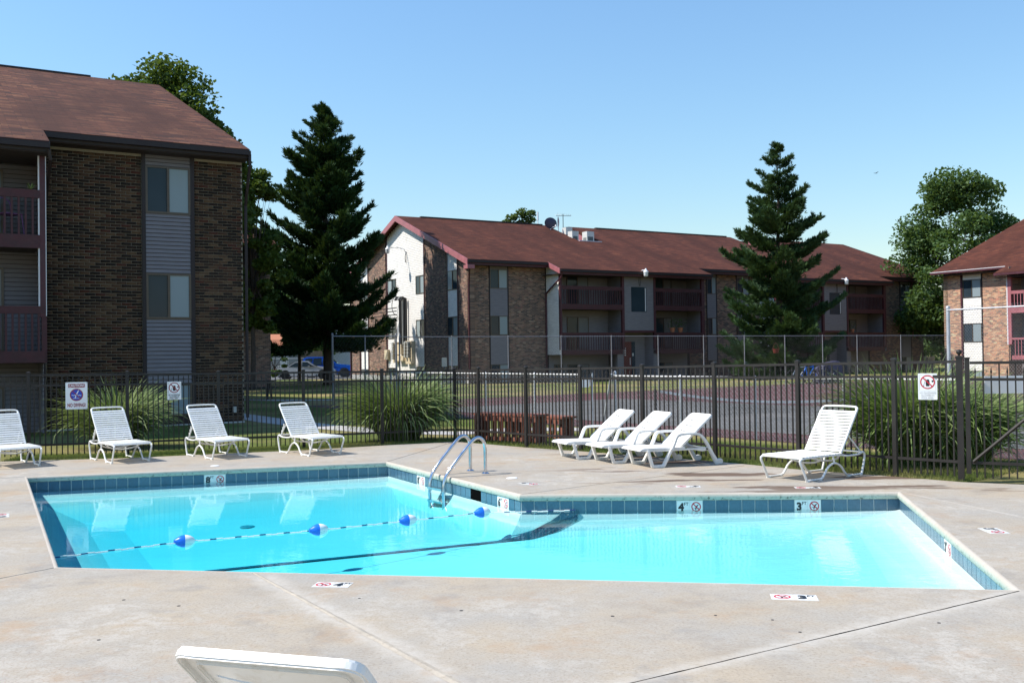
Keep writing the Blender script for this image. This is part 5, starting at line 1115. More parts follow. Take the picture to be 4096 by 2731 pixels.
# ------------------------------------------------------------------ strap loungers (x from foot to head)
def make_strap_lounger(tx, tz):
    r = thing("strap_lounger", "white vinyl strap lounger", "lounger"); w = .265; fm = M['frame_white']; R = .0125
    for s in (-1, 1):
        y = s * w
        MB().tube(smooth_path([(.10, y, .016), (.045, y, .16), (.0, y, .262), (.03, y, .292), (.30, y, .296), (.62, y, .292), (.70, y, .268), (.90, y, .268), (.965, y, .295), (.995, y, .29), (1.01, y, .25), (.985, y, .13), (.955, y, .016)], 1), R, 8).build("side_rail", fm, r, smooth=True)
        MB().tube(smooth_path([(.10, y, .016), (.20, y, .014), (.325, y, .016), (.36, y, .06), (.42, y, .155), (.52, y, .205), (.62, y, .155), (.68, y, .06), (.72, y, .016), (.84, y, .014), (.955, y, .016)], 1), R, 8).build("arch_leg", fm, r, smooth=True)
        MB().tube([(.52, y, .20), (.50, y, .292)], .011, 7).build("leg_brace", fm, r, smooth=True)
        for x in (.115, .30, .74, .93): MB().box(x - .018, x + .018, y - .015, y + .015, 0, .016).build("foot_pad", fm, r)
    for x, z in ((.335, .285), (.60, .285)): MB().tube(smooth_path([(x, -w, z), (x + .04, -w * .7, z - .07), (x + .06, 0, z - .105), (x + .04, w * .7, z - .07), (x, w, z)], 2), .012, 8).build("cross_brace", fm, r, smooth=True)
    MB().tube([(.03, -w, .292), (.03, w, .292)], R, 8).build("foot_bar", fm, r, smooth=True); MB().tube([(.985, -w, .295), (.985, w, .295)], R, 8).build("head_bar", fm, r, smooth=True)
    hx, hz, bw = .655, .300, .235; d = Vector((tx - hx, 0, tz - hz)); L = d.length; dn_ = d.normalized(); pitch = math.atan2(dn_.z, dn_.x)
    P = lambda v, y: (hx + dn_.x * v, y, hz + dn_.z * v)
    MB().tube(smooth_path([P(0, -bw), P(L - .07, -bw), P(L - .012, -bw + .008), P(L, -bw + .07), P(L, bw - .07), P(L - .012, bw - .008), P(L - .07, bw), P(0, bw)], 2), .0145, 8).build("back_frame", fm, r, smooth=True)
    sm = MB().box(-.0155, .0155, -bw - .012, bw + .012, -.004, .004).mesh("strap", M['strap'], bevel=.003)
    n = 14; v0, v1 = .035, L - .085
    for k in range(n):
        v = v0 + (v1 - v0) * k / (n - 1); p = P(v, 0); mobj("strap", sm, r, (p[0] - dn_.z * .012, 0, p[2] + dn_.x * .012), (random.uniform(-.006, .006), -pitch, 0))
    ss = MB().box(-.0185, .0185, -w - .012, w + .012, -.004, .004).mesh("strap", M['strap'], bevel=.003)
    for k in range(14): x = .055 + k * .0435; mobj("strap", ss, r, (x, 0, .309), (random.uniform(-.006, .006), random.uniform(-.05, .05), 0))
    q = P(L * .42, bw - .02); MB().tube([q, (.985, bw - .02, .315)], .009, 6).build("prop_bar", fm, r)
    q = P(L * .42, -bw + .02); MB().tube([q, (.985, -bw + .02, .315)], .009, 6).build("prop_bar", fm, r)
    for k in range(3): x = .90 + k * .03; MB().box(x, x + .012, bw - .03, bw - .01, .30 + (.985 - x) * 1.9 - .03, .33 + (.985 - x) * 1.9).build("prop_notch", fm, r)
    return r
def place(root, legs, ang, cx=.53, label=None, group=None):
    c = sum((ground(*p) for p in legs), Vector()) / len(legs); d = Vector((math.cos(ang), math.sin(ang), 0)); p = c - d * cx
    root.location = (p.x, p.y, 0); root.rotation_euler = (0, 0, ang)
    if label: root["label"] = label
    if group: root["group"] = group
    return root
sl = make_strap_lounger(1.03, .835); GL = "white strap loungers around the pool"
HD = math.radians(130)                                          # head direction of the loungers along the far fence
place(sl, [(1136, 1811), (1215, 1818), (1261, 1805), (1344, 1811)], HD, .53 * 1.22, "white strap lounger standing alone next to the big ornamental grass, backed by open lawn", GL)
c2 = place(copy_tree(sl), [(382, 1839), (424, 1847), (528, 1832), (576, 1839)], HD, .53 * 1.22, "white strap lounger in front of the grass clump between the two warning signs", GL)
c3 = place(copy_tree(sl), [(765, 1823), (822, 1830), (905, 1817), (967, 1823)], HD, .53 * 1.22, "white strap lounger in front of the basement window below the no-glassware sign", GL)
c1 = place(copy_tree(sl), [(-75, 1859), (3, 1868), (85, 1850), (150, 1858)], HD, .53 * 1.22, "white strap lounger set beside the caution sign on bare deck with no grass clump behind", GL)
a5 = ground(3065, 1904); b5 = ground(3202, 1917); n5 = ground(3460, 1905); ang5 = math.atan2((n5 - b5).y, (n5 - b5).x)
c5 = place(make_strap_lounger(.955, .885), [(3088, 1903), (3235, 1917), (3285, 1892), (3435, 1904)], math.radians(36), .53 * 1.32, "white strap lounger by the wide grass clump and the pool gate", GL)
c5.scale = (1.32, 1.15, 1.0)
for q in (sl, c1, c2, c3): q.scale = (1.22, 1.10, 1.0)
# ------------------------------------------------------------------ resin loungers
def make_resin():
    r = thing("resin_lounger", "white moulded resin lounger", "lounger"); mt = M['resin']; w = .27
    def plate_side(poly, y0, y1, nm, par=r, bev=.006): return MB().prism([(x, 0, z) for x, z in poly], (0, y0, 0), (0, y1, 0)).build(nm, mt, par, bevel=bev)
    # seat: shallow dished board with a rolled foot end
    prof = [(.0, .262), (.03, .283), (.10, .292), (.40, .285), (.68, .285), (.68, .262), (.40, .258), (.10, .262), (.03, .255), (.0, .245)]
    plate_side(prof, -w, w, "seat", bev=.005); 
    for s in (-1, 1): plate_side([(.02, .25), (.06, .268), (.72, .26), (1.06, .262), (1.06, .225), (.95, .205), (.80, .235), (.40, .232), (.06, .24)], s * w - (.03 if s > 0 else 0), s * w + (0 if s > 0 else .03), "side_rail")
    MB().box(1.0, 1.06, -w, w, .215, .255).build("rear_bar", mt, r)
    # back: plate with five curved slots, rim and ribs behind
    hx, hz, tx, tz = .63, .272, 1.13, .735; d = Vector((tx - hx, 0, tz - hz)); L = d.length; dn_ = d.normalized(); nn = Vector((-dn_.z, 0, dn_.x)); bw = .262
    to3 = lambda u, v, t_: tuple(Vector((hx, u, hz)) + dn_ * v + nn * (t_ + .02 * (u / bw) ** 2))
    outer = []
    for x, y in rrect(-bw, bw, 0, L, .06, 6): outer.append((x, y))
    slots = []
    for k in range(5):
        v = .10 + k * .112 if k < 2 else .10 + k * .112; hw = .135 + .012 * k; n = 10
        lo = [(-hw + 2 * hw * i / n, v - .018 * (1 - ((i / n) * 2 - 1) ** 2) - .006) for i in range(n + 1)]; hi = [(hw - 2 * hw * i / n, v - .018 * (1 - ((i / n) * 2 - 1) ** 2) + .007) for i in range(n + 1)]
        slots.append(lo + hi)
    back = mobj("backrest", fillplate(outer, slots, to3, .014, "backrest", mt), r)
    def rim(x0, x1, y0, y1, rad, wd_, dep, nm):
        o1 = rrect(x0, x1, y0, y1, rad, 6); o2 = rrect(x0 + wd_, x1 - wd_, y0 + wd_, y1 - wd_, max(.01, rad - wd_), 6); n = len(o1)
        vs_ = [to3(u, v, t_) for lp in (o1, o2) for (u, v) in lp for t_ in (.012, -dep)]
        f = []
        for i in range(n):
            j = (i + 1) % n; A0, A1, B0, B1 = 2 * i, 2 * i + 1, 2 * j, 2 * j + 1; C0, C1, D0, D1 = 2 * n + 2 * i, 2 * n + 2 * i + 1, 2 * n + 2 * j, 2 * n + 2 * j + 1
            f += [(A0, B0, B1, A1), (C0, C1, D1, D0), (A1, B1, D1, C1), (A0, C0, D0, B0)]
        MB().add(vs_, f).build(nm, mt, back, smooth=True, bevel=.005)
    rim(-bw - .003, bw + .003, -.003, L + .003, .062, .014, .018, "back_rim"); rim(-bw + .045, bw - .045, .05, L - .045, .035, .008, .010, "back_rib")
    # U-shaped front legs, rear legs with wheels, arm rests
    for s in (-1, 1):
        y0, y1 = (s * w - .02, s * w + .028) if s > 0 else (s * w - .028, s * w + .02)
        plate_side([(.09, .262), (.13, .262), (.19, .042), (.33, .042), (.44, .255), (.485, .255), (.36, .012), (.345, .0), (.175, .0), (.16, .012)], y0, y1, "front_leg")
        plate_side([(1.02, .25), (1.06, .25), (1.19, .04), (1.19, .0), (1.14, .0)], y0, y1, "rear_leg")
        MB().lathe([(.01, -.02), (.042, -.02), (.045, -.01), (.045, .01), (.042, .02), (.01, .02)], 16, (1.205, s * (w + .004), .045), 'y').build("wheel", mt, r, smooth=True)
        yy = s * (w + .015)
        mb = MB(); path = smooth_path([(.46, yy, .25), (.50, yy, .33), (.545, yy, .455), (.60, yy, .478), (.82, yy, .478), (.90, yy, .462), (.985, yy, .36), (1.07, yy, .19), (1.14, yy, .06)], 2); vs_ = []
        for i, p in enumerate(path):
            t_ = (path[min(i + 1, len(path) - 1)] - path[max(i - 1, 0)]).normalized(); nv = Vector((-t_.z, 0, t_.x)) * .017; wv_ = Vector((0, .026, 0)); vs_ += [p - nv - wv_, p + nv - wv_, p + nv + wv_, p - nv + wv_]
        n = len(path); mb.add(vs_, [(4 * i + k, 4 * i + (k + 1) % 4, 4 * i + 4 + (k + 1) % 4, 4 * i + 4 + k) for i in range(n - 1) for k in range(4)] + [(0, 1, 2, 3), (4 * n - 1, 4 * n - 2, 4 * n - 3, 4 * n - 4)]); mb.build("armrest", mt, r, smooth=True, bevel=.004)
    return r
rl = make_resin(); RS = 1.07; GR = "white resin loungers along the court-side fence"
A_ = ground(2544, 1857); B_ = ground(2654, 1866); RF = ground(2758, 1844); RN = ground(2869, 1854); dr = ((RF - A_) + (RN - B_)); angR = math.atan2(dr.y, dr.x)
place(rl, [(2544, 1857), (2654, 1866), (2758, 1844), (2869, 1854)], angR, .70 * RS, "white resin lounger of the row of three, the one nearest the pool gate", GR)
r2 = place(copy_tree(rl), [(2400, 1838), (2495, 1849), (2605, 1830), (2710, 1840)], angR, .70 * RS, "white resin lounger in the middle of the row of three", GR)
r3 = place(copy_tree(rl), [(2255, 1824), (2345, 1832), (2477, 1815), (2563, 1826)], angR, .70 * RS, "white resin lounger of the row of three, the one nearest the red wooden benches", GR)
for q in (rl, r2, r3): q.scale = (RS, RS, .96)
r4 = copy_tree(rl); ft = math.radians(73.5); r4.rotation_euler = (0, 0, ft + math.pi)
# its back stands towards the camera: backrest top centre at depth ~3 m
topc = Vector((-.715, 2.79, 0)); hd_ = Vector((math.cos(ft + math.pi), math.sin(ft + math.pi), 0)); p = topc - hd_ * 1.13 * 1.06; r4.location = (p.x, p.y, 0); r4.scale = (1.06, 1.13, 1.06)
r4["label"] = "white resin lounger facing the pool across from the 4 ft deck marker, ribbed back turned"; del r4["group"]
# ------------------------------------------------------------------ pool ladder
lad = thing("pool_ladder", "stainless steel pool ladder with two bent handrails", "ladder", (0, 0, 0))
bs = [ground(1882, 1883), ground(1942, 1894)]; ws = [ground(1719, 1957, WZ), ground(1774, 1968, WZ)]; lad.location = (bs[0] + bs[1]) / 2; L0 = Vector(lad.location)
for b, w_ in zip(bs, ws):
    d = Vector((w_.x - b.x, w_.y - b.y, 0)); P = lambda f, z: tuple(b + d * f + Vector((0, 0, z)) - L0); ht = .485
    MB().tube(smooth_path([P(0, -.05), P(0, .0), P(.0, ht * .72), P(.03, ht * .93), P(.13, ht * 1.04), P(.25, ht * 1.02), P(.40, ht * .84), P(.90, .07), P(.985, -.06), P(1, -.2), P(1, -.42)], 2), .0235, 12).build("handrail", M['steel'], lad, smooth=True)
    MB().lathe([(.055, 0), (.055, .008), (.035, .022), (.024, .025)], 18, tuple(b - L0)).build("escutcheon", M['steel'], lad, smooth=True)
a, b = ws
for z in (-.16, -.33): q0, q1 = a - L0, b - L0; dd = (b - a).normalized(); nv = Vector((-dd.y, dd.x, 0)) * .04; MB().hexa([tuple(Vector((v.x, v.y, z + dz))) for dz in (-.014, .014) for v in (q0 - nv, q1 - nv, q1 + nv, q0 + nv)]).build("tread", M['steel'], lad)
# ------------------------------------------------------------------ float rope
fl_px = [(738, 2168), (1275, 2122), (1632, 2084), (1929, 2052)]; FP = [ground(px, py, WZ) for px, py in fl_px]; R0_ = ground(212, 2232, WZ); R1_ = Vector((top.x - .02, top.y - .03, WZ))
pts_ = [R0_] + FP + [R1_]; L0 = FP[1]
rope = thing("float_rope", "blue and white twisted rope stretched across the pool", "rope", L0)
mbs = [MB(), MB()]
full = []
for a, b in zip(pts_[:-1], pts_[1:]):
    n = max(2, int((b - a).length / .06))
    for k in range(n):
        f0, f1 = k / n, (k + 1.02) / n; p0 = a.lerp(b, f0); p1 = a.lerp(b, min(1, f1)); z0 = .006 + .004 * math.sin(k * 1.7); mbs[0 if (k % 4) else 1].tube([p0 - L0 + Vector((0, 0, z0)), p1 - L0 + Vector((0, 0, z0))], .0065, 6)
mbs[0].build("white_strand", M['rope_white'], rope)["kind"] = "stuff"; mbs[1].build("blue_strand", M['rope_blue'], rope)["kind"] = "stuff"
dR = (R1_ - R0_).normalized(); aR = math.atan2(dR.y, dR.x)
prof_b = [(.004, -.105), (.022, -.100), (.026, -.088), (.045, -.062), (.058, -.03), (.062, 0)]; prof_w = [(.062, 0), (.060, .025), (.052, .055), (.036, .082), (.02, .096), (.004, .1)]
whr = ["just past the sun-washed rope end, largest of the four", "second along the rope from the deep corner", "third along the rope, near the ladder reflection", "beside the 6 ft wall, last along the rope"]
fb = None
for k, p in enumerate(FP):
    f = thing("pool_float", "blue and white float " + ["in the deep water, first from the deep corner", "second along the rope from the deep corner", "third along the rope, toward the ladder", "last along the rope, beside the 6 ft marker"][k], "float", p + Vector((0, 0, .012)), aR + random.uniform(-.06, .06), "blue and white rope floats")
    f.rotation_euler = (random.uniform(-.3, .3), random.uniform(-.05, .05), aR)
    if fb is None: fb = (MB().lathe(prof_b, 20, axis='x').mesh("blue_half", M['float_blue'], True), MB().lathe(prof_w, 20, axis='x').mesh("white_half", M['float_white'], True))
    mobj("blue_half", fb[0], f); mobj("white_half", fb[1], f)
# ------------------------------------------------------------------ signs
def sign_root(name, label, px0, px1, py0, py1, Y0, off=.03, ang=0.0):
    cxp, cyp = (px0 + px1) / 2, (py0 + py1) / 2; r = ray(cxp, cyp); p = EYE + r * ((Y0 - off) / r.y); w_ = (px1 - px0) / FPX * (Y0 - off); h_ = (py1 - py0) / FPX * (Y0 - off)
    s = thing(name, label, "sign", (p.x, p.y, p.z), ang); return s, w_ / math.cos(ang), h_
def put(me, nm, par, x, z, o, rot=0.0, s=1.0, sx=1.0):
    o_ = mobj(nm, me, par); o_.matrix_local = Matrix.Translation((x, -o, z)) @ Matrix.Rotation(math.pi / 2, 4, 'X') @ Matrix.Rotation(rot, 4, 'Z') @ Matrix.Diagonal((s * sx, s, 1, 1)); return o_
def fence_Y(P, px):                                              # depth and direction of the fence seen in column px
    for (a, _), (b, _2) in zip(P[:-1], P[1:]):
        r = ray(px, 1500); d = b - a; n_ = Vector((-d.y, d.x, 0)); t_ = (a - EYE).dot(n_) / r.dot(n_); q = EYE + r * t_; f = (q - a).dot(d) / d.dot(d)
        if -.02 <= f <= 1.02: return q.y, math.atan2(d.y, d.x)
    return P[-1][0].y, 0
Y_, an_ = fence_Y(pL, 305); s, w_, h_ = sign_root("warning_sign", "white CAUTION! NO DIVING! sign with blue diver disc on the fence", 267, 345, 1528, 1636, Y_, .03, an_)
MB().prism([(x, 0, z) for x, z in rrect(-w_ / 2, w_ / 2, -h_ / 2, h_ / 2, .012, 3)], (0, -.003, 0), (0, .003, 0)).build("sign_panel", M['sign_white'], s)
MB().prism([(x, 0, z) for x, z in rrect(-w_ * .38, w_ * .38, h_ * .30, h_ * .44, .014, 4)], (0, -.0045, 0), (0, -.003, 0)).build("caution_banner", M['ink_maroon'], s)
put(text_mesh("CAUTION!", .062, M['sign_white'], .0012, w_ * .70), "lettering", s, 0, h_ * .37, .0055); put(text_mesh("NO DIVING!", .085, M['ink_maroon'], .0025, w_ * .82), "lettering", s, 0, -h_ * .355, .004)
rr = w_ * .285; zc = h_ * .03
MB().lathe([(rr * .93, 0), (rr * .93, .0008), (.001, .0008)], 32).build("blue_disc", M['ink_blue'], s, loc=(0, -.0032, zc), rot=(math.pi / 2, 0, 0)); put(ring_mesh(rr * .9, rr * 1.06, M['ink_maroon'], "ring", 36), "ring", s, 0, zc, .0045)
dv = MB().add([(-.028, -.055, 0), (-.012, -.055, 0), (.0, -.01, 0), (.03, .05, 0), (.04, .075, 0), (.032, .08, 0), (.012, .05, 0), (-.012, .0, 0)], [(0, 1, 2, 7), (2, 3, 6, 7), (3, 4, 5, 6)]).add([(-.075 + .0075 * i, (-.012 if j else -.003) + .006 * math.sin(i * 1.26), 0) for i in range(21) for j in (0, 1)], [(2 * i, 2 * i + 1, 2 * i + 3, 2 * i + 2) for i in range(20)]).box(-.055, .055, -.062, -.056, -.0001, 0).mesh("diver_figure", M['sign_white'])
put(dv, "diver_figure", s, 0, zc, .0052); put(MB().box(-rr * .95, rr * .95, -.007, .007, 0, .0006).mesh("slash", M['ink_maroon']), "slash", s, 0, zc, .0054, -.8)
for x, z in ((-.46, .47), (.46, .47), (-.46, -.47), (.46, -.47)): put(MB().lathe([(.004, 0), (.004, .002), (.001, .002)], 8).mesh("screw", M['fence_paint']), "screw", s, x * w_, z * h_, .0035)
def glassware(px0, px1, py0, py1, P, label, ink, ring):
    Y_, an_ = fence_Y(P, (px0 + px1) / 2); s, w_, h_ = sign_root("warning_sign", label, px0, px1, py0, py1, Y_, .03, an_ * .6)
    MB().prism([(x, 0, z) for x, z in rrect(-w_ / 2, w_ / 2, -h_ / 2, h_ / 2, .008, 3)], (0, -.002, 0), (0, .002, 0)).build("sign_panel", M['sign_white'], s)
    rr = w_ * .37; zc = h_ * .17
    bt = MB().prism([(-.022, -.06, 0), (.024, -.06, 0), (.028, .0, 0), (.02, .038, 0), (-.012, .038, 0), (-.026, .0, 0)], (0, 0, 0), (0, 0, .0003)).prism([(.052, .022, 0), (.085, .03, 0), (.08, .006, 0), (.062, -.006, 0)], (0, 0, 0), (0, 0, .0003)).box(-.075, -.045, -.058, -.052, 0, .0003)
    bt.prism([(-.055, -.05, 0), (-.05, -.05, 0), (-.022, .05, 0), (-.026, .05, 0)], (0, 0, 0), (0, 0, .0003)).box(.066, .074, .006, .016, .0003, .0006)
    put(bt.mesh("glassware_figure", M['ink_black']), "glassware_figure", s, 0, zc, .0026, 0, rr / .095); put(ring_mesh(rr * .88, rr * 1.05, ring, "ring", 36), "ring", s, 0, zc, .0030); put(MB().box(-rr * .95, rr * .95, -rr * .085, rr * .085, 0, .0005).mesh("slash", ring), "slash", s, 0, zc, .0034, -.785)
    o1 = rrect(-w_ * .43, w_ * .43, -h_ * .17, h_ * .44, .012, 3); o2 = rrect(-w_ * .415, w_ * .415, -h_ * .163, h_ * .433, .010, 3); n = len(o1)
    MB().add([(x, -.0026, z) for x, z in o1 + o2], [(i, (i + 1) % n, n + (i + 1) % n, n + i) for i in range(n)]).build("border", ink, s)
    for k, tx in enumerate(("NO GLASSWARE", "ALLOWED IN", "POOL AREA")): put(text_mesh(tx, .036, ink, .0006 if ink == M['ink_black'] else 0, w_ * (.86, .68, .62)[k]), "lettering", s, (0, 0, -.02 * w_)[k], -h_ * (.245 + .095 * k), .0028)
glassware(671, 723, 1526, 1598, pL, "small white NO GLASSWARE sign on the fence before the shaded basement window", M['ink_black'], M['ink_maroon'])
glassware(3679, 3742, 1493, 1598, pR, "sun-faded NO GLASSWARE sign with bright red ring beside the pool gate", M['ink_grey'], M['ink_red'])
Yg = gA.y; s, w_, h_ = sign_root("blank_sign", "blank white sign panel fixed behind the gate pickets", 3938, 4230, 1502, 1572, Yg, -.06, an)
MB().box(-w_ / 2, w_ / 2, -.003, .003, -h_ / 2, h_ / 2).build("sign_panel", M['sign_white'], s)
Yc = onl(2332).y; s, w_, h_ = sign_root("blank_sign", "blank white notice on the court gate post", 2311, 2356, 1514, 1549, Yc, .05); MB().box(-w_ / 2, w_ / 2, -.003, .003, -h_ / 2, h_ / 2).build("sign_panel", M['sign_white'], s)
s, w_, h_ = sign_root("blank_sign", "small white notice with faded red ring on the court gate stile", 2358, 2370, 1514, 1542, Yc, .05); MB().box(-w_ / 2, w_ / 2, -.003, .003, -h_ / 2, h_ / 2).build("sign_panel", M['sign_white'], s); put(ring_mesh(.02, .025, M['ink_red'], "ring"), "ring", s, 0, .02, .004)
gp = onl(2368); q = thing("gate_stile_post", "slim grey court gate stile beside the blank notice", "gate", gp); MB().tube([(0, 0, -.05), (0, 0, hl + .04)], .02, 8).build("stile", M['galv'], q)
gp = onl(2440); q = thing("leaning_gate_leaf", "narrow mesh gate leaf folded open at the court entrance", "gate", gp); MB().tube([(-.12, .6, 0), (.03, .02, hl + .02)], .024, 8).build("stile", M['galv'], q); MB().tube([(0, 0, .05), (-.12, .6, .03)], .02, 6).build("bottom_rail", M['galv'], q)
# ------------------------------------------------------------------ red wooden slatted benches beyond the fence
def slat_bench(A, B, zt, label):
    d = B - A; L = d.length; an = math.atan2(d.y, d.x); r = thing("slatted_bench", label, "bench", A, an, "red slatted benches"); w = .38
    for k in range(3): MB().box(-.06, L + .06, k * .13, k * .13 + .115, zt - .04, zt).build("top_board", M['wood_red'], r)
    MB().box(0, L, .01, .05, zt - .14, zt - .042).build("apron", M['wood_red'], r); MB().box(0, L, .01, .05, .03, .10).build("bottom_board", M['wood_red'], r)
    n = int(L / .15); sm = MB().box(0, .042, 0, .03, .05, zt - .06).mesh("slat", M['wood_red'])
    for k in range(n): mobj("slat", sm, r, (.02 + k * L / n, -.022, 0))
    for k in range(n): mobj("slat", sm, r, (.02 + k * L / n, w - .03, 0))
    for x in (0, L - .09): MB().box(x, x + .09, .055, .15, 0, zt - .045).build("post", M['wood_red'], r); MB().box(x, x + .09, w - .15, w - .05, 0, zt - .045).build("post", M['wood_red'], r)
A1 = ground(1884, 1768); B1 = ground(2112, 1784); off = Vector((.16, .5, 0)); zt = zat(1990, 1655, A1.y)
slat_bench(A1 + Vector((.05, .28, 0)), B1 + Vector((.15, .42, 0)), zat(1884, 1651, A1.y + .28), "red slatted wooden bench closest to the fence corner post"); 
A2 = ground(2040, 1742); B2 = ground(2240, 1760); slat_bench(A2, B2, zat(2040, 1654, A2.y), "red slatted wooden bench beside the court gate path")
# ------------------------------------------------------------------ picnic table
pt_ = atY(1015, 38 * K); pic = thing("picnic_table", "dark picnic table standing on the shaded lawn", "picnic table", pt_, .1); 
for k in range(5): MB().box(-.85, .85, -.37 + k * .15, -.24 + k * .15, .70, .74).build("table_board", M['wood_dark'], pic)
for s in (-1, 1):
    for k in range(2): MB().box(-.85, .85, s * .72 - .14 + k * .145, s * .72 - .005 + k * .145, .42, .455).build("bench_board", M['wood_dark'], pic)
for x in (-.6, .6):
    for s in (-1, 1): MB().tube([(x, s * .6, 0), (x, s * .22, .70)], .045, 4).build("leg", M['wood_dark'], pic)
    MB().box(x - .03, x + .03, -.8, .8, .34, .42).build("cross_beam", M['wood_dark'], pic)
# ------------------------------------------------------------------ ornamental grasses
def grass_clump(center, rx, ry, h, nblades, label, lean=.9, seed=1, droop=1.0, wd_=.011):
    g = np.random.default_rng(seed); root = thing("ornamental_grass", label, "grass clump", (center.x, center.y, -.03), 0, "ornamental grass clumps"); N = nblades; S = 8
    a = g.uniform(0, 2 * np.pi, N); rr = np.sqrt(g.uniform(0, 1, N)); bx = np.cos(a) * rr * rx * .32; by = np.sin(a) * rr * ry * .32
    dirx = np.cos(a + g.normal(0, .5, N)); diry = np.sin(a + g.normal(0, .5, N)); Ln = h * g.uniform(.6, 1.5, N); out = lean * g.uniform(.08, 1.0, N) ** .8 * (0.35 + .65 * rr); dr = droop * g.uniform(.35, 1.25, N)
    t = np.linspace(0, 1, S); px = np.zeros((N, S)); pz = np.zeros((N, S)); px[:, 0] = 0; ang = np.pi / 2 - out * .5
    step = Ln / (S - 1); cx = np.zeros(N); cz = np.zeros(N); th = np.pi / 2 - out * .35
    for k in range(1, S):
        th = th - dr * (.10 + .42 * (k / S) ** 1.5) * (0.45 + out * .7); cx = cx + np.cos(th) * step; cz = cz + np.sin(th) * step; px[:, k] = cx; pz[:, k] = cz
    pz = np.maximum(pz, .03 + 0 * pz); X = bx[:, None] + dirx[:, None] * px * (rx / max(rx, ry)); Y = by[:, None] + diry[:, None] * px * (ry / max(rx, ry))
    tw = g.uniform(0, np.pi, N); sx = -diry * np.cos(tw * .5); sy = dirx * np.cos(tw * .5); szz = np.sin(tw * .5) * .6
    w = wd_ * g.uniform(.7, 1.4, N)[:, None] * np.array([.6, .9, 1, 1, .95, .8, .5, .08])[None, :]
    V = np.stack([np.stack([X - sx[:, None] * w, Y - sy[:, None] * w, pz - szz[:, None] * w], -1), np.stack([X + sx[:, None] * w, Y + sy[:, None] * w, pz + szz[:, None] * w], -1)], 2).reshape(-1, 3)
    idx = (np.arange(N)[:, None] * S + np.arange(S - 1)[None, :]) * 2; F = np.stack([idx, idx + 1, idx + 3, idx + 2], -1).reshape(-1, 4)
    mobj("leaf_blades", npmesh("leaf_blades", V, F, M['blade']), root); return root
c = ground(425, 1795); grass_clump(c + Vector((0, .55, 0)), 1.1, .85, 1.0, 1800, "arching green grass clump behind the fence between the two warning signs", 1.0, 3, 1.2)
c = ground(1590, 1765); grass_clump(c + Vector((0, .35, 0)), 1.15, .85, 1.10, 3200, "large arching grass clump at the fence corner beside the path", 1.05, 5, 1.25, .0105)
c = ground(3700, 1880); grass_clump(c + Vector((.1, .75, 0)), 1.0, .75, 1.18, 2400, "tall grass clump pushing through the fence beside the pool gate", 1.0, 8, 1.15, .0125)
c = ground(3960, 1890); grass_clump(c + Vector((.1, .95, 0)), .95, .75, 1.05, 1900, "spreading grass clump seen through the gate pickets", 1.0, 11, 1.15, .012)
# ------------------------------------------------------------------ lawn blades near the fence
def turf(name, polys, n, label, h=.05, seed=2):
    g = np.random.default_rng(seed); pts = []
    for (ax, ay), (bx, by), w0, w1 in polys:
        k = n // len(polys); f = g.uniform(0, 1, k); o_ = g.uniform(w0, w1, k); d = np.array([bx - ax, by - ay]); L = np.hypot(*d); nx, ny = -d[1] / L, d[0] / L
        pts.append(np.stack([ax + d[0] * f + nx * o_, ay + d[1] * f + ny * o_], -1))
    P = np.concatenate(pts); N = len(P); a = g.uniform(0, 6.28, N); hh = h * g.uniform(.5, 1.5, N); ww = .004; ln = g.uniform(0, .035, N); b = g.uniform(0, 6.28, N)
    V = np.stack([np.stack([P[:, 0] - np.cos(a) * ww, P[:, 1] - np.sin(a) * ww, np.full(N, -.032)], -1), np.stack([P[:, 0] + np.cos(a) * ww, P[:, 1] + np.sin(a) * ww, np.full(N, -.032)], -1), np.stack([P[:, 0] + np.cos(b) * ln, P[:, 1] + np.sin(b) * ln, -.03 + hh], -1)], 1).reshape(-1, 3)
    o_ = mobj(name, npmesh(name, V, np.arange(3 * N).reshape(-1, 3), M['turf'])); tag(o_, label, "grass", kind="stuff"); return o_
seg = [(EDGE[i], EDGE[i + 1], .0, 1.1) for i in range(0, 5)]; turf("grass", seg, 52000, "short green turf along the outer edge of the deck by the signs", .045, 21)
seg = [(EDGE[i], EDGE[i + 1], .02, 2.8) for i in range(5, 12)]; turf("grass", seg, 90000, "patchy green and straw turf between the pool fence and the court", .05, 22)
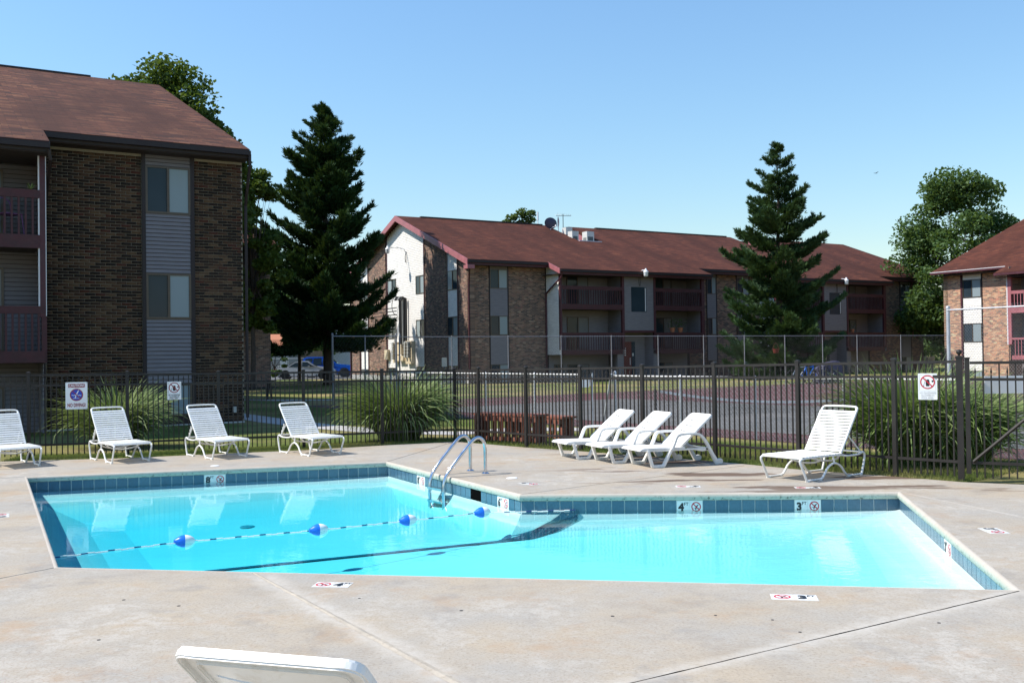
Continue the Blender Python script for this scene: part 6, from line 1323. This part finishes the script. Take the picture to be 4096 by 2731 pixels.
# ------------------------------------------------------------------ conifers
def conifer(P, H_, R, nwh, label, mat, seed, tr=.2, gap=.06, upsweep=.35, base=.08, tuft=.30, ntw=15, power=.75):
    g = np.random.default_rng(seed); random.seed(seed); root = thing("conifer_tree", label, "tree", P)
    mb = MB(); n = 14; mb.tube([(math.sin(i * 1.3) * .04, math.cos(i * 1.7) * .04, H_ * i / n - .05) for i in range(n + 1)], [tr * (1 - i / n) ** .8 + .015 for i in range(n + 1)], 9); 
    A = []; D = []; SZ = []
    for w in range(nwh):
        f = w / (nwh - 1); z = H_ * (base + (1 - base - .03) * f ** .92); rl = R * (1 - f) ** power * (.82 + .3 * g.random()) + .18
        nb = 7 if f < .8 else 5; off = g.uniform(0, 6.28)
        for b in range(nb):
            az = off + 2 * np.pi * b / nb + g.normal(0, .22); L = rl * g.uniform(.62, 1.08); up = g.uniform(-.12, .12) + upsweep * (f - .35); dx, dy = np.cos(az), np.sin(az); m = max(5, int(L / .22)); zz = z + g.normal(0, .22); pts = []
            for i in range(m + 1):
                t_ = i / m; q = np.array([dx * L * t_, dy * L * t_, zz + L * (up * t_ - .16 * math.sin(t_ * 3.14) * (1 - f) + upsweep * .55 * t_ ** 2.2)]); pts.append(q)
            mb.tube([tuple(q) for q in pts], [max(.008, tr * .2 * (1 - i / (m + 1)) * (1 - .6 * f)) for i in range(m + 1)], 5, caps=False)
            side = np.array([-dy, dx, 0])
            for i in range(1, m + 1):
                t_ = i / m; q = pts[i]; dv = pts[i] - pts[i - 1]; dv /= np.linalg.norm(dv)
                spread = (.18 + .32 * L * .28 * (1 - abs(t_ - .5)) ** 1.1) * (1 if t_ < .95 else .5)
                for k in range(ntw if t_ > .22 else ntw // 3):
                    s_ = g.normal(0, .55) * spread * 1.35; p_ = q + side * s_ + dv * g.uniform(-.18, .18) + np.array([0, 0, g.normal(-.02, .07) - .10 * abs(s_)]); dd = dv * g.uniform(.5, 1) + side * np.sign(s_) * g.uniform(.1, .8) + np.array([0, 0, g.uniform(.0, .75)]); dd /= np.linalg.norm(dd); A.append(p_); D.append(dd); SZ.append(tuft * g.uniform(.6, 1.25) * (1 if f < .85 else .7))
    for k in range(14): A.append(np.array([g.normal(0, .08), g.normal(0, .08), H_ - g.uniform(0, .9)])); D.append(np.array([g.normal(0, .3), g.normal(0, .3), 1.0])); SZ.append(tuft)
    A = np.array(A); D = np.array(D); D /= np.linalg.norm(D, axis=1)[:, None]; SZ = np.array(SZ); N = len(A)
    mb.build("trunk", M['bark'], root)
    V = []
    for k in range(4):                                            # crossed slivers for each needle spray
        r_ = g.normal(0, 1, (N, 3)); s_ = np.cross(D, r_); s_ /= np.linalg.norm(s_, axis=1)[:, None]; d2 = D + s_ * g.uniform(-.7, .7, (N, 1)); d2 /= np.linalg.norm(d2, axis=1)[:, None]; b_ = A; w_ = (SZ * g.uniform(.05, .12, N))[:, None]
        s2 = np.cross(d2, r_); s2 /= np.linalg.norm(s2, axis=1)[:, None]; tip = b_ + d2 * SZ[:, None]; mid = b_ + d2 * (SZ * .5)[:, None]
        V.append(np.stack([b_ - s2 * w_ * .3, mid - s2 * w_, tip, mid + s2 * w_], 1))
    V = np.concatenate(V, 0).reshape(-1, 3); F = np.arange(len(V)).reshape(-1, 4); mobj("crown", npmesh("crown", V, F, mat), root); return root
P = atY(1308, 57 * K); Ht = zat(1300, 418, 57 * K); conifer(P, Ht, 4.3 * K, 24, "dark tall pine standing between the shaded block and the white gable", M['needle'], 31, .27, base=.185, upsweep=.42, ntw=30, tuft=.36, power=.66)
P = atY(3122, 57 * K); Ht = zat(3118, 582, 57 * K); conifer(P, Ht, 3.75 * K, 17, "green layered spruce in front of the long brick building", M['needle_b'], 37, .2, base=.05, upsweep=.30, ntw=40, tuft=.30, power=.60)
# ------------------------------------------------------------------ broadleaf trees
def broadleaf(P, H_, cz, R, rz, nleaf, label, mat, seed, tr=.25, leafs=.16, nclump=46, bark='bark', skew=(0, 0), shape=None, hide_low=0.0):
    g = np.random.default_rng(seed); root = thing("broadleaf_tree", label, "tree", P); mb = MB(); fork = cz - rz * .75
    mb.tube([(0, 0, -.05), (.05, 0, fork * .5), (0, .05, fork), (skew[0] * .4, skew[1] * .4, cz + rz * .35)], [tr, tr * .85, tr * .7, tr * .22], 9); C = []
    for k in range(nclump):
        while True:
            v = g.normal(0, 1, 3); v /= np.linalg.norm(v); rad = g.uniform(.45, 1.0) ** .6; c = v * rad
            if c[2] > -.85: break
        z01 = (c[2] + 1) / 2; wid = shape(z01) if shape else 1.0
        c = np.array([c[0] * R * wid + skew[0] * z01, c[1] * R * wid + skew[1] * z01, cz + c[2] * rz]); C.append((c, R * g.uniform(.20, .34)))
        m0 = np.array([0, 0, fork + (cz - fork) * g.uniform(0, .8)]); mid = (m0 + c) / 2 + g.normal(0, .15, 3) + np.array([0, 0, .3]); mb.tube(smooth_path([tuple(m0), tuple(mid), tuple(c)], 2), [tr * .22 * (1 - i / 8) + .012 for i in range(len(smooth_path([tuple(m0), tuple(mid), tuple(c)], 2)))], 5, caps=False)
    mb.build("trunk", M[bark], root); per = nleaf // nclump; A = []
    for c, r in C:
        v = g.normal(0, 1, (per, 3)); v /= np.linalg.norm(v, axis=1)[:, None]; q = c + v * (r * g.uniform(.25, 1.12, (per, 1)) ** .6) * np.array([1.15, 1.15, .72]); A.append(q)
    A = np.concatenate(A); N = len(A); n_ = g.normal(0, 1, (N, 3)) + np.array([0, 0, .9]); n_ /= np.linalg.norm(n_, axis=1)[:, None]; r_ = g.normal(0, 1, (N, 3)); s_ = np.cross(n_, r_); s_ /= np.linalg.norm(s_, axis=1)[:, None]; t_ = np.cross(n_, s_); sz = (leafs * g.uniform(.6, 1.3, N))[:, None]
    V = np.stack([A - t_ * sz * .5, A + s_ * sz * .38 + n_ * sz * .08, A + t_ * sz * .55, A - s_ * sz * .38 + n_ * sz * .08], 1).reshape(-1, 3); mobj("crown", npmesh("crown", V, np.arange(4 * N).reshape(-1, 4), mat), root); return root
Ym = 46 * K; P = atY(665, Ym); zt = zat(690, 285, Ym); broadleaf(P, zt, zt - 4.8, 3.8, 4.7, 40000, "leafy maple rising behind the brown roof of the shaded block", M['maple'], 41, .28, .22, 80, shape=lambda z: 1.1 - .30 * z)
Ym = 50 * K; P = atY(1010, Ym); zt = zat(1010, 690, Ym); broadleaf(P, zt, zt - 4.4, 1.7, 4.6, 20000, "dark leafy tree squeezed between the shaded block and the tall pine", M['maple'], 43, .14, .20, 70)
Ym = 62 * K; P = atY(1195, Ym); broadleaf(P, 7, zat(1180, 1300, Ym), 1.9, 1.6, 9000, "slim-trunked tree with a low dark crown in front of the silver car", M['needle'], 47, .13, .2, 24)
Ym = 72 * K; P = atY(3835, Ym); zt = zat(3860, 650, Ym); broadleaf(P, zt, zt - 7.4, 4.8, 7.8, 42000, "large leafy tree between the two brick buildings", M['leaf_right'], 53, .3, .25, 84, 'bark_grey', shape=lambda z: 1.15 - .62 * z)
Ym = 96 * K; P = atY(2085, Ym); zt = zat(2085, 818, Ym); broadleaf(P, zt, zt - 2.6, 1.7, 2.7, 3800, "small treetop showing above the dark red ridge", M['maple'], 59, .2, .26, 22)
for k, (px, py, Y0, R, lab) in enumerate(((1105, 1060, 110, 6, "pale green tree far behind the parked cars"), (960, 980, 120, 7, "distant tree behind the shaded wing"), (1230, 1180, 105, 5, "distant tree behind the pine"), (3700, 1290, 112, 7, "distant hedge-like tree between the brick buildings"), (3770, 1250, 100, 5, "distant tree beside the sunlit block"), (1360, 1090, 120, 6, "distant tree behind the white gable"))):
    P = atY(px, Y0 * K); zt = zat(px, py, Y0 * K); broadleaf(P, zt, zt * .58, R, zt * .45, 6000, lab, M['leaf_far'], 61 + k, .25, .45, 26)
# weeds and shrub by the shed
c = atY(1098, 70 * K); broadleaf(c, 2.2, 1.2, .8, 1.1, 2200, "weedy shrub growing against the grey shed", M['leaf_far'], 77, .04, .14, 14)
# ------------------------------------------------------------------ parked cars
def car(P, ang, paint, label, suv=False):
    r = thing("parked_car", label, "car", P, ang, "cars parked beyond the lawn"); L, w = (4.7, .86) if not suv else (4.5, .88)
    if not suv: side = [(0, .42), (.02, .72), (.25, .86), (.95, .93), (1.55, 1.30), (2.0, 1.39), (2.55, 1.37), (3.25, .97), (4.3, .84), (4.62, .68), (4.7, .40), (4.6, .22), (.1, .24)]
    else: side = [(0, .45), (.0, .98), (.25, 1.60), (.5, 1.70), (2.3, 1.70), (3.05, 1.10), (4.25, .98), (4.48, .78), (4.5, .40), (4.4, .26), (.1, .28)]
    wx = [.86, 3.72] if not suv else [.82, 3.62]; R = .32 if not suv else .36
    # body: side outline with tumblehome, wheel arches as dark discs
    def tw(z): lim = .9 if not suv else 1.0; return w if z < lim else w - (z - lim) * .48
    n = len(side); mb = MB(); ring = []
    offs = (-1, -.93, -.6, 0, .6, .93, 1)
    vs_ = [(x, o_ * tw(z), z + (.0 if abs(o_) == 1 else .02 * (1 - abs(o_)) if z > .5 else 0)) for o_ in offs for x, z in side]; fs = [(k * n + i, k * n + (i + 1) % n, (k + 1) * n + (i + 1) % n, (k + 1) * n + i) for k in range(len(offs) - 1) for i in range(n)] + [tuple(range(n)), tuple(range(len(offs) * n - 1, (len(offs) - 1) * n - 1, -1))]
    body = mb.add(vs_, fs).build("body", paint, r, smooth=True)
    wins = ([[(1.12, .95), (1.62, 1.26), (2.05, 1.32), (2.08, .95)], [(2.16, .95), (2.14, 1.32), (2.52, 1.31), (3.05, .97)]] if not suv else [[(.30, 1.05), (.42, 1.55), (.98, 1.6), (.98, 1.05)], [(1.08, 1.05), (1.08, 1.6), (1.75, 1.6), (1.75, 1.05)], [(1.85, 1.05), (1.85, 1.6), (2.26, 1.6), (2.85, 1.1)]])
    for s in (-1, 1):
        for wv_ in wins: MB().add([(x, s * (tw(z) + .008), z) for x, z in wv_] + [(x, s * (tw(z) - .01), z) for x, z in wv_], [(0, 1, 2, 3), (7, 6, 5, 4), (0, 4, 5, 1), (1, 5, 6, 2), (2, 6, 7, 3), (3, 7, 4, 0)]).build("side_window", M['car_glass'], r)
        for x in wx:
            MB().lathe([(R + .055, 0), (R + .055, .012), (.01, .012)], 22, (0, 0, 0), 'y').build("wheel_arch", M['car_trim'], body, loc=(x, s * w - .004 * s - .006, R + .02))
            wh = MB().lathe([(R * .66, -.1), (R * .95, -.1), (R, -.06), (R, .06), (R * .95, .1), (R * .66, .1)], 22, (0, 0, 0), 'y').build("wheel", M['rubber'], r, loc=(x, s * (w - .07), R)); 
            MB().lathe([(.03, -.09), (R * .66, -.095), (R * .66, .095), (.03, .09)], 16, (0, 0, 0), 'y').build("rim", M['rim'], wh)
            for k in range(5): a = k * 1.2566; MB().box(-.03, .03, -.098, .098, .05, R * .6).build("spoke_gap", M['car_trim'], wh, rot=(0, a, 0))
        MB().box(.5, 4.2, s * w - .012, s * w + .012, .40, .46).build("side_trim", M['sign_white'] if not suv else M['car_trim'], body)
        fx_, fz_ = (4.42, .66) if not suv else (4.3, .78); MB().box(fx_ - .12, fx_ + .12, s * w - .12, s * w + .006, fz_ - .07, fz_ + .07).build("headlight", M['orange_lens'] if not suv else M['lamp_white'], r); MB().box(.0, .14, s * w - .14, s * w + .006, .66, .82).build("tail_light", M['ink_red'], r)
        MB().box(2.6, 2.75, s * w, s * (w + .16), .93, 1.05).build("mirror", paint, r)
    ws = [(2.62, 1.35), (3.22, .98)] if not suv else [(2.36, 1.66), (3.02, 1.12)]
    MB().add([(ws[0][0] + .03, -tw(ws[0][1]) * .9, ws[0][1]), (ws[0][0] + .03, tw(ws[0][1]) * .9, ws[0][1]), (ws[1][0] + .03, tw(ws[1][1]) * .92, ws[1][1] + .015), (ws[1][0] + .03, -tw(ws[1][1]) * .92, ws[1][1] + .015)], [(0, 1, 2, 3)]).build("windscreen", M['car_glass'], r)
    rs_ = [(1.5, 1.29), (1.0, .96)] if not suv else [(.22, 1.55), (.04, 1.08)]
    MB().add([(rs_[0][0] - .025, -tw(rs_[0][1]) * .88, rs_[0][1] + .01), (rs_[0][0] - .025, tw(rs_[0][1]) * .88, rs_[0][1] + .01), (rs_[1][0] - .025, tw(rs_[1][1]) * .9, rs_[1][1] + .01), (rs_[1][0] - .025, -tw(rs_[1][1]) * .9, rs_[1][1] + .01)], [(0, 1, 2, 3)]).build("rear_window", M['car_glass'], r)
    if not suv: MB().box(.12, .3, -.7, .7, 1.0, 1.035).box(.16, .2, -.6, -.5, .88, 1.0).box(.16, .2, .5, .6, .88, 1.0).build("spoiler", paint, body)
    else:
        for s in (-1, 1): MB().tube([(.5, s * .6, 1.72), (.55, s * .6, 1.79), (2.1, s * .6, 1.79), (2.2, s * .6, 1.72)], .02, 6).build("roof_rack", M['car_trim'], body)
    MB().box(.3, 4.4, -w + .05, w - .05, .16, .28).build("underbody", M['car_trim'], body)
P = atY(1101, 74 * K); car(P + Vector((0, 0, -.02)), .10, M['car_silver'], "silver sedan with rear spoiler parked behind the slim tree trunk")
P = atY(1206, 79 * K); car(P + Vector((0, 0, -.02)), .06, M['car_blue'], "bright blue SUV with roof rack parked beyond the silver sedan", True)
# ------------------------------------------------------------------ shed, house, board fence beyond the cars
P = atY(1082, 92 * K); sh = thing("garden_shed", "grey barn-roofed shed with rust-brown shingles behind the cars", "shed", P, .25)
z1 = zat(1100, 1390, 92 * K); z2 = zat(1100, 1345, 92 * K); MB().box(-1, 2.8, 0, 4, 0, z1).build("wall", M['shed_wall'], sh)
MB().prism([(0, -.2, z1 - .1), (0, .5, z1 + (z2 - z1) * .72), (0, 2, z2 + .25), (0, 3.5, z1 + (z2 - z1) * .72), (0, 4.2, z1 - .1)], (-1.2, 0, 0), (1.2, 0, 0)).build("roof", M['terracotta'], sh); MB().box(.9, 1.6, -.03, 0, 0, 2.0).build("door", M['house_white'], sh)
P = atY(1185, 110 * K); hs = thing("white_house", "white clapboard house gable far behind the shed", "house", P, .35); zt = zat(1150, 1303, 110 * K); ze_ = zat(1120, 1350, 110 * K)
boards(MB(), front(0), -3, 7, 0, ze_, .25).build("wall", M['house_white'], hs); MB().box(-3, 7, .02, 6, 0, ze_).build("wall_core", M['house_white'], hs); MB().prism([(-3.3, 0, ze_), (7.3, 0, ze_), (2, 0, zt + .6)], (0, -.3, 0), (0, 6, 0)).build("roof", M['house_white'], hs); window(hs, front(-.03), 1.0, 2.0, ze_ - 1.8, ze_ - .5); window(hs, front(-.03), 4.0, 5.0, ze_ - 1.8, ze_ - .5)
P0 = atY(1205, 96 * K); P1 = atY(1290, 97 * K); d = P1 - P0; bf = thing("board_fence", "weathered brown board fence behind the blue SUV", "fence", P0, math.atan2(d.y, d.x)); zt = zat(1240, 1404, 96 * K); z0 = 0; n = 16; st = d.length / n
for k in range(n): MB().box(k * st, (k + 1) * st - .02, -.012, .012, 0, zt + random.uniform(-.04, .04)).build("board", M['wood_grey'], bf)
MB().box(0, d.length, .013, .05, zt - .4, zt - .3).build("rail", M['wood_grey'], bf)
P0 = atY(1080, 90 * K); P1 = atY(1300, 90 * K); chain_fence(P0, P1, zat(1150, 1434, 90 * K), 4, "low chain-link fence behind the parked cars", .03, M['galv'], cell=.12, wr=.004)
P0 = atY(3690, 84 * K); P1 = atY(3740, 84 * K); d = P1 - P0; bf = thing("board_fence", "short brown board fence between the two brick buildings", "fence", P0, math.atan2(d.y, d.x)); zt = zat(3720, 1425, 84 * K); n = 8; st = d.length / n
for k in range(n): MB().box(k * st, (k + 1) * st - .02, -.012, .012, 0, zt + random.uniform(-.05, .05)).build("board", M['wood_grey'], bf)
MB().box(0, d.length, .013, .05, zt - .4, zt - .3).build("rail", M['wood_grey'], bf)
# utility sign by the gable and red basket
P = atY(1777, 47 * K); q = thing("utility_sign", "thin green post with a tan square sign before the gable", "sign", P); zt = zat(1777, 1430, 47 * K); MB().box(-.02, .02, -.012, .012, 0, zt).build("post", M['ac_grille'], q); MB().box(-.13, .13, -.03, -.014, zt - .45, zt).build("sign_panel", M['box_grey'], q)
# ------------------------------------------------------------------ bicycles and covered grill by the far building
def bicycle(P, ang, label, col):
    r = thing("bicycle", label, "bicycle", P, ang, "bicycles by the far building"); R = .33
    for x in (0, 1.05):
        wh = MB().tube([(x + R * math.cos(a), 0, R + R * math.sin(a)) for a in np.linspace(0, 2 * math.pi, 25)[:-1]], .022, 6, closed=True).build("wheel", M['rubber'], r)
        mb = MB()
        for k in range(8): a = k * math.pi / 4; mb.tube([(x, 0, R), (x + R * math.cos(a), 0, R + R * math.sin(a))], .004, 3)
        mb.build("spokes", M['galv'], wh)
    mb = MB()
    for a, b in (((0, 0, R), (.42, 0, .30)), ((0, 0, R), (.32, 0, .82)), ((.42, 0, .30), (.30, 0, .88)), ((.42, 0, .30), (.86, 0, .78)), ((.32, 0, .80), (.84, 0, .84)), ((.82, 0, .92), (1.05, 0, R))): mb.tube([a, b], .02, 6)
    mb.build("frame", col, r); MB().box(.18, .42, -.06, .06, .88, .93).build("saddle", M['rubber'], r, bevel=.02); MB().tube(smooth_path([(.78, -.28, 1.0), (.84, -.1, 1.0), (.82, 0, .94), (.84, .1, 1.0), (.78, .28, 1.0)], 1), .014, 6).build("handlebar", M['steel'], r)
for k, (px, ang, lab, col) in enumerate(((3165, .4, "bicycle with silver frame nearest the spruce trunk", M['galv']), (3205, .55, "blue bicycle leaning among the others", M['float_blue']), (3250, .3, "dark bicycle next to the covered grill", M['rubber']))): bicycle(atY(px, 47 * K), ang, lab, col)
P = atY(3312, 48 * K); q = thing("covered_grill", "grill under a dark fabric cover behind the court fence", "grill", P, .3); MB().add([(-.75, -.35, 0), (.75, -.35, 0), (.75, .35, 0), (-.75, .35, 0), (-.7, -.3, .7), (.62, -.3, .95), (.62, .3, .95), (-.7, .3, .7), (-.3, -.22, 1.0), (.5, -.22, 1.12), (.5, .22, 1.12), (-.3, .22, 1.0)], [(0, 1, 5, 4), (1, 2, 6, 5), (2, 3, 7, 6), (3, 0, 4, 7), (4, 5, 9, 8), (5, 6, 10, 9), (6, 7, 11, 10), (7, 4, 8, 11), (8, 9, 10, 11), (3, 2, 1, 0)]).build("cover", M['tarp'], q, bevel=.05, smooth=True)
MB().tube([(-.85, 0, .0), (-.85, 0, .55)], .02, 6).build("handle_leg", M['galv'], q)
# red basket hanging on the spruce side
P = atY(3104, 52 * K); q = thing("hanging_basket", "small red basket hanging below the spruce boughs", "basket", (P.x, P.y, zat(3104, 1412, 52 * K))); MB().lathe([(.13, 0), (.19, .24), (.2, .25), (.17, .25), (.12, .03)], 14).build("basket", M['door_red'], q); MB().tube(smooth_path([(-.17, 0, .24), (-.06, 0, .55), (.06, 0, .55), (.17, 0, .24)], 1), .01, 5).build("handle", M['door_red'], q)
# items on building A's upper balcony
def onA(px, py, y): x, z = FA.hity(px, py, y); p = FA.o + FA.x * x + FA.y * y; return Vector((p.x, p.y, z))
p = onA(32, 937, -PO + .6); q = thing("metal_patio_chair", "purple wire patio chair behind the upper balcony rail", "chair", p, 1.0); pm_ = pm("purple_paint", (.25, .10, .30), .5)
mb = MB()
for x, y in ((-.2, -.2), (.2, -.2), (-.2, .2), (.2, .2)): mb = MB().tube([(x * 1.2, y * 1.2, 0), (x, y, .45)], .012, 6); mb.build("leg", pm_, q)
MB().box(-.22, .22, -.22, .22, .44, .46).build("seat", pm_, q); MB().tube(smooth_path([(-.2, .2, .45), (-.2, .25, .85), (.2, .25, .85), (.2, .2, .45)], 2), .012, 6).build("back_frame", pm_, q)
p = onA(120, 757, -PO - .02); q = thing("rail_plant", "small spiky plant on the upper balcony rail", "plant", p + Vector((0, .03, 0))); V = []; F = []
for k in range(16):
    a = random.uniform(0, 6.28); t_ = Vector((math.cos(a) * .12, math.sin(a) * .06, random.uniform(.05, .2))); s_ = Vector((-math.sin(a), math.cos(a), 0)) * .012; i = len(V); V += [tuple(-s_), tuple(t_ * .6 - s_), tuple(t_), tuple(s_)]; F.append((i, i + 1, i + 2, i + 3))
mobj("leaves", npmesh("leaves", V, F, M['blade']), q)
# bird
p = atY(3515, 60); bz_ = zat(3515, 693, 60); q = thing("bird", "small dark bird gliding in the clear sky", "bird", (p.x, p.y, bz_), .3); MB().add([(-.16, 0, 0), (0, .03, .012), (.18, 0, .004), (0, -.03, .012), (0, 0, -.02), (.0, .24, .05), (.06, .22, .045), (.0, -.24, .05), (.06, -.22, .045), (.08, 0, .012)], [(0, 1, 4), (1, 2, 4), (2, 3, 4), (3, 0, 4), (0, 3, 1), (1, 3, 2), (1, 5, 6, 9), (3, 9, 8, 7)]).build("body", M['black_cable'], q)
